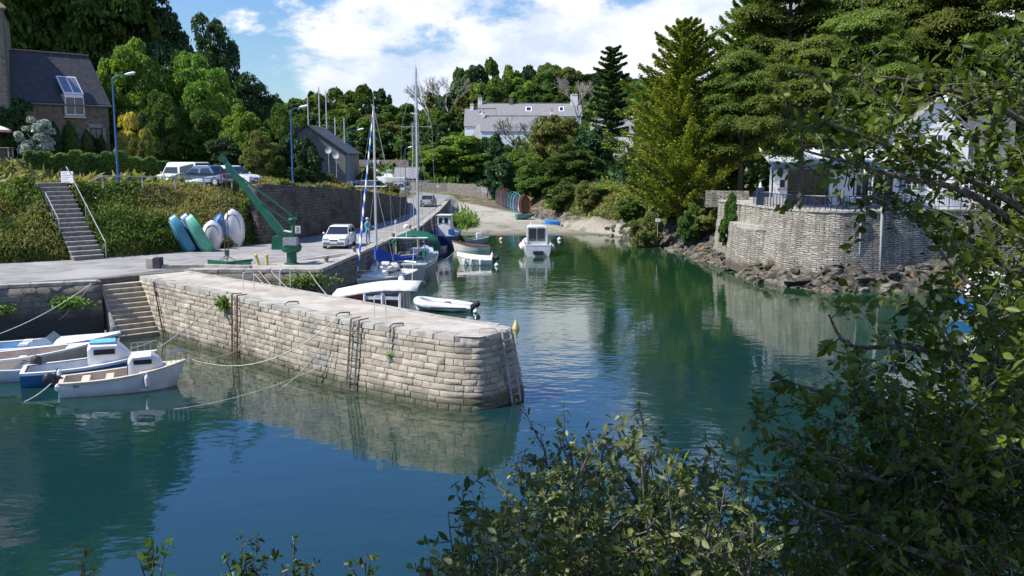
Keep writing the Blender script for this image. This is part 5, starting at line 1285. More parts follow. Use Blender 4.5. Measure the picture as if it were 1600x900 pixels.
def outboard(bt, tilt=0, cowl=rubber, sc=1.0, y=0.0, name='outboard_motor'):
    o = bpy.data.objects.new(name, None); COL.objects.link(o); o.parent = bt.root; o.location = (bt.xs(0) - .12, y, bt.zs(0) + .05); o.rotation_euler = (0, -R(tilt), 0); o.scale = (sc,) * 3
    mb = MB()
    secs = []
    for z, a, b in ((.02, .14, .11), (.08, .19, .15), (.22, .20, .155), (.34, .18, .14), (.40, .10, .09)):
        secs.append([Vector((-.12 + a * math.cos(k / 10 * 6.283), b * math.sin(k / 10 * 6.283), z)) for k in range(10)])
    loft(secs, closed=True).build('cowl', cowl, o, smooth=True)
    mb = MB(); mb.box((-.12, 0, -.28), (.13, .09, .6), taper=1.2); mb.box((-.14, 0, -.55), (.26, .16, .015)); mb.tube([(-.27, 0, -.66), (-.02, 0, -.66)], [.05, .03], 8); mb.box((-.1, 0, -.76), (.11, .02, .18)); mb.box((-.29, 0, -.66), (.03, .22, .05)); mb.box((-.29, 0, -.66), (.03, .05, .22)); mb.box((.04, 0, -.08), (.12, .2, .22)); mb.build('leg', rubber, o)
    mb = MB(); mb.tube([(.0, 0, .1), (.35, .02, .14)], .02, 6); mb.build('tiller', rubber, o)
def px_pos(px, py, h=0.0): return P(px, py, h)[:2]
# near group, bottom left --------
b = Boat('fishing_boat', 'cream and white open boat with a small cuddy, nearest of the boats at the left', 'boat', (-14.3, 33.45), 21, 4.3, 1.75, .35, .92, .52, gel, .8, .5)
b.openin(cream, .18, .04, .64); b.cap(cream, .16, .03); b.deck(cream, .62, .995, .05, 'foredeck', .05, .012)
mb = MB(); secs = []
for x, hw_, z1 in ((.15, .42, 1.08), (.30, .47, 1.30), (.95, .44, 1.33), (1.22, .34, 1.12), (1.34, .28, .95)):
    secs.append([Vector((x, -hw_, .55)), Vector((x, -hw_ * .93, z1 - .08)), Vector((x, -hw_ * .7, z1)), Vector((x, hw_ * .7, z1)), Vector((x, hw_ * .93, z1 - .08)), Vector((x, hw_, .55))])
loft(secs).build('cuddy', gel, b.root, smooth=True, sharp=30)
for sg in (-1, 1): mb = MB(); mb.box((.66, sg * .463, 1.06), (.62, .02, .17), rx=sg * .05); mb.build('cuddy_window', glass, b.root)
mb = MB(); mb.box((.13, 0, .78), (.03, .6, .5)); mb.build('cuddy_door', rubber, b.root)
for x in (-1.3, -.5): mb = MB(); mb.box((x, 0, .48), (.28, 1.45, .04)); mb.build('thwart', cream, b.root, bevel=.01)
b.rail(.84, 1.0, .42); b.fender(.68, -1, z=.4); outboard(b, 58, y=.15); BOW1 = b.world((b.xs(1), 0, 1.02)); ST1 = b.world((b.xs(0), .3, .7))
mb = MB(); mb.box((b.xs(.03), -.55, .38), (.5, .35, .22)); mb.build('stern_locker', gel, b.root, bevel=.04)
mb = MB()
def glyphs(mb, x, y, z, s, n, seed, side=-1, tilt=0):   # registration characters
    r_ = random.Random(seed)
    for i in range(n):
        cx = x + i * s * .75
        for k in range(3):
            if k == 1: mb.box((cx, y, z), (s * .4, .006, s * .13))
            else: mb.box((cx + (k - 1) * s * .2, y, z), (s * .12, .006, s * .9))
glyphs(mb, b.xs(.12), -b.hb(.12) * .985 - .012, .42, .11, 3, 1); mb.build('registration_marks', rubber, b.root)
b = Boat('fishing_boat', 'blue hulled boat with a white cabin, just behind the cream and white one', 'boat', (-16.25, 35.1), 22, 4.8, 1.9, .35, .9, .52, cmat('hull_blue', (.03, .16, .38)), .82, .5)
b.openin(cmat('pale_grey_in', (.5, .53, .55)), .16, .04, .5); b.cap(gel, .14, .05); b.deck(gel, .5, .995, .05, 'foredeck', .05, .012)
secs = []
for x, hw_, z1 in ((-.1, .55, 1.25), (.05, .6, 1.42), (.95, .56, 1.40), (1.3, .42, 1.05), (1.4, .36, .95)):
    secs.append([Vector((x, -hw_, .6)), Vector((x, -hw_ * .93, z1 - .08)), Vector((x, -hw_ * .7, z1)), Vector((x, hw_ * .7, z1)), Vector((x, hw_ * .93, z1 - .08)), Vector((x, hw_, .6))])
loft(secs).build('cabin', gel, b.root, smooth=True, sharp=30)
for sg in (-1, 1): mb = MB(); mb.box((.5, sg * .585, 1.12), (.75, .02, .2), rx=sg * .05); mb.build('cabin_window', glass, b.root)
mb = MB(); mb.box((.45, 0, 1.44), (.95, .9, .05)); mb.build('hatch_cover', cmat('aqua', (.18, .48, .58)), b.root, bevel=.02)
b.rail(.8, 1.0, .42); b.fender(.28, -1, z=.42); BOW2 = b.world((b.xs(1), 0, .98)); ST2 = b.world((b.xs(0), -.3, .7))
mb = MB(); glyphs(mb, b.xs(.5), -b.hb(.5) * .985 - .012, .40, .16, 4, 3); mb.build('registration_marks', rubber, b.root)
b = Boat('open_boat', 'cream open boat with a beige interior, its bow tucked behind the blue boat', 'boat', (-19.6, 36.6), 17, 5.2, 2.0, .35, .95, .55, cream, .8, .7)
b.openin(cmat('beige_in', (.58, .48, .38)), .12, .04, .8); b.cap(gel, .16, .04); b.deck(gel, .8, .995, .04, 'foredeck', .04, .012)
for x in (-1.4, -.2, .9): mb = MB(); mb.box((x, 0, .42), (.28, 1.6, .04)); mb.build('thwart', gel, b.root, bevel=.01)
b = Boat('sport_boat', 'pale blue sport boat with a windscreen, farthest of the boats at the left edge', 'boat', (-19.6, 38.7), 14, 5.6, 2.1, .35, .95, .6, cmat('hull_blue2', (.05, .22, .5)), .86, .8)
b.openin(cmat('pale_blue_in', (.35, .55, .68)), .15, .04, .55); b.cap(gel, .18, .05); b.deck(gel, .55, .995, .12, 'foredeck', .05, .012)
mb = MB(); mb.add([(.25, -.8, .8), (.25, .8, .8), (.0, .74, 1.06), (.0, -.74, 1.06)], [(0, 1, 2, 3)]); mb.add([(.25, -.8, .8), (-.5, -.85, .75), (-.45, -.8, .95), (.0, -.74, 1.06)], [(0, 1, 2, 3)]); mb.build('windscreen', mat('perspex', (.25, .32, .36), rough=.1, spec=.8), b.root, fixn=False)
mb = MB(); mb.box((-.9, .3, .55), (.45, .45, .5)); mb.build('seat', gel, b.root, bevel=.05)
mb = MB(); mb.box((-.9, -.45, .55), (.45, .45, .5)); mb.build('seat', gel, b.root, bevel=.05); mb = MB(); mb.tube([(2.2, 0, .95), (2.2, 0, 1.12)], .04, 8); mb.build('cleat', steel, b.root)
b = Boat('small_dinghy', 'white dinghy cut by the left edge, only its stern and dark outboard in view', 'boat', (-20.4, 34.9), 188, 3.4, 1.5, .25, .7, .45, gel, .85, .4)
b.openin(cmat('grey_in', (.4, .4, .4)), .1, .04, .9); b.cap(gel, .1, .03); outboard(b, 15, sc=1.05)

# sailboats along the quay --------
def sloop(name, label, pos, heading, L, B, mast_h, mast_t, hullm, deckm_, cat='sailboat', jib=None, boomc=None, fb=1.25, fs=1.0, boom_len=2.8, stripe_=None, swing=0):
    b = Boat(name, label, cat, pos, heading, L, B, .5, fb, fs, hullm, .72, .9)
    b.deck(deckm_, 0, 1, .06); b.cap(gel, .05, .04, name='toe_rail')
    if stripe_: b.stripe(stripe_, .80, .90)
    xm = b.xs(mast_t); secs = []
    for t, w_, h_ in ((.30, .30, .30), (.34, .32, .42), (mast_t + .02, .28, .38), (mast_t + .12, .20, .2), (mast_t + .16, .12, .05)):
        x = b.xs(t); z = b.zs(t) + .03; hw_ = B * w_; secs.append([Vector((x, -hw_, z)), Vector((x, -hw_ * .9, z + h_ * .85)), Vector((x, -hw_ * .6, z + h_)), Vector((x, hw_ * .6, z + h_)), Vector((x, hw_ * .9, z + h_ * .85)), Vector((x, hw_, z))])
    loft(secs).build('coachroof', gel, b.root, smooth=True, sharp=30)
    for sg in (-1, 1): mb = MB(); mb.box((b.xs((mast_t + .34) / 2), sg * B * .298, b.zs(.45) + .24), (L * (mast_t - .36), .02, .13)); mb.build('cabin_window', glass, b.root)
    zb = b.zs(mast_t) + .4
    mb = MB(); mb.tube([(xm, 0, zb - .3), (xm, 0, mast_h)], [.085, .065], 8); mb.box((xm + .1, 0, mast_h + .02), (.35, .05, .06)); mb.tube([(xm, 0, mast_h), (xm, 0, mast_h + .7)], .012, 4); mast = mb.build('mast', alu, b.root, smooth=True)
    for k in (.55,) if mast_h < 13 else (.38, .68):
        mb = MB(); z = zb + (mast_h - zb) * k; mb.bar((xm, -B * .36, z), (xm, B * .36, z), .07, .03); mb.build('spreader', alu, mast)
    mb = MB(); rg = .012
    bow = (b.xs(.985), 0, b.zs(1) + .05); st = (b.xs(.01), 0, b.zs(0) + .05); top = (xm, 0, mast_h - .1)
    mb.tube([top, st], rg, 4)
    if not jib: mb.tube([top, bow], rg, 4)
    for sg in (-1, 1):
        k = .55 if mast_h < 13 else .68; sp_ = (xm, sg * B * .36, zb + (mast_h - zb) * k); cp = (xm - .1, sg * (b.hb(mast_t) - .06), b.zs(mast_t)); mb.tube([top, sp_, cp], rg, 4); mb.tube([(xm, 0, sp_[2] - .1), (cp[0] - .3, cp[1], cp[2])], rg, 4)
    mb.build('rigging', steel, b.root)
    zbm = zb + .75; mb = MB(); mb.tube([(-.1, 0, zbm), (-boom_len, 0, zbm + .05)], .05, 8); bo_ = mb.build('boom', alu, b.root); bo_.location = (xm, 0, 0); bo_.rotation_euler.z = R(swing)
    if boomc:
        rows = []
        for i in range(11):
            u = i / 10; x = .12 - u * (boom_len + .1); hgt = .75 * (1 - u) ** 2.2 + .16; w_ = .16 - .05 * u; z = zbm - .05 - .12 * math.sin(u * 3.14)
            rows.append([Vector((x, w_ * math.cos(a) * (1 - .5 * max(0, math.sin(a))), z + (hgt if math.sin(a) > 0 else .12) * math.sin(a))) for a in [k / 10 * 6.283 for k in range(10)]])
        sc_ = loft(rows, closed=True).build('sail_cover', boomc, b.root, smooth=True); sc_.location = (xm, 0, 0); sc_.rotation_euler.z = R(swing)
    # lifelines
    mb = MB()
    for sg in (-1, 1):
        pts = [(b.xs(t), sg * (b.hb(t) - .07), b.zs(t)) for t in (.03, .15, .28, .42, .56, .7, .82, .92, .985)]
        for p in pts: mb.tube([p, (p[0], p[1], p[2] + .55)], .012, 4, cap=False)
        for dz in (.3, .55): mb.tube([(p[0], p[1], p[2] + dz) for p in pts], .007 if dz < .5 else .009, 3, cap=False)
    mb.tube([(b.xs(.985), -.08, b.zs(1) + .55), (b.xs(1.0), 0, b.zs(1) + .56), (b.xs(.985), .08, b.zs(1) + .55)], .014, 5); mb.tube([(b.xs(.03), -b.hb(.03) + .07, b.zs(0) + .55), (b.xs(.0), 0, b.zs(0) + .55), (b.xs(.03), b.hb(.03) - .07, b.zs(0) + .55)], .014, 5)
    mb.build('lifelines', steel, b.root)
    return b, xm, zb, mast, bow, top
hx = math.degrees(math.atan2(-.955, -.27))
b, xm, zb, mast, bow, top = sloop('sailboat', 'white sailboat with a blue sail cover and a blue and white striped furled jib', (-8.25, 58.4), hx, 7.6, 2.6, 11.6, .60, cmat('hull_grey_blue', (.34, .42, .48)), gel, jib=1, boomc=cmat('blue_canvas', (.02, .07, .38), .8), boom_len=2.9, swing=-38)
# furled jib with a spiral of blue and white
m = bpy.data.materials.new('striped_sail'); m.use_nodes = True; t = NT(m.node_tree); t.n.clear()
sp_ = t('ShaderNodeSeparateXYZ', {0: t('ShaderNodeTexCoord').outputs['Object']}).outputs
wv = t.math('SINE', t.math('ADD', t.math('MULTIPLY', sp_[2], 7.5), t.math('ARCTAN2', sp_[1], .05)))
bs = t('ShaderNodeBsdfPrincipled', {'Base Color': t.mix(t.ss(wv, -.05, .15), (.05, .18, .55), (.8, .8, .78)), 'Roughness': .8}); t.l.new(bs.outputs[0], t('ShaderNodeOutputMaterial').inputs[0])
A = Vector(bow); B_ = Vector(top); mb = MB(); pts = [A.lerp(B_, i / 24) for i in range(1, 25)]; mb.tube(pts, [.03] + [.085 - .05 * i / 23 for i in range(1, 24)], 8); mb.build('furled_jib', m, b.root, smooth=True)
for x, y, s_ in ((.5, .3, .35), (.1, -.35, .42), (-.3, .1, .5), (.9, -.1, .3), (-.9, .5, .35), (.35, .75, .28)):
    mb = MB(); mb.ball((x, y, b.zs(.5) + .5), s_, (1.2, .9, .7), 10, 6); r_ = random.Random(int(x * 100)); mb.v = [(vx + r_.uniform(-.06, .06), vy + r_.uniform(-.06, .06), vz + r_.uniform(-.05, .05)) for vx, vy, vz in mb.v]; mb.build('folded_sail', sailc, b.root, smooth=True, sharp=50)
for k in range(3): mb = MB(); mb.tube([(2.3 - k * .1, -.5 + k * .35, b.zs(.8) + .12), (3.1 - k * .2, -.3 + k * .25, b.zs(.9) + .12)], .09, 8); mb.build('fender', gel, b.root, smooth=True)
mb = MB(); mb.lathe((-1.6, -.7, b.zs(.3) + .1), [(.14, 0), (.16, .3), (.15, .5), (.05, .55)], 10); mb.build('jerrycan', cmat('yellow_plastic', (.6, .5, .08)), b.root, smooth=True)
SB1 = b
b, xm, zb, mast, bow, top = sloop('sailboat', 'larger grey hulled sailboat with a green boom tent and a steel stern arch', (-7.0, 68.2), 90, 11.2, 3.1, 14.9, .58, cmat('hull_slate', (.13, .17, .21)), cmat('deck_pale_blue', (.45, .55, .66)), boom_len=3.6, fb=1.5, fs=1.25, stripe_=gel)
tentm = leafmat('green_tent', (.01, .12, .08), (.015, .16, .11), trans=.25, rough=.7, gain=1)
rows = []
for i in range(9):
    u = i / 8; x = xm - .4 - u * 4.6; z = zb + .95 + .1 * math.sin(u * 9); w_ = 1.25 + .25 * math.sin(u * 3.14)
    rows.append([(x, w_ * 1.25 * math.cos(a), b.zs(.3) + .7 + (z + .35 - b.zs(.3) - .7) * math.sin(a) ** .8) for a in [math.pi * k / 12 for k in range(13)]])
mb = MB(); mb.grid(rows); o_ = mb.build('boom_tent', tentm, b.root, smooth=True, fixn=False)
mb = MB(); xa = b.xs(.04)
for sg in (-1, 1): mb.tube([(xa, sg * 1.0, 1.3), (xa + .1, sg * 1.05, 2.6), (xa + .1, sg * .9, 2.95)], .03, 6); mb.tube([(xa + .7, sg * 1.1, 1.3), (xa + .2, sg * 1.0, 2.8)], .025, 6)
mb.tube([(xa + .1, -.9, 2.95), (xa + .1, .9, 2.95)], .03, 6); mb.build('stern_arch', steel, b.root)
mb = MB(); mb.box((xa + .1, .0, 3.03), (.5, 2.5, .05)); mb.build('arch_panel', gel, b.root, bevel=.01)
mb = MB(); mb.tube([(xa + .1, .2, 3.0), (xa + .1, .2, 3.7)], .02, 5); mb.lathe((xa + .1, .2, 3.7), [(.2, 0), (.22, .06), (.2, .18), (.05, .24)], 12); mb.build('radar_dome', gel, b.root, smooth=True)
mb = MB(); mb.tube([(xa + .3, .95, 1.3), (xa + .3, .95, 4.0)], .025, 6); mb.box((xa + .3, .95, 4.1), (.5, .12, .18)); mb.build('wind_generator', gel, b.root)
for x, y in ((.5, .6), (.9, -.5), (1.4, .2), (.8, .1)): mb = MB(); mb.box((b.xs(0) + x + .6, y, 1.75), (.5, .45, .5), rz=x); mb.build('deck_gear', mat('dark_gear', (.06, .06, .07), (.12, .11, .1), 4, .7), b.root, bevel=.06)
mb = MB(); mb.box((b.xs(.02), -1.0, 1.9), (.1, .3, .55)); mb.build('life_ring_cover', cmat('teal_cover', (.02, .28, .2)), b.root, bevel=.05)
mb = MB(); mb.tube([(xm, 0, 9.7), (xm + .02, 0, 9.7)], .02, 5)
for sg in (-1, 1): mb.tube([(xm, sg * .1, 3), (xm, sg * .12, 14)], .012, 4)
mb.tube([(xm - 1.0, .2, 3), (xm - .9, .22, 11)], .03, 5); mb.build('halyards', alu, b.root)
SB2 = b
# white motor boat behind the pier --------
b = Boat('motor_boat', 'white motor boat with a long white canopy and dark red cabin side, behind the pier', 'boat', (-7.0, 42.0), 176, 6.6, 2.4, .4, 1.15, .8, gel, .88, .5, z=.18)
b.openin(cream, .3, .03, .55); b.cap(gel, .12, .04); b.deck(gel, .55, .995, .06, 'foredeck', .05, .012)
rows = []
for i in range(9):
    u = i / 8; x = -2.9 + u * 3.9; z = 2.62 - .42 * max(0, (u - .35) / .65) ** 1.4; hw_ = 1.12 - .12 * u
    rows.append([(x, -hw_, z - .22), (x, -hw_ * .8, z - .04), (x, 0, z + .08), (x, hw_ * .8, z - .04), (x, hw_, z - .22)])
mb = MB(); mb.grid(rows); o_ = mb.build('canopy', sailc, b.root, smooth=True, fixn=False); sm = o_.modifiers.new('s', 'SOLIDIFY'); sm.thickness = .05
maroon = cmat('maroon', (.16, .035, .03))
mb = MB(); mb.box((.25, 1.0, 1.45), (1.4, .05, 1.0)); mb.build('cabin_side', maroon, b.root); mb = MB(); mb.box((-1.3, 1.0, 1.05), (1.65, .06, .5)); mb.box((-1.3, 1.0, 2.1), (1.65, .06, .16)); mb.build('cabin_frame', gel, b.root); mb = MB(); mb.box((-.3, -1.0, 1.45), (2.5, .05, 1.0)); mb.build('cabin_side', maroon, b.root)
for y in (-1.02, -.4, .4, 1.02): mb = MB(); mb.box((-2.1, y, 1.55), (.12, .14, 1.55)); mb.build('cabin_post', gel, b.root, bevel=.02)
for x in (-2.08, -1.3, -.5): mb = MB(); mb.tube([(x + .02, 1.02, .85), (x, 1.02, 2.35)], .065, 6); mb.build('cabin_post', gel, b.root)
for y in (-.72, .0, .72): mb = MB(); mb.box((-2.08, y, 1.65), (.02, .52, .95)); mb.build('cabin_curtain', maroon, b.root)
mb = MB(); mb.box((-2.1, 0, .98), (.1, 2.1, .3)); mb.build('aft_bulkhead', gel, b.root, bevel=.02)
for x in (-1.9, -1.0): mb = MB(); mb.box((x, 1.035, 1.75), (.6, .02, .5)); mb.build('side_window', glass, b.root)
mb = MB(); mb.tube([(1.5, .6, 1.1), (1.3, .6, 2.0)], .02, 5); mb.tube([(1.5, -.6, 1.1), (1.3, -.6, 2.0)], .02, 5); mb.build('canopy_pole', steel, b.root)
mb = MB(); mb.tube([(-2.4, -.3, 2.6), (-2.5, -.3, 4.1)], .012, 4); mb.ball((-1.9, -.35, 2.78), .14); mb.build('antenna', gel, b.root)
b.rail(.78, 1.0, .4)
# inflatable --------
def tubes(root, L, B, r, m):
    pts = []
    for t in range(0, 21):
        a = -math.pi / 2 + math.pi * t / 20; pts.append((L * .18 + math.cos(a) * B * .62 * 1.0, math.sin(a) * B / 2, r + .1 + .16 * math.cos(a)))
    pts = [(-L / 2, -B / 2, r), (-L * .2, -B / 2, r)] + pts + [(-L * .2, B / 2, r), (-L / 2, B / 2, r)]
    mb = MB(); mb.tube(pts, [r * .35] + [r] * (len(pts) - 2) + [r * .35], 12); mb.build('tube', m, root, smooth=True)
b = Boat('inflatable_dinghy', 'white inflatable dinghy with a dark stripe and outboard, just beyond the pier', 'boat', px_pos(692, 484), 172, 3.2, .9, .1, .3, .25, gel, .9, .1)
tubes(b.root, 3.4, 1.35, .23, gel); outboard(b, 40, sc=.95)
mb = MB(); mb.box((-.2, 0, .4), (.25, 1.0, .04)); mb.build('thwart', wood, b.root)
mb = MB(); 
for sg in (-1, 1): mb.bar((-1.5, sg * .905, .25), (.5, sg * .905, .25), .012, .07)
mb.build('rubbing_strake', cmat('navy', (.02, .03, .09)), b.root)
# far group --------
navy = cmat('navy_hull', (.012, .022, .09))
b = Boat('fishing_boat', 'dark blue fishing boat with a narrow white wheelhouse, against the far quay wall', 'boat', px_pos(699, 384), 84, 6.0, 2.5, .5, 1.6, 1.15, navy, .86, .5)
b.deck(cmat('grey_deck', (.2, .24, .3)), 0, 1, .02, dz=-.12); b.cap(cmat('blue_rail', (.05, .12, .3)), .08, .05)
mb = MB(); mb.box((-.4, .1, 2.0), (1.5, 1.25, 1.9)); mb.box((-.4, .1, 3.0), (1.75, 1.45, .08)); mb.build('wheelhouse', gel, b.root, bevel=.03)
for y in (-.2, .35): mb = MB(); mb.box((-1.16, .1 + y, 2.5), (.02, .35, .5)); mb.build('wheelhouse_window', glass, b.root)
mb = MB(); mb.tube([(-2.2, -1.0, 1.0), (-2.2, -1.0, 2.1), (-2.2, 0, 2.3), (-2.2, 1.0, 2.1), (-2.2, 1.0, 1.0)], .04, 6); mb.tube([(-1, -.6, 3), (-1, -.6, 4)], .02, 5); mb.build('gantry', steel, b.root)
for y in (.75, -.75): mb = MB(); mb.box((-2.0, y, 1.5), (.6, .5, .5)); mb.build('net_bin', cmat('blue_bin', (.03, .1, .3)), b.root, bevel=.04)
b = Boat('tender', 'small grey white tender lying under the stern of the dark blue fishing boat', 'dinghy', px_pos(681, 389), 160, 1.9, 1.1, .15, .45, .3, gel, .85, .2); b.openin(cmat('grey_in', (.4,) * 3), .08); b.cap(gel, .08, .03)
b = Boat('rowing_dinghy', 'white rowing dinghy with a brown gunwale, right of the dark blue fishing boat', 'dinghy', px_pos(735, 391), 168, 3.5, 1.4, .2, .85, .45, gel, .7, .3); b.openin(cmat('brown_in', (.22, .14, .1)), .1); b.cap(wood, .06, .05)
for x in (-.9, .1): mb = MB(); mb.box((x, 0, .35), (.22, 1.1, .03)); mb.build('thwart', wood, b.root)
b = Boat('open_boat', 'grey blue open boat with a dark outboard, just behind the brown edged dinghy', 'boat', px_pos(745, 383), 12, 2.5, 1.4, .25, .8, .55, cmat('grey_hull', (.35, .42, .45)), .85, .3); b.openin(cmat('teal_in', (.1, .25, .25)), .12); b.cap(gel, .1, .04); outboard(b, 20); mb = MB(); mb.box((.2, 0, .9), (.5, .5, .6)); mb.build('console', gel, b.root, bevel=.05); b.rail(.6, 1, .4)
b = Boat('covered_tender', 'cream covered tender with a dark outboard, nearest of the small boats in mid water', 'dinghy', px_pos(742, 413), 172, 2.9, 1.4, .2, .7, .42, gel, .8, .3)
b.deck(sailc, .0, 1.0, .28, 'cover', -.03, .02); b.cap(gel, .05, .04); outboard(b, 35, sc=.95); 
for k in (.3, .55, .75): b.fender(k, 1, z=.25)
b = Boat('cabin_cruiser', 'white cabin cruiser with large dark windows, seen stern on in the middle of the water', 'boat', (2.15, 82.3), 92, 5.8, 2.45, .45, 1.35, .95, gel, .9, .5)
b.openin(cmat('cream_in', (.6, .58, .52)), .35, .02, .4); b.deck(gel, .38, 1, .06); b.cap(gel, .12, .05)
secs = []
for x, hw_, z1 in ((-1.0, .92, 2.45), (-.9, .95, 2.55), (.7, .85, 2.5), (1.35, .7, 1.7), (1.9, .5, 1.3)):
    secs.append([Vector((x, -hw_, .8)), Vector((x, -hw_ * .9, z1 - .08)), Vector((x, -hw_ * .7, z1)), Vector((x, hw_ * .7, z1)), Vector((x, hw_ * .9, z1 - .08)), Vector((x, hw_, .8))])
loft(secs).build('wheelhouse', gel, b.root, smooth=True, sharp=30)
for y in (-.37, .37): mb = MB(); mb.box((-1.02, y, 1.75), (.03, .66, 1.1)); mb.build('window', mat('tinted_glass', (.03,) * 3), b.root)
for sg in (-1, 1): mb = MB(); mb.box((-.1, sg * .9, 2.0), (1.2, .03, .45), rx=sg * -.06 * -1); mb.build('side_window', glass, b.root)
for y in (-.9, .9): mb = MB(); mb.tube([(-1.05, y, .95), (-1.05, y, 2.5)], .025, 5); mb.build('cabin_post', gel, b.root)
mb = MB(); mb.tube([(-.6, -.3, 2.5), (-.6, -.3, 4.3)], .012, 4); mb.tube([(-.5, .5, 2.5), (-.5, .5, 2.8)], .06, 8); mb.build('antenna', gel, b.root)
for sg in (-1, 1):
    for k in (.2, .45, .65): mb = MB(); mb.ball((b.xs(k), sg * (b.hb(k) + .14), .7), .19, (1, 1, 1.25)); mb.build('fender', gel, b.root, smooth=True)
mb = MB(); mb.box((b.xs(0) - .2, 0, .35), (.4, .9, .3)); mb.build('engine_bracket', rubber, b.root, bevel=.04)
mb = MB(); mb.box((b.xs(0) - .03, .35, .8), (.02, .9, .12)); 
b.rail(.0, .3, .35, name='stern_rail')
b = Boat('blue_dinghy', 'bright blue small boat lying on the sand at the right end of the beach', 'dinghy', P(863, 352, .35)[:2], 170, 1.9, 1.1, .1, .55, .4, cmat('bright_blue', (.04, .22, .62)), .85, .2, z=.42); b.deck(cmat('bright_blue', (.04,) * 3), 0, 1, .12, 'cover')
b = Boat('moored_boat', 'white boat with a blue hull stripe glimpsed through the leaves at the right edge', 'boat', (26.5, 50.0), 185, 6.2, 2.3, .4, 1.3, .9, gel, .85, .6); b.deck(gel, 0, 1, .06); b.stripe(cmat('bright_blue', (.04,) * 3), .3, .85); 
mb = MB(); mb.box((.3, 0, 1.7), (2.4, 1.6, 1.1), taper=.8); mb.build('cabin', gel, b.root, bevel=.06); mb = MB(); mb.box((.3, -.78, 1.8), (1.6, .1, .4)); mb.build('cabin_window', glass, b.root); mb = MB(); mb.box((-1.9, 0, 1.35), (1.4, 1.8, .5), taper=.8); mb.build('cover', cmat('bright_blue', (.04,) * 3), b.root, bevel=.05)
# buoys
def buoy(px, py, m, label, kind=0, r=.22):
    x, y = px_pos(px, py); t_ = thing('mooring_buoy', label, 'buoy', (x, y, 0)); mb = MB()
    if kind == 0: mb.ball((0, 0, .08), r, (1, 1, .95), 14, 9)
    else: mb.lathe((0, 0, -.15), [(.03, -.1), (r, .05), (r * 1.05, .2), (r * .55, .45), (.04, .62)], 14)
    mb.build('float', m, t_, smooth=True); mb = MB(); mb.lathe((0, 0, .08 + r * .9 if kind == 0 else .45), [(.03, 0), (.035, .05), (.015, .09)], 8); mb.build('ring', steel, t_)
buoy(806, 514, cmat('buoy_yellow', (.72, .55, .22)), 'pale yellow conical buoy in open water just beyond the pier head', 1, .17)
buoy(743, 489, gel, 'white round buoy behind the outboard of the inflatable dinghy', 0, .13)
buoy(769, 403, gel, 'white conical buoy at the engine of the covered tender', 1, .19)
buoy(776, 416, gel, 'white round buoy in front of the covered tender, right of its engine', 0, .17)
buoy(783, 375, cmat('buoy_cream', (.6, .52, .3)), 'small cream buoy left of the white cabin cruiser, near the beach', 0, .2)
buoy(874, 375, gel, 'small white buoy right of the white cabin cruiser', 0, .22)
# dinghies stored on land
def stored(pos, rot, L, B, colour, label, grp, inner=None, name='stored_dinghy'):
    b = Boat(name, label, 'dinghy', pos, 0, L, B, .3, .42, .36, colour, .78, .12, group=grp, blunt=3.6)
    b.root.location = pos; b.root.rotation_euler = rot; b.openin(inner or cmat('grey_in', (.4,) * 3), -.12); b.cap(colour, .05, .02); return b
cols = [('dark_green', (.02, .12, .08)), ('brick_red', (.30, .05, .03)), ('rust_red', (.35, .07, .05)), ('dark_grey', (.05, .07, .08)), ('charcoal', (.04, .05, .06)), ('mid_green', (.03, .22, .12)), ('turquoise', (.05, .38, .42)), ('sky_blue', (.18, .45, .62)), ('ivory', (.65, .6, .5)), ('signal_red', (.42, .04, .02))]
names_ = ['dark green upright dinghy at the far end of the slipway row', 'brick red upright dinghy next to the dark green one in the slipway row', 'rusty red upright dinghy, third from the far end of the slipway row', 'dark grey upright dinghy in the middle of the slipway row', 'charcoal upright dinghy beside the mid green one in the slipway row', 'mid green upright dinghy in the slipway row', 'turquoise upright dinghy in the slipway row', 'sky blue upright dinghy in the slipway row', 'ivory upright dinghy next to the last red one in the slipway row', 'bright red upright dinghy at the near end of the slipway row']
for i, ((nm_, c), lb) in enumerate(zip(cols, names_)):
    u = i / 9; d = 138 - 15 * u; px = 782 + 36 * u + (3 if i > 7 else 0); x = X(px, d); z = max(th(x, d), .8)
    stored((x, d, z + 1.25), (0, R(-83), R(60 if i < 8 else 95)), 2.5, 1.25, cmat(nm_, c), lb, 'upright dinghies on the slipway', wood if i == 9 else None)
b = stored((X(819, 117), 117, .95), (0, 0, R(20)), 2.2, 1.1, cmat('teal_dinghy', (.05, .25, .22)), 'small teal dinghy lying flat in front of the upright row', None); b.root['group'] = 'dinghies lying on the slipway'; del b.root['group']
LN = 'dinghies leaning against the earth bank'
stored((X(278, 56.9), 56.9, 3.75), (R(0), R(-62), R(215)), 2.45, 1.1, cmat('teal_blue', (.04, .22, .32)), 'teal blue dinghy leaning at the left end of the row under the bank', LN)
stored((X(297, 57.6), 57.6, 3.8), (R(0), R(-60), R(212)), 2.5, 1.15, cmat('deep_blue', (.03, .10, .32)), 'deep blue dinghy leaning behind the green one under the bank', LN)
stored((X(307, 57.2), 57.0, 3.75), (R(0), R(-60), R(215)), 2.5, 1.15, cmat('sea_green', (.10, .42, .28)), 'sea green dinghy leaning beside the deep blue one under the bank', LN)
stored((X(329, 58.6), 58.8, 3.55), (R(0), R(-76), R(-75)), 1.8, 1.2, gel, 'smallest white dinghy standing upright, left of the blue one under the bank', LN)
stored((X(343, 59.8), 60.0, 3.75), (R(0), R(-78), R(-70)), 2.15, 1.05, cmat('royal_blue', (.05, .18, .45)), 'royal blue dinghy standing between the two white ones under the bank', LN)
stored((X(362, 60), 60.2, 3.88), (R(0), R(-78), R(-80)), 2.45, 1.35, gel, 'largest white dinghy standing upright at the right end of the row', LN)
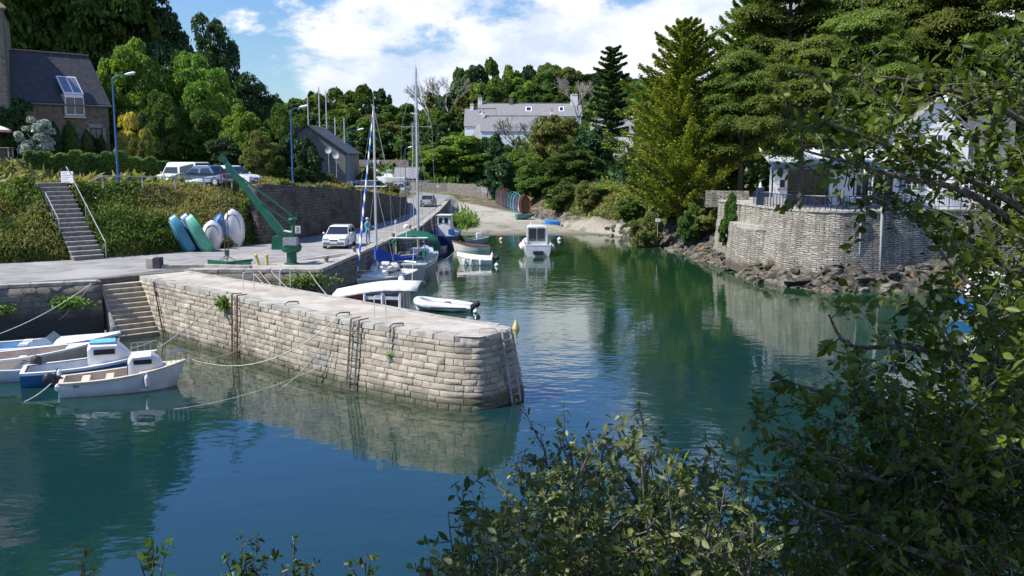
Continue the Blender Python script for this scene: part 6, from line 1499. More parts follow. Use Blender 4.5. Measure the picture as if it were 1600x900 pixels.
# laid up sailboats in the boatyard (masts over the trees)
def laidup(px, d, top, label, L=8, hullm=gel, cover=None):
    x, y, z = D(px, top, d); zb = th(x, y); b = Boat('laid_up_boat', label, 'sailboat', (x + 1, y), 170, L, 2.6, .9, 1.2, 1.0, hullm, .75, .8, z=zb + 1.1); b.deck(gel); mb = MB(); mb.tube([(0, 0, 1), (.0, 0, z - zb - 1.1)], [.09, .07], 6); m_ = mb.build('mast', alu, b.root)
    mb = MB(); mb.bar((0, -.8, (z - zb) * .6), (0, .8, (z - zb) * .6), .06); mb.build('spreader', alu, m_)
    for sg in (-1.5, 1.5): mb = MB(); mb.box((sg, 0, -.9), (.3, 1.4, .4)); mb.build('cradle', rubber, b.root)
    mb = MB(); mb.tube([(0, 0, z - zb - 1.2), (3.8, 0, 1.2)], .01, 3); mb.tube([(0, 0, z - zb - 1.2), (-3.9, 0, 1.1)], .01, 3); mb.build('rigging', steel, b.root)
    return b
laidup(469, 128, 152, 'laid up boat with the leftmost thin mast above the grey gable'); laidup(486, 126, 136, 'laid up boat whose mast rises highest above the grey gable'); laidup(497, 124, 142, 'laid up boat whose mast stands just right of the highest one')
laidup(512, 132, 184, 'laid up boat with a short mast behind the grey roof slope'); laidup(525, 118, 184, 'laid up boat with a mast right of the grey gable')
for px, py, lb in ((513, 235, 'white radar reflector disc on a post, left of the other one before the grey gable'), (525, 243, 'white radar reflector disc on a post, lower right of the other one')):
    x, y, z = D(px, py, 108); t_ = thing('dish_aerial', lb, 'aerial', (x, y, th(x, y))); mb = MB(); mb.tube([(0, .1, 0), (0, .1, z - th(x, y))], .04, 6); mb.build('post', alu, t_)
    mb = MB(); mb.lathe((0, 0, 0), [(.0, 0), (.25, .02), (.37, .07), (.37, .09), (0, .03)], 14); mb.v = [(a, -c, bb + z - th(x, y)) for a, bb, c in mb.v]; mb.build('dish', gel, t_, smooth=True)
x, y = X(524, 106), 106; b = Boat('covered_boat', 'boat under a teal tarpaulin in front of the grey gable', 'boat', (x, y), 175, 4.6, 2.0, .4, 1.0, .8, gel, .8, .5, z=th(x, y) + .4); b.deck(cmat('teal_tarp', (.04, .34, .28), .8), 0, 1, .45, 'tarpaulin', -.05, .03)
x, y = X(552, 108), 108; t_ = thing('plastic_drum', 'stack of bright blue plastic drums beside the third blue lamp', 'drum', (x, y, th(x, y)))
for i, (a, c) in enumerate(((-.35, 0), (.35, 0), (0, .95))): mb = MB(); mb.lathe((a, 0, c), [(.3, 0), (.32, .1), (.32, .8), (.28, .9)], 12); mb.build('drum', cmat('drum_blue', (.03, .16, .55)), t_, smooth=True)
for px, d, lb, hd_, cm in ((612, 164, 'white motor boat on land behind the far parked car', 172, gel), (590, 172, 'grey covered boat on land left of the white one in the boatyard', 168, cmat('grey_hull', (.35, .42, .45))), (628, 175, 'second white boat on land beside the boatyard shed', 10, gel)):
    x = X(px, d); b = Boat('stored_boat', lb, 'boat', (x, d), hd_, 5.5, 2.0, .4, 1.3, 1.0, cm, .85, .6, z=th(x, d) + .9); b.deck(gel); mb = MB(); mb.box((.3, 0, 1.35), (1.8, 1.3, .6), taper=.75); mb.build('cabin', gel, b.root, bevel=.05); mb = MB(); mb.box((0, 0, -.6), (2.5, 1.2, .7)); mb.build('trailer', rubber, b.root)
# ------------------------------------------------------------------ ropes
def rope(a, b, drop, label, r=.018, n=14, m=ropem):
    mb = MB(); mb.tube(sag(a, b, drop, n), r, 5); o = mb.build('mooring_rope', m, None, smooth=True); return tag(o, label, 'rope')
def pier_top(px, py): q = P(px, py, 2.55); return (q[0], q[1], 2.62)
rope(BOW1, pier_top(529, 497), .95, 'rope from the cream and white boat swinging up to the second pier hook', .022)
rope(BOW2, pier_top(352, 461), .12, 'taut rope from the blue boat up to the pier beside the weed tuft', .025)
rope(P(143, 443, 2.72), P(-60, 540, .5), .35, 'upper slack rope from the quay edge down to the left edge of the picture', .02)
rope(P(143, 443, 2.70), P(-20, 530, .1), 1.0, 'lower drooping rope from the quay edge to the boats at the left edge', .015)
rope(ST1, P(38, 628, 0), .12, 'short stern rope of the cream and white boat entering the water', .02)
rope(P(150, 645, .02), pier_top(620, 510), .2 * 0 + .9, 'thin rope running low over the water towards the third hook of the pier', .009)
rope(pier_top(528, 498), P(440, 606, .0), .35, 'loose rope end hanging from the second pier hook into the water', .014)
rope(P(285, 560, .9), pier_top(460, 480), .7, 'thin rope from the bow rails towards the first hook of the pier', .009)
rope(P(170, 545, .9), P(330, 500, .8), .25, 'thin rope behind the boats going to the foot of the pier', .008)
rope((-9.9, 47.9, 2.75), SB1.world((SB1.xs(.97), 0, 1.35)), .6, 'bow rope of the white sailboat drooping to the quay corner', .018)
MBW = (-10.2, 42.3, 1.1)
for a, c, lb in (((-13.6, 47.7, 2.78), (-9.4, 42.6, 1.25), 'mooring rope from the left bollard on the apron to the motor boat'), ((-13.2, 47.7, 2.78), (-9.0, 41.6, 1.25), 'second mooring rope from the apron down to the motor boat bow'), ((-12.6, 47.7, 2.78), (-8.6, 42.9, 1.2), 'third mooring rope from the apron to the motor boat'), ((-10.6, 47.7, 2.78), (-7.6, 43.0, 1.2), 'mooring rope from the quay corner to the motor boat')):
    rope(a, c, .3, lb, .016)
rope(SB2.world((-5.5, -1.2, 1.4)), P(718, 384, .9), .5, 'slack rope from the green tented sailboat to the brown edged dinghy', .022)
rope((-7.75, 80, 2.75), P(684, 372, 1.6), .4, 'stern rope of the dark blue fishing boat going up to the quay', .02)
# ------------------------------------------------------------------ pier furniture
rust = mat('rusty_iron', (.16, .075, .035), (.07, .045, .03), 8, .85, .4, 30); greyi = mat('old_iron', (.17, .16, .14), (.10, .09, .075), 8, .7, .3, 30)
def ladder(s0, label, m, w_=.42, vtop=1.0, lean=.12, up=.12, hoops=False, nr=10):
    q, n_ = nearpt(s0, vtop); b0, _ = nearpt(s0, .02); q1, _ = nearpt(s0 + w_, vtop); b1, _ = nearpt(s0 + w_, .02); n_ = Vector((n_.x, n_.y, 0)).normalized()
    t_ = thing('ladder', label, 'ladder', (b0.x, b0.y, 0)); a0 = b0 + n_ * lean; a1 = b1 + n_ * lean; c0 = q + n_ * lean + Vector((0, 0, up)); c1 = q1 + n_ * lean + Vector((0, 0, up))
    for a, c in ((a0, c0), (a1, c1)):
        mb = MB(); mb.bar(a, c, .065, .045); mb.bar(c, c - n_ * (lean + .35), .05, .035); mb.build('rail', m, t_, world=True)
    for i in range(nr): mb = MB(); k = (i + .6) / nr; mb.tube([a0.lerp(c0, k), a1.lerp(c1, k)], .016, 6); mb.build('rung', m, t_, world=True)
def s_of(px, py, h=2.5):
    q = Vector((*P(px, py, h)[:2], 0)); return min(range(200), key=lambda i: (nearpt(LT * i / 199, 1)[0].xy - q.xy).length) / 199 * LT
ladder(s_of(372, 466), 'rusty ladder on the pier face below the tuft of weed, nearest the stone steps', rust)
ladder(s_of(566, 500), 'grey iron ladder in the middle of the pier face', greyi)
ladder(s_of(775, 520, 2.42), 'grey ladder on the dark rounded end of the pier', mat('pale_iron', (.45, .44, .40), (.3, .29, .26), 8, .6), w_=.5, lean=.16, nr=11)
# stone niche shade behind first ladder handled by relief; hand hoops and hooks
def hoop(px, py, label, h=.85, w_=.5, ang=.7, base=None):
    x, y, z = P(px, py, 2.5); z = pz((x, y)); t_ = thing('grab_rail', label, 'rail', (x, y, z)); d = Vector((math.cos(ang), math.sin(ang), 0)) * w_ / 2
    mb = MB(); mb.tube([-d, -d + Vector((0, 0, h - .08)), -d * .8 + Vector((0, 0, h)), d * .8 + Vector((0, 0, h)), d + Vector((0, 0, h - .08)), d], .02, 7); mb.build('bar', alu, t_, smooth=True)
hoop(389, 458, 'tall pale grab rail on the pier deck above the rusty ladder'); hoop(594, 496, 'tall pale grab rail on the pier deck beside the middle ladder'); hoop(446, 452, 'pale grab rail on the far edge of the pier near the apron')
hoop(762, 519, 'low dark grab rail at the pier head above its ladder', .22, .6, -.05)
for px, py, lb in ((456, 478, 'iron mooring hook on the pier coping, first from the steps'), (536, 494, 'iron mooring hook on the pier coping holding the white rope'), (620, 510, 'iron mooring hook on the pier coping, right of the middle ladder')):
    x, y, z = P(px, py, 2.5); z = pz((x, y)); t_ = thing('mooring_hook', lb, 'hook', (x, y, z)); mb = MB(); mb.tube([(.2, .25, 0), (.2, .25, .1), (-.1, -.1, .14), (-.2, -.28, .1), (-.22, -.3, -.35)], .03, 6); mb.build('iron', greyi, t_); mb = MB(); mb.tube([(-.22, -.32, 0), (-.25, -.36, -.9), (-.28, -.4, -1.3)], .015, 5); mb.build('hanging_line', ropem, t_)
def tuft(pos, n, r, label, name='weed_tuft', m=None, seed=1, sz=.09, dr=-.1):
    rs = np.random.RandomState(seed); p = rs.normal(size=(n, 3)) * np.array(r) + np.array([0, 0, dr]); o = link_mesh(name, cards_mesh(name, p, rs.normal(size=(n, 3)) + np.array([-.3, -.6, .6]), sz, 1.8, m or L_BRIGHT, .1, seed=seed), None); o.location = pos; tag(o, label, 'plant')
x, y, z = P(350, 468, 2.4); tuft((x, y - .12, 2.35), 260, (.16, .14, .16), 'round tuft of green weed growing from the pier wall near the steps')
x, y, z = D(104, 472, 42.4); tuft((x, y, z + .1), 420, (.55, .12, .16), 'patch of green leaves growing from the dark quay wall left of the steps', seed=3)
x, y, z = D(8, 480, 41.6); tuft((x, y, z), 120, (.2, .1, .12), 'small green plant on the quay wall at the left edge', seed=4)
x, y, z = D(480, 430, 47.3); tuft((x, y, 2.3), 520, (.8, .12, .2), 'green plants hanging over the wall of the crane apron', seed=5)
x, y, z = D(616, 531, 33.3); q_, n_ = nearpt(s_of(612, 512), .72); tuft(q_ + n_ * .08, 60, (.12, .06, .05), 'tiny green plant low in the joints of the pier face', seed=6, sz=.05)
# ------------------------------------------------------------------ green crane
gp = mat('crane_green', (.006, .12, .060), (.006, .09, .048), 2, .4, spec=.5); gd = mat('crane_dark_green', (.008, .08, .045), rough=.5)
cx, cy = -12.0, 50.3
cr = thing('harbour_crane', 'green harbour crane with a slanting jib on the quay apron', 'crane', (cx, cy, QZ))
mb = MB(); mb.lathe((0, 0, 0), [(.42, 0), (.42, .06), (.27, .1), (.27, .62), (.34, .68)], 16); mb.build('pedestal', gd, cr, smooth=True, sharp=40)
mb = MB(); mb.lathe((0, 0, .62), [(.3, 0), (.52, .12), (.58, .3), (.5, .5), (.3, .55)], 14); mb.build('slewing_housing', gp, cr, smooth=True, sharp=50)
mb = MB(); mb.box((.05, -.32, 1.28), (.78, .5, .45)); mb.build('winch_box', mat('winch_grey', (.30, .31, .32), (.22, .23, .24), 4, .5), cr, bevel=.03)
mb = MB(); mb.box((-.05, -.1, 1.62), (.7, .6, .28), ry=.12); mb.build('motor_cover', gd, cr, bevel=.05); mb = MB(); mb.box((-.12, -.12, 1.80), (.42, .4, .05), ry=.2); mb.build('cover_plate', gel, cr)
mb = MB(); mb.tube([(.12, .1, 1.0), (.12, .1, 1.9), (.10, .1, 2.4)], [.17, .14, .12], 10); mb.lathe((.1, .1, 2.38), [(.2, 0), (.27, .05), (.24, .12), (.1, .16)], 12); mb.build('mast', gp, cr, smooth=True, sharp=40)
for s_ in (-.16, .2): mb = MB(); mb.box((.1 + s_, .1, 2.62), (.06, .1, .28)); mb.build('sheave_plate', gp, cr)
mb = MB(); mb.box((-.72, 0, 1.18), (.62, .62, .72)); mb.v = [(x - (.06 if z > 1.2 and x < -.8 else 0) * -1, y, z) for x, y, z in mb.v]; mb.build('counterweight', gp, cr, bevel=.02)
mb = MB(); mb.box((.42, -.2, 1.9), (.28, .03, .4)); mb.build('rating_plate', gel, cr)
mb = MB()
for k in range(4): mb.box((.42, -.22, 1.78 + k * .08), (.18 - .03 * (k % 2), .006, .03))
mb.build('plate_lettering', rubber, cr)
j0 = Vector((-.25, 0, 1.35)); j1 = Vector((-3.55, .1, 5.68)); jd = (j1 - j0).normalized(); up_ = Vector((jd.z, 0, -jd.x)) * -1
mb = MB(); secs = []
for k, hh_, ww in ((0, .34, .38), (.12, .43, .38), (.5, .34, .3), (1, .23, .22)):
    c = j0.lerp(j1, k); secs.append([c + up_ * hh_ / 2 + Vector((0, -ww / 2, 0)), c + up_ * hh_ / 2 + Vector((0, ww / 2, 0)), c - up_ * hh_ / 2 + Vector((0, ww / 2, 0)), c - up_ * hh_ / 2 + Vector((0, -ww / 2, 0))])
loft(secs, closed=True).build('jib', gp, cr, bevel=.015)
mb = MB(); mb.tube([j1 + Vector((0, -.14, 0)), j1 + Vector((0, .14, 0))], .16, 12); mb.build('jib_sheave', gd, cr)
for y in (-.12, .12): mb = MB(); mb.tube([(.1, y, 2.65), j0.lerp(j1, .93) + Vector((0, y, 0)) - up_ * -.12], .028, 6); mb.build('tie_rod', gp, cr)
mb = MB(); mb.tube([(.05, 0, 2.2), j0.lerp(j1, .6) + up_ * .16], .05, 6); mb.build('luffing_ram', gd, cr)
cb = mat('steel_cable', (.05, .045, .04), rough=.6)
mb = MB(); hz_ = .75
for dx in (-.14, .14): mb.tube([(j1.x + dx, .1, 5.55), (j1.x + dx * .7, .1, hz_)], .026, 5)
mb.build('hoist_cable', cb, cr)
mb = MB(); mb.box((j1.x, .1, .62), (.22, .14, .3)); mb.tube([(j1.x, .1, .5), (j1.x + .06, .1, .36), (j1.x + .02, .1, .25), (j1.x - .09, .1, .3)], .035, 6); mb.build('hook_block', gd, cr, bevel=.02)
lb_ = thing('lifting_beams', 'green steel lifting beams with slings lying on the apron under the crane hook', 'lifting gear', (cx - 3.5, cy - .1, QZ))
for a, c in (((-1.15, .35, .16), (.1, -.15, .1)), ((-1.0, -.1, .1), (.2, -.4, .08)), ((.2, -.25, .12), (1.3, .3, .2)), ((.1, -.05, .1), (1.35, -.25, .1))):
    mb = MB(); mb.bar(a, c, .14, .13); mb.build('beam', gp, lb_, bevel=.012)
mb = MB()
for e in ((-.5, .1, .15), (.6, 0, .15), (.1, -.35, .12), (-.2, -.3, .1)): mb.tube([(-.05, .1, .55), ((e[0] - .05) / 2, (e[1] + .1) / 2, .3), e], .018, 5)
mb.build('sling', cb, lb_)
# bollards and posts
t_ = thing('stone_block', 'square block post, half white and half dark, at the root of the pier', 'post', (X(236, 48.2), 48.4, QZ)); mb = MB(); mb.box((-.19, 0, .27), (.36, .5, .54)); mb.build('white_half', coping, t_, bevel=.02); mb = MB(); mb.box((.19, 0, .29), (.36, .52, .58)); mb.build('dark_half', mat('tarred', (.03, .03, .045), (.05, .05, .06), 5), t_, bevel=.02)
yl = mat('yellow_paint', (.55, .48, .12), (.4, .36, .15), 8, .7)
for px, lb, tl in ((404, 'leaning yellow mooring post on the apron, left of the other yellow post', .25), (417, 'upright yellow mooring post on the apron', 0)):
    q_ = P(px, 414, QZ); t_ = thing('mooring_post', lb, 'bollard', (q_[0], q_[1], QZ)); mb = MB(); mb.tube([(0, 0, 0), (-tl * .5, 0, .5)], [.1, .09], 8); mb.lathe((-tl * .5, 0, .5), [(.12, 0), (.12, .05), (.05, .09)], 8); mb.build('post', yl, t_)
for i, (x, y) in enumerate(((-9.9, 50.5), (-9.3, 56), (-8.2, 66), (-7.9, 74))):
    t_ = thing('iron_bollard', ['iron bollard on the quay edge nearest the crane', 'iron bollard on the quay edge beside the white sailboat bow', 'iron bollard on the quay edge beside the green tent', 'iron bollard on the quay edge beyond the green tent'][i], 'bollard', (x - .25, y, QZ + .02)); mb = MB(); mb.lathe((0, 0, 0), [(.16, 0), (.11, .05), (.1, .25), (.17, .3), (.15, .38), (.05, .4)], 12); mb.build('post', greyi, t_, smooth=True, sharp=50)
# ------------------------------------------------------------------ street lamps
def lamp(px, d, base_y, top_y, label, arm=.9, ang=0.2, r=.075):
    x, y, z0 = D(px, base_y, d); z1 = D(px, top_y, d)[2]; z0 = max(th(x, y) - .1, z0 - .6); H = z1 - z0; t_ = thing('street_lamp', label, 'street lamp', (x, y, z0))
    mb = MB(); mb.tube([(0, 0, 0), (0, 0, H * .5), (0, 0, H - .25)], [r, r * .8, r * .6], 10); mb.tube(catmull([(0, 0, H - .3), (.03, 0, H - .12), (arm * .4, arm * ang, H + .05), (arm * .8, arm * ang * 2, H + .12)], 4), r * .5, 8); mb.build('pole', blue_paint, t_, smooth=True, sharp=50)
    mb = MB(); mb.box((0, 0, .4), (r * 2.6, r * 2.6, .8)); mb.build('base_cover', blue_paint, t_, bevel=.02)
    secs = []
    for u, w_, h_ in ((0, .08, .07), (.2, .16, .13), (.6, .19, .14), (.85, .12, .08)):
        c = Vector((arm * .75 + u * .75, arm * ang * 2, H + .13 + u * .16)); secs.append([c + Vector((0, w_ * math.cos(k / 8 * 6.283), h_ * .6 * math.sin(k / 8 * 6.283))) for k in range(8)])
    hd_ = loft(secs, closed=True).build('lamp_head', frame_w, t_, smooth=True); mb = MB(); mb.box((arm * .75 + .38, arm * ang * 2, H + .13), (.4, .2, .05), ry=-.2); mb.build('lamp_glass', mat('lamp_glass', (.6, .62, .62), rough=.2), hd_)
lamp(185, 60, 286, 119, 'blue street lamp nearest the stone house, beside the bank'); lamp(458, 70, 294, 170, 'blue street lamp in front of the dark ivy bushes above the retaining wall', .8); lamp(546, 94, 298, 205, 'slimmer blue street lamp left of the striped jib', 1.2, .1, .06); lamp(634, 128, 308, 232, 'thin blue street lamp farthest away, behind the tall mast', .5, .1, .06)
# guard rail, signs
gr = thing('guard_rail', 'low metal guard rail along the upper road above the bank', 'railing', (X(250, 58.5), 58.5, 6.9)); pts = [D(138, 284, 57), D(160, 275, 57.5), D(222, 276, 59.5), D(273, 277, 61), D(318, 278, 62.5), D(362, 281, 63.5)]
mb = MB(); mb.tube(pts, .045, 6); mb.build('rail', rail_m, gr, world=True)
for p in pts[1:]: mb = MB(); mb.bar((p[0], p[1], p[2]), (p[0], p[1], p[2] - .75), .08); mb.build('post', rail_m, gr, world=True)
def sign(px, d, cy_, w_, h_, label, marks=5, tilt=0, m=frame_w, base=None, seed=1, post=alu):
    x, y, z = D(px, cy_, d); zb = (base if base is not None else th(x, y)); t_ = thing('sign_board', label, 'sign', (x, y, zb), tilt); H = z - zb
    o = MB(); o.box((0, 0, H), (w_, .03, h_)); b_ = o.build('board', m, t_, bevel=.005); r_ = random.Random(seed)
    for s_ in (-w_ * .38, w_ * .38) if w_ > .5 else (0,): mb = MB(); mb.tube([(s_, .035, -.1), (s_, .035, H + h_ * .4)], .025, 6); mb.build('post', post, t_)
    if marks:
        mb = MB()
        for k in range(marks): 
            lw = w_ * r_.uniform(.35, .75); mb.box((-w_ * .42 + lw / 2, -.018, H + h_ * (.36 - .72 * k / max(1, marks - 1))), (lw, .004, h_ * .05))
        mb.build('lettering', mat('faded_ink', (.25, .27, .30), (.4, .4, .42), 6), b_)
sign(105, 57.2, 277, .82, .72, 'weathered white notice board at the top of the bank steps', 5, -.15)
sign(378, 62.5, 344, .34, .36, 'small white sign on a post under the bank beside the largest white dinghy', 3, base=QZ)
sign(260, 57.8, 358, .28, .34, 'small grey sign on a leaning post left of the teal blue dinghy', 2, base=QZ)
sign(757, 147, 297, .9, 1.0, 'white sign at the right end of the far stone wall', 3, base=2.0)
sign(684, 152, 291, .3, .3, 'tiny pale sign in front of the far stone wall', 0, base=2.4)
sign(1028, 84, 344, .48, .3, 'small white sign on the shaded rocks below the golden cypress', 0, base=1.4)
t_ = thing('barrier_pole', 'red and white barrier pole across the entrance of the boatyard road', 'barrier', (X(556, 92), 92, th(X(556, 92), 92)))
zz = D(556, 291, 92)[2] - t_.location.z
for i in range(6): mb = MB(); mb.tube([(-.6 + i * .62, 0, zz - i * .01), (-.6 + (i + 1) * .62, 0, zz)], .05, 6); mb.build('pole_section', cmat('red_paint', (.4, .04, .03)) if i < 1 else frame_w, t_)
mb = MB(); mb.box((-.7, 0, zz / 2), (.25, .25, max(zz, .5))); mb.build('barrier_post', cmat('red_paint', (.4, .04, .03)), t_)
t_ = thing('site_fence', 'pale boarded fence panels beside the gate left of the far stone wall', 'fence', (X(656, 158), 158, 2.6))
for i in range(3): mb = MB(); mb.box((-1.1 + i * 1.05, .1 * i, .85), (.95, .06, 1.7)); mb.build('panel', mat('pale_board', (.5, .46, .36), (.38, .35, .28), 3), t_)
# railing of the terrace
tr_ = thing('terrace_railing', 'dark blue railing along the top of the terrace wall', 'railing', (21.4, 60.6, TZ)); dkb = cmat('dark_blue_rail', (.03, .05, .09))
rp = resample([(p.x + .12, p.y + .22) for p in tp if p.x < 31 and p.y < 68.6], 1.0)
mb = MB(); mb.tube([(p.x, p.y, TZ + .95) for p in rp], .03, 6); mb.build('top_rail', dkb, tr_, world=True); mb = MB(); mb.tube([(p.x, p.y, TZ + .2) for p in rp], .018, 5); mb.build('lower_rail', dkb, tr_, world=True)
for p in rp[::1]: mb = MB(); mb.bar((p.x, p.y, TZ), (p.x, p.y, TZ + .97), .045); mb.build('post', dkb, tr_, world=True)
bar_ = MB(); 
for a, c in zip(rp[:-1], rp[1:]):
    for k in (.25, .5, .75): q_ = a.lerp(c, k); bar_.bar((q_.x, q_.y, TZ + .2), (q_.x, q_.y, TZ + .95), .014)
bar_.build('balusters', dkb, tr_, world=True)
t_ = thing('gate_post', 'stout dark blue post with a white cap at the left end of the terrace railing', 'post', (18.0, 67.6, TZ)); mb = MB(); mb.box((0, 0, .65), (.5, .4, 1.3)); mb.build('post', dkb, t_, bevel=.02); mb = MB(); mb.lathe((0, 0, 1.3), [(.14, 0), (.1, .2), (.03, .4)], 8); mb.build('cap', gel, t_)
mb = wall_uv(resample([(16.0, 77.2), (19.4, 76.3)], .5), 4.4, 5.75, .05, 4); o_ = mb.build('low_stone_wall', sw, fixn=False); sm = o_.modifiers.new('s', 'SOLIDIFY'); sm.thickness = .4; tag(o_, 'low pale stone wall on the grass slope left of the terrace', 'wall')
def chair(x, y, rz, label):
    t_ = thing('terrace_chair', label, 'chair', (x, y, TZ + .005), rz, 'chairs on the cafe terrace'); mb = MB(); mb.box((0, 0, .45), (.42, .42, .04)); mb.build('seat', wood, t_, bevel=.01); mb = MB(); mb.box((0, .2, .7), (.42, .03, .4)); mb.build('backrest', wood, t_, bevel=.01)
    for a in (-.18, .18):
        for c in (-.18, .18): mb = MB(); mb.bar((a, c, 0), (a, c, .44), .035); mb.build('leg', dkb, t_)
def table(x, y, label, m=frame_w):
    t_ = thing('cafe_table', label, 'table', (x, y, TZ + .005)); mb = MB(); mb.box((0, 0, .74), (1.1, .75, .04)); mb.build('tabletop', m, t_, bevel=.01)
    for a in (-.45, .45):
        for c in (-.3, .3): mb = MB(); mb.bar((a, c, 0), (a, c, .73), .04); mb.build('leg', dkb, t_)
table(X(1330, 63.5), 63.5, 'white topped cafe table in front of the pavilion door'); chair(X(1312, 63.4), 63.4, 1.57, 'wooden terrace chair carrying the seated person'); chair(X(1350, 63.6), 63.6, -1.57, 'wooden terrace chair right of the white topped table')
table(X(1290, 64.0), 64.6, 'second cafe table left of the seated person', wood); chair(X(1276, 64.2), 64.6, 1.4, 'wooden terrace chair at the left cafe table')
# ------------------------------------------------------------------ cars
def car(name, label, pos, heading, paint, kind='hatch', L=3.8, W_=1.62, H_=1.37):
    t_ = thing(name, label, 'van' if kind == 'van' else 'car', pos, R(heading)); hl_ = L / 2; wr = .30; fx = hl_ - .72; rx = -hl_ + .62; belt = .86 if kind != 'van' else .98
    def arch(cx): return [(cx + (wr + .06) * math.cos(a), .27 + (wr + .06) * math.sin(a)) for a in np.linspace(math.pi, 0, 9)]
    low = [(-hl_ + .03, .32), (-hl_ + .1, .2)] + [(rx - wr - .06, .2)] + arch(rx)[0:] + [(fx - wr - .06, .2)] + arch(fx) + [(hl_ - .1, .2), (hl_, .35), (hl_ - .01, .55)]
    hood = {'hatch': [(hl_ - .12, .68), (hl_ - .5, .80), (hl_ - 1.05, belt)], 'sedan': [(hl_ - .12, .66), (hl_ - .6, .80), (hl_ - 1.2, belt)], 'van': [(hl_ - .1, .74), (hl_ - .45, .88), (hl_ - .85, belt)]}[kind]
    tail = {'hatch': [(-hl_ + .05, belt), (-hl_, .6)], 'sedan': [(-hl_ + .75, belt), (-hl_ + .08, belt - .03), (-hl_, .6)], 'van': [(-hl_ + .02, belt), (-hl_, .6)]}[kind]
    prof = low + hood + tail
    bm = bmesh.new(); yo = W_ / 2
    vsA = [bm.verts.new((x, -yo + (.05 if z > .75 else 0) + (.10 if abs(x) > hl_ - .16 else 0), z)) for x, z in prof]; vsB = [bm.verts.new((x, yo - (.05 if z > .75 else 0) - (.10 if abs(x) > hl_ - .16 else 0), z)) for x, z in prof]
    n = len(prof); fa = bm.faces.new(vsA); fb_ = bm.faces.new(vsB[::-1])
    for i in range(n): bm.faces.new((vsA[i], vsB[i], vsB[(i + 1) % n], vsA[(i + 1) % n]))
    bmesh.ops.triangulate(bm, faces=[fa, fb_]); bmesh.ops.recalc_face_normals(bm, faces=bm.faces)
    me = bpy.data.meshes.new('body'); bm.to_mesh(me); bm.free(); me.polygons.foreach_set('use_smooth', [True] * len(me.polygons)); me.set_sharp_from_angle(angle=R(28)); link_mesh('body', me, paint, t_)
    x_ws = {'hatch': hl_ - 1.12, 'sedan': hl_ - 1.18, 'van': hl_ - .83}[kind]; x_rf = x_ws - (.62 if kind != 'van' else .5); x_rb = {'hatch': -hl_ + .45, 'sedan': -hl_ + 1.15, 'van': -hl_ + .18}[kind]; x_rw = {'hatch': -hl_ + .1, 'sedan': -hl_ + .72, 'van': -hl_ + .05}[kind]
    y0, y1 = W_ / 2 - .07, W_ / 2 - .22 if kind != 'van' else W_ / 2 - .13
    bt_ = [(x_ws, belt - .01), (x_rf, H_ - .06), (x_rf - .25, H_), (x_rb + .2, H_), (x_rb, H_ - .05), (x_rw, belt - .01)]
    A = [Vector((x, -(y0 if z < belt + .1 else y1 + (.04 if z < H_ - .01 else 0)), z)) for x, z in bt_]; B_ = [Vector((v.x, -v.y, v.z)) for v in A]; n = len(A)
    mb = MB(); mb.add(A + B_, [tuple(range(n))[::-1], tuple(range(n, 2 * n))] + [(i, (i + 1) % n, n + (i + 1) % n, n + i) for i in range(n)]); mb.build('roof', paint, t_, smooth=True, bevel=.03, sharp=40)
    def lerp(a, b_, k): return a.lerp(b_, k)
    def pane(name_, a, b_, c, d_, inset=.05, out=.012):
        q_ = [a, b_, c, d_]; ce = sum(q_, Vector()) / 4; q_ = [p + (ce - p).normalized() * inset for p in q_]; nn = (q_[1] - q_[0]).cross(q_[3] - q_[0]).normalized(); cen = Vector((0, 0, belt))
        if nn.dot(ce - cen) < 0: nn = -nn
        mb = MB(); mb.add([p + nn * out for p in q_] + [p - nn * .02 for p in q_], [(0, 1, 2, 3), (0, 4, 5, 1), (1, 5, 6, 2), (2, 6, 7, 3), (3, 7, 4, 0)]); mb.build(name_, mat('car_glass', (.02, .025, .03), rough=.05, spec=.9), t_)
    pane('windscreen', A[0], B_[0], B_[1], A[1], .06, .02); pane('rear_window', A[5], B_[5], B_[4], A[4], .08, .02)
    for S in (A, B_):
        xm_ = (x_ws + x_rw) / 2; low_ = lambda x: Vector((x, S[0].y, belt + .02)); top_ = lambda x: Vector((x, S[2].y, H_ - .07))
        pane('side_window', low_(x_ws - .12), low_(xm_ + .1), top_(xm_ + .1), top_(x_rf - .02), .05, .02)
        pane('side_window', low_(xm_ - .02), low_(x_rw + (.22 if kind != 'sedan' else .15)), top_(x_rb + .12), top_(xm_ - .02), .05, .02)
    for sx_ in (fx, rx):
        for sg in (-1, 1):
            y = sg * (W_ / 2 - .1); mb = MB(); mb.tube([(sx_, y - .09 * sg, .29), (sx_, y + .09 * sg, .29)], .29, 18); wo = mb.build('wheel', rubber, t_, smooth=True, sharp=40); mb = MB(); mb.tube([(sx_, y + .08 * sg, .29), (sx_, y + .1 * sg, .29)], .18, 12); mb.build('hubcap', mat('hubcap', (.4, .4, .41), rough=.35), wo)
    for sg in (-1, 1):
        mb = MB(); mb.box((hl_ - .05, sg * (W_ / 2 - .3), .62), (.1, .34, .14), ry=.2); mb.build('headlight', mat('headlight', (.55, .58, .6), rough=.1, spec=.9), t_, bevel=.02)
        mb = MB(); mb.box((-hl_ + .03, sg * (W_ / 2 - .22), .72), (.08, .2, .22)); mb.build('tail_light', mat('tail_light', (.4, .02, .02), rough=.3), t_, bevel=.02)
        mb = MB(); mb.box((x_ws - .1, sg * (W_ / 2 + .07), belt + .08), (.1, .16, .12)); mb.build('wing_mirror', paint, t_, bevel=.03)
    mb = MB(); mb.box((hl_ - .01, 0, .36), (.1, W_ - .3, .16)); mb.build('front_bumper', mat('bumper', (.16, .16, .17), rough=.6) if kind != 'sedan' else paint, t_, bevel=.03)
    mb = MB(); mb.box((hl_ - .02, 0, .56), (.05, .5, .07)); mb.build('grille', rubber, t_)
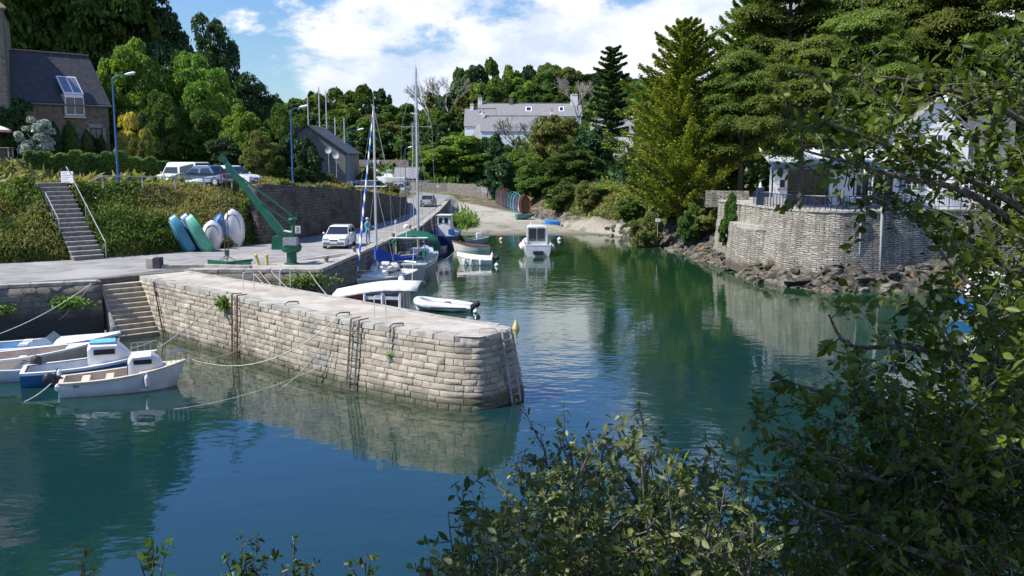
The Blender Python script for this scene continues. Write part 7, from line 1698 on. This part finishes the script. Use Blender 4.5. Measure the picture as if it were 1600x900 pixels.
    mb = MB(); mb.box((-hl_ + .01, 0, .38), (.1, W_ - .25, .18)); mb.build('rear_bumper', mat('bumper', (.16,) * 3), t_, bevel=.03)
    for x_ in (hl_ + .045, -hl_ - .045): mb = MB(); mb.box((x_, 0, .40), (.015, .46, .1)); mb.build('number_plate', mat('plate', (.6, .58, .4) if x_ < 0 else (.65, .65, .62), rough=.5), t_)
    return t_
cw = mat('paint_white', (.78, .78, .77), rough=.25, coat=.5); cs = mat('paint_silver', (.45, .47, .48), rough=.3, metal=.3, coat=.5); cb_ = mat('paint_blue_grey', (.13, .18, .23), rough=.3, metal=.3, coat=.5)
car('parked_car', 'white hatchback on the quay road facing the camera, left of the white sailboat', (-11.25, 60.4, QZ + .005), -91, cw)
car('parked_car', 'silver grey sedan seen from behind on the quay road, farther away', (-9.9, 110.2, QZ + .005), 88, cs, 'sedan', 4.1, 1.62, 1.38)
def ter_car(px, d, *a, **k): x = X(px, d); k2 = th(x, d); return (x, d, k2 + .08)
car('parked_van', 'white van with dark side windows on the upper road, leftmost of the parked vehicles', ter_car(289, 68.5), 157, cw, 'van', 4.1, 1.7, 1.8)
car('parked_car', 'blue grey sedan parked on the upper road in front of the white van', ter_car(322, 64.8), 160, cb_, 'sedan', 4.3, 1.68, 1.4)
car('parked_car', 'white car parked on the upper road behind the tip of the crane jib', ter_car(366, 66.5), -22, cw, 'hatch', 4.1, 1.68, 1.45)
x = X(622, 150); car('parked_car', 'silver sedan parked side on by the boatyard shed', (x, 150, max(th(x, 150), 2.9)), 180, cs, 'sedan', 4.3, 1.68, 1.42)
x = X(590, 154); car('parked_car', 'pale grey car half hidden by bushes left of the silver sedan', (x, 154, max(th(x, 154), 2.9)), 176, cs, 'hatch', 4.0, 1.68, 1.42)
# ------------------------------------------------------------------ people
skin = mat('skin', (.45, .26, .17), rough=.6); hairm = mat('hair', (.05, .03, .02), rough=.8)
def person(label, pos, rz, shirt, trousers, pose='stand', sc=1.0, hat=None):
    t_ = thing('person', label, 'person', pos, rz); 
    if pose == 'stand': J = dict(pel=(0, 0, .93), ch=(0, 0, 1.25), nk=(0, 0, 1.45), hd=(0, -.02, 1.6), hl=(.1, 0, .9), kl=(.12, -.03, .5), fl=(.13, 0, .08), tl=(.14, -.16, .04), hr=(-.1, 0, .9), kr=(-.11, .02, .5), fr=(-.13, .03, .08), tr=(-.14, -.12, .04), sl=(.2, 0, 1.4), el=(.27, -.05, 1.13), wl=(.2, -.28, 1.12), ml=(.16, -.38, 1.13), sr=(-.2, 0, 1.4), er=(-.27, -.02, 1.12), wr=(-.22, -.22, .98), mr=(-.2, -.3, .95))
    else: J = dict(pel=(0, 0, .5), ch=(0, .02, .82), nk=(0, .0, 1.02), hd=(0, -.04, 1.17), hl=(.1, -.03, .5), kl=(.14, -.42, .5), fl=(.14, -.42, .08), tl=(.14, -.56, .04), hr=(-.1, -.03, .5), kr=(-.14, -.42, .5), fr=(-.14, -.40, .08), tr=(-.14, -.54, .04), sl=(.2, 0, .97), el=(.26, -.12, .74), wl=(.16, -.34, .72), ml=(.12, -.42, .74), sr=(-.2, 0, .97), er=(-.26, -.12, .74), wr=(-.16, -.34, .72), mr=(-.12, -.42, .74))
    Rd = dict(pel=.15, ch=.16, nk=.065, hd=.1, hl=.1, kl=.065, fl=.045, tl=.035, sl=.07, el=.045, wl=.032, ml=.04)
    keys = list(J); E = [('pel', 'ch'), ('ch', 'nk'), ('nk', 'hd')] 
    for s_ in 'lr': E += [('pel', 'h' + s_), ('h' + s_, 'k' + s_), ('k' + s_, 'f' + s_), ('f' + s_, 't' + s_), ('ch', 's' + s_), ('s' + s_, 'e' + s_), ('e' + s_, 'w' + s_), ('w' + s_, 'm' + s_)]
    me = bpy.data.meshes.new('body'); me.from_pydata([tuple(c * sc for c in J[k]) for k in keys], [(keys.index(a), keys.index(b_)) for a, b_ in E], []); o = link_mesh('body', me, None, t_)
    # colour by height and reach: skin, shirt, trousers as one procedural body material
    nm_ = 'clothed_%d' % (len(bpy.data.materials)); m = bpy.data.materials.new(nm_); m.use_nodes = True; t = NT(m.node_tree); t.n.clear(); q_ = t('ShaderNodeSeparateXYZ', {0: t('ShaderNodeTexCoord').outputs['Object']}).outputs
    zc = J['nk'][2] * sc; zp = J['pel'][2] * sc; ca = t.mix(t.ss(q_[2], zc + .01, zc + .02), shirt, (.45, .26, .17))
    armx = t.math('GREATER_THAN', t.math('ABSOLUTE', q_[0]), .15); 
    leg = t.ss(q_[2], zp + .0, zp + .03, 1, 0) if pose == 'stand' else t.math('MAXIMUM', t.ss(q_[2], zp + .06, zp + .09, 1, 0), 0.0)
    c = t.mix(leg, ca, trousers); fwd = t.math('MULTIPLY', t.ss(q_[1], -.24, -.22, 1, 0), t.ss(q_[2], zp + .1 if pose != 'stand' else .9 * sc, zp + .13 if pose != 'stand' else .93 * sc)); c = t.mix(fwd, c, (.45, .26, .17)); c = t.mix(t.ss(q_[2], .07, .09, 1, 0), c, (.04, .035, .03))
    bs = t('ShaderNodeBsdfPrincipled', {'Base Color': c, 'Roughness': .8}); t.l.new(bs.outputs[0], t('ShaderNodeOutputMaterial').inputs[0]); me.materials.append(m)
    sk_ = o.modifiers.new('skin', 'SKIN'); 
    for i, k in enumerate(keys):
        r_ = Rd.get(k) or Rd.get(k[0] + 'l'); me.skin_vertices[0].data[i].radius = (r_ * sc, r_ * sc * (.75 if k in ('pel', 'ch') else 1))
    me.skin_vertices[0].data[0].use_root = True; sb = o.modifiers.new('sub', 'SUBSURF'); sb.levels = 2; sb.render_levels = 2
    h_ = Vector(J['hd']) * sc; mb = MB(); mb.ball((h_.x, h_.y + .03, h_.z + .06 * sc), .115 * sc, (1, 1.05, .9), 12, 8); mb.v = [v for v in mb.v]; mb.build('hat' if hat else 'hair', hat or hairm, t_, smooth=True)
    mb = MB(); 
    for s_ in (-.035, .035): mb.ball((h_.x + s_ * sc, h_.y - .095 * sc, h_.z + .01), .012 * sc, n=6, m=4)
    mb.build('eyes', rubber, t_); mb = MB(); mb.ball((h_.x, h_.y - .11 * sc, h_.z - .025 * sc), .018 * sc, (1, 1, 1.5), 6, 5); mb.build('nose', skin, t_)
    for s_ in 'lr':
        w_ = Vector(J['m' + s_]) * sc; d0 = (w_ - Vector(J['w' + s_]) * sc).normalized(); mb = MB(); sd_ = d0.cross(Vector((0, 0, 1))).normalized()
        for k in range(4): a_0 = w_ + sd_ * (k - 1.5) * .02 * sc; L_ = (.075, .085, .08, .06)[k] * sc; mb.tube([a_0, a_0 + d0 * L_ * .6, a_0 + d0 * L_ + Vector((0, 0, -.02))], [.010, .009, .007], 6)
        t0 = w_ - d0 * .03 + sd_ * .035; mb.tube([t0, t0 + sd_ * .03 + d0 * .02, t0 + sd_ * .035 + d0 * .05], [.011, .01, .008], 6); mb.build('hand', skin, t_, smooth=True)
    return t_
person('person in a turquoise top and blue trousers standing on the quay beside the sailboat', (-9.75, 62.6, QZ + .0), R(60), (.10, .42, .48), (.12, .25, .42), hat=cmat('pale_cap', (.5, .48, .42)))
person('person in a dark top sitting on the motor boat bow behind the pier', (-9.2, 42.3, .72), R(40), (.10, .09, .09), (.08, .08, .09), 'sit')
person('person in a dark red top sitting at the cafe table on the terrace', (X(1312, 63.4), 63.4, TZ - .03), R(90), (.16, .05, .05), (.06, .06, .09), 'sit')
person('left walker in a pale top on the path below the far wood', (X(586, 184), 184, th(X(586, 184), 184) + 1.0), R(90), (.6, .6, .6), (.12, .12, .14))
person('right walker in a white top on the path below the far wood', (X(593, 184.5), 184.5, th(X(593, 184.5), 184.5) + .9), R(100), (.75, .74, .72), (.45, .4, .33))
# ------------------------------------------------------------------ foreground foliage on the near bank
fgbark = mat('lichened_twig', (.17, .16, .13), (.06, .05, .04), 30, .95, .5, 60, thr=(.4, .6))
LF1 = leafmat('leaf_near', (.030, .058, .007), (.085, .125, .015), rough=.38, trans=.35, scale=2.5, c3=(.09, .13, .03), spec=.25, gain=1.5)
LF2 = leafmat('leaf_near_small', (.055, .072, .018), (.11, .13, .035), rough=.5, trans=.35, scale=3, c3=(.24, .24, .13), spec=.25, gain=1.6)
LF3 = leafmat('leaf_near_pale', (.10, .13, .035), (.17, .19, .06), rough=.5, trans=.4, scale=3, c3=(.28, .24, .10), gain=1.2)
class Plant:
    def __init__(s, name, label, base, seed, leaf=.062, asp=1.9, m=LF1, cat='shrub'):
        s.root = thing(name, label, cat, base); s.b = Vector(base); s.r = random.Random(seed); s.mb = MB(); s.P = []; s.N = []; s.A = []; s.S = []; s.leaf = leaf; s.asp = asp; s.m = m
    def leafat(s, p, d, sz=None):
        r = s.r; s.P.append(p); s.A.append(d); s.N.append(Vector((r.gauss(0, .6), r.gauss(0, .6), .55 + r.gauss(0, .5)))); s.S.append((sz or s.leaf) * r.uniform(.38, 1.25) / s.asp * 1.0)
    def twig(s, p, d, L, n, rad=.004, sub=0, bare=False):
        r = s.r; pts = [p]; q = p.copy(); dd = d.normalized(); k = 5
        for i in range(k): dd = (dd + Vector((r.gauss(0, .16), r.gauss(0, .16), r.gauss(.02, .14)))).normalized(); q = q + dd * L / k; pts.append(q.copy())
        s.mb.tube(pts, [rad * (1 - .75 * i / k) for i in range(k + 1)], 4, cap=False)
        if not bare:
            for i in range(n):
                u = .15 + .85 * (i + r.random() * .5) / n; j = min(int(u * k), k - 1); pp = pts[j].lerp(pts[j + 1], u * k - j)
                ax = (pts[j + 1] - pts[j]).normalized(); sd_ = ax.cross(Vector((r.gauss(0, 1), r.gauss(0, 1), r.gauss(0, 1)))).normalized(); ld = (ax * r.uniform(.3, .9) + sd_).normalized()
                s.leafat(pp + ld * s.leaf * .6, ld)
            s.leafat(q + dd * s.leaf * .5, dd)
        for _ in range(sub):
            j = r.randint(1, k - 1); ax = (pts[j + 1] - pts[j]).normalized(); nd = (ax + Vector((r.gauss(0, .6), r.gauss(0, .6), r.gauss(.1, .5)))).normalized(); s.twig(pts[j], nd, L * r.uniform(.4, .65), max(3, int(n * .6)), rad * .6, 0, bare)
    def limb(s, pix, r0, r1, every=.11, L=.30, n=11, sub=1, dens=1.0, k0=.0, bare=False):
        pts = catmull([D(*p) for p in pix], 7); s.mb.tube(pts, [r0 + (r1 - r0) * i / (len(pts) - 1) for i in range(len(pts))], 6, cap=False)
        acc = 0; tot = sum((b - a).length for a, b in zip(pts[:-1], pts[1:])); run_ = 0
        for a, b in zip(pts[:-1], pts[1:]):
            seg = (b - a).length; acc += seg; run_ += seg
            while acc > every:
                acc -= every
                if run_ / tot < k0 or s.r.random() > dens: continue
                ax = (b - a).normalized(); nd = (ax * s.r.uniform(.1, .9) + Vector((s.r.gauss(0, .7), s.r.gauss(0, .7), s.r.gauss(.1, .6)))).normalized(); s.twig(a.lerp(b, s.r.random()), nd, L * s.r.uniform(.5, 1.2), n, .0045, sub, bare)
    def fill(s, region, n, drange, L=.34, nl=9, sub=1):
        c = 0; tries = 0
        while c < n and tries < n * 60:
            tries += 1; px = s.r.uniform(region[0], region[2]); py = s.r.uniform(region[1], region[3])
            if not region[4](px, py, s.r.random()): continue
            c += 1; p = Vector(D(px, py, s.r.uniform(*drange))); s.twig(p, Vector((s.r.gauss(-.3, .7), s.r.gauss(0, .7), s.r.gauss(.35, .6))), L * s.r.uniform(.6, 1.2), nl, .0045, sub)
    def done(s):
        P_ = np.array([tuple(p - s.b) for p in s.P]); o = link_mesh('leaves', cards_mesh('leaves', P_, np.array([tuple(v) for v in s.N]), np.array(s.S) * 1.25, s.asp, s.m, 0, along=np.array([tuple(v) for v in s.A]), seed=3, fold=True), None, s.root)
        s.mb.v = [(v[0] - s.b.x, v[1] - s.b.y, v[2] - s.b.z) for v in s.mb.v]; s.mb.build('branches', fgbark, s.root, fixn=False, smooth=True)
def gb(x, y): return (x, y, th(x, y))
# the tree at the right edge
t1 = Plant('foreground_tree', 'dark leafy tree filling the right edge, its branches reaching left over the terrace', gb(4.2, 5.6), 5, .054, 1.8, LF1, 'tree')
t1.mb.tube(catmull([(4.2, 5.6, th(4.2, 5.6) - .3), (4.0, 5.6, 6.2), (3.75, 5.4, 8.2), (3.7, 5.3, 10.4)], 5), [.13 - .005 * i for i in range(16)], 8)
for pix, r0, r1, kw in [
    ([(1790, 520, 5.4), (1600, 330, 5.0), (1440, 250, 4.8), (1290, 190, 4.6)], .03, .006, {}),
    ([(1790, 560, 5.4), (1560, 330, 4.9), (1400, 275, 4.7), (1255, 235, 4.5)], .028, .005, dict(dens=.7)),
    ([(1790, 360, 5.3), (1600, 190, 5.0), (1440, 130, 4.8), (1320, 118, 4.7)], .025, .005, dict(dens=.85)),
    ([(1790, 160, 5.3), (1640, 80, 5.0), (1560, 60, 4.8)], .022, .006, {}),
    ([(1790, 640, 5.4), (1560, 410, 5.2), (1440, 330, 5.0), (1340, 290, 4.9)], .022, .004, dict(dens=.55)),
    ([(1790, 800, 5.4), (1560, 590, 5.0), (1430, 545, 4.8), (1330, 540, 4.6), (1295, 492, 4.5)], .024, .005, dict(dens=.9, k0=.35)),
    ([(1500, 570, 4.9), (1440, 480, 4.9), (1390, 500, 4.8)], .012, .004, {}),
    ([(1790, 700, 5.3), (1620, 520, 5.0), (1500, 430, 5.0), (1450, 360, 5.0)], .02, .004, {}),
    ([(1790, 860, 5.4), (1500, 690, 4.8), (1340, 630, 4.5), (1215, 592, 4.3)], .024, .004, dict(k0=.3)),
    ([(1790, 900, 5.4), (1480, 790, 4.6), (1300, 720, 4.3), (1205, 672, 4.2)], .024, .004, dict(k0=.3)),
    ([(1790, 1000, 5.0), (1480, 880, 4.3), (1300, 810, 4.0), (1225, 760, 3.9)], .024, .005, dict(k0=.2))]:
    t1.limb(pix, r0, r1, **kw)
def reg1(px, py, u):
    edge = np.interp(py, [60, 100, 200, 300, 400, 480, 600, 700, 900], [1600, 1500, 1420, 1430, 1470, 1450, 1390, 1330, 1260]); k = (px - edge) / 150
    return u < min(1, max(0, k)) * (.30 if py < 380 else 1)
t1.fill((1230, 60, 1680, 960, reg1), 720, (4.0, 6.4)); t1.fill((1180, 560, 1460, 940, lambda px, py, u: u < .6 * min(1, max(0, (py - 560) / 200)) * min(1, max(.0, (px - 1190) / 90))), 130, (4.2, 5.8))
t1.fill((1260, 110, 1560, 330, lambda px, py, u: u < .6), 55, (4.4, 5.6), L=.28)
t1.fill((1260, 720, 1680, 960, lambda px, py, u: u < min(1, (py - 720) / 90 + .1)), 330, (4.6, 6.2))
t1.done()
print('FG leaves', len(t1.P))
# thicket along the bottom
topc = lambda px: float(np.interp(px, [680, 700, 730, 790, 835, 850, 905, 930, 990, 1050, 1110, 1150, 1180, 1215, 1300], [900, 860, 810, 795, 745, 705, 690, 735, 705, 720, 735, 775, 830, 850, 860]))
t2 = Plant('foreground_shrub', 'small leaved thorny shrub with pale lichened twigs at the bottom centre of the picture', gb(.8, 3.6), 8, .040, 2.0, LF2)
for i in range(34):
    px = 700 + i * 15.5 + t2.r.uniform(-8, 8); tp_ = topc(px) + t2.r.uniform(-15, 25); d = t2.r.uniform(3.5, 4.8); xb = px + t2.r.uniform(-60, 60)
    t2.limb([(900 + (xb - 900) * .7, 1160, d), (xb, 1000, d), (px + t2.r.uniform(-20, 20), (tp_ + 960) / 2, d), (px, tp_, d)], .010, .002, every=.06, L=.20, n=8, sub=1, k0=.25)
t2.fill((700, 700, 1300, 960, lambda px, py, u: u < min(1, max(0, (py - topc(px) - 25) / 170))), 360, (3.5, 5.0), L=.22, nl=9, sub=1)
for pix in ([(1035, 960, 3.8), (1020, 830, 3.8), (1005, 740, 3.8), (985, 695, 3.8), (966, 665, 3.8)], [(1000, 735, 3.8), (965, 700, 3.8), (920, 690, 3.8)], [(985, 695, 3.8), (1005, 670, 3.8), (998, 640, 3.8)], [(862, 760, 3.7), (840, 752, 3.7), (818, 745, 3.7), (816, 715, 3.7)]):
    t2.limb(pix, .007, .003, every=.035, L=.055, n=2, sub=0)
t2.limb([(1500, 960, 4.2), (1380, 870, 4.2), (1260, 845, 4.2), (1150, 862, 4.2)], .007, .003, bare=True, dens=.4)
t2.done(); print('FG2 leaves', len(t2.P))
t3 = Plant('foreground_shrub', 'broad leaved stems standing up against the water around the thorny shrub', gb(1.6, 4.0), 12, .055, 2.4, LF1)
for px, tp_, d in ((1150, 688, 4.0), (1115, 706, 4.1), (1165, 760, 3.9), (722, 758, 4.0), (745, 792, 4.0), (700, 800, 4.1), (1080, 735, 4.2), (1215, 690, 4.2)):
    t3.limb([(px + 60, 1150, d), (px + 30, 980, d), (px + 8, (tp_ + 930) / 2, d), (px, tp_, d)], .008, .002, every=.07, L=.10, n=4, sub=0, k0=.3)
t3.done()
t4 = Plant('foreground_shrub', 'yellowish flowering sprays at the left edge of the dark foreground tree', gb(1.9, 4.6), 14, .020, 1.6, LF3)
for pix in ([(1330, 760, 4.1), (1260, 755, 4.1), (1203, 757, 4.1)], [(1320, 720, 4.1), (1250, 700, 4.1), (1225, 693, 4.1)], [(1300, 1000, 4.2), (1310, 800, 4.2), (1330, 640, 4.2)], [(1460, 900, 4.3), (1420, 700, 4.3), (1400, 600, 4.3)], [(1350, 950, 4.0), (1290, 860, 4.0), (1240, 800, 4.0)], [(900, 1000, 4.4), (860, 860, 4.4), (850, 800, 4.4)], [(780, 1000, 4.4), (790, 900, 4.4), (800, 850, 4.4)]):
    t4.limb(pix, .004, .002, every=.018, L=.07, n=9, sub=0, k0=.25)
t4.done()
for (pxs, sd_, lf, lab) in (([(240, 845), (262, 852), (215, 868)], 31, .05, 'dark leafy sprig at the bottom left, second from the left corner'), ([(378, 838), (405, 850), (350, 868), (425, 868), (385, 872)], 32, .034, 'dark small leaved sprig, tallest of those along the bottom left'), ([(460, 850), (490, 880), (440, 885), (475, 872)], 33, .030, 'dark small leaved sprig just right of the tallest one at the bottom'), ([(572, 862), (545, 885)], 34, .030, 'short dark sprig left of the bottom thicket'), ([(133, 858), (128, 885)], 35, .05, 'pale green leafy tip near the bottom left corner')):
    x, y, _ = D(pxs[0][0], 900, 4.0); sp1 = Plant('foreground_sprig', lab, gb(x, y), sd_, lf, 2.1, LF3 if sd_ == 35 else LF1)
    for px, py in pxs: sp1.limb([(pxs[0][0] + 20, 1250, 4.0), (pxs[0][0] + 15, 1000, 4.0), ((px + pxs[0][0]) / 2, 905, 4.0), (px, py, 4.0)], .006, .002, every=.035 if lf < .04 else .05, L=.05 if lf < .04 else .07, n=4 if lf < .04 else 3, sub=0, k0=.55)
    sp1.done()
# unseen tree added above the frame, its crown shaped to shade the foreground
t_ = thing('shade_tree', 'added tree above the viewpoint, out of the picture, its crown shaped to shade the foreground leaves', 'tree', (-6.5, -2.5, th(-6.5, -2.5)))
rs = np.random.RandomState(77)
def blob(n, c, r_, gap): 
    u = unit(n, rs); q = u * (rs.rand(n) ** .4)[:, None] * np.array(r_) + np.array(c); g_n = np.sin(q[:, 0] * 3.1) + np.sin(q[:, 1] * 2.7 + 1) + np.sin(q[:, 2] * 4); return q[g_n < gap]
q = np.concatenate([blob(11000, (-2.5, 3.6, 11.9), (1.3, 2.8, .9), -.1), blob(14000, (-5.2, 2.6, 12.1), (2.2, 3.2, 1.1), -.5)]) - np.array(t_.location); link_mesh('crown', cards_mesh('crown', q, unit(len(q), rs) + np.array([0, 0, .5]), .13, 1.7, L_OAK, .1, seed=7), None, t_)
mb = MB(); mb.tube(catmull([(0, 0, -.3), (.2, .5, 3), (1.0, 2.5, 5), (2.2, 5.2, 6)], 5), [.25 - .01 * i for i in range(16)], 8); mb.build('trunk', bark, t_, smooth=True, fixn=False)
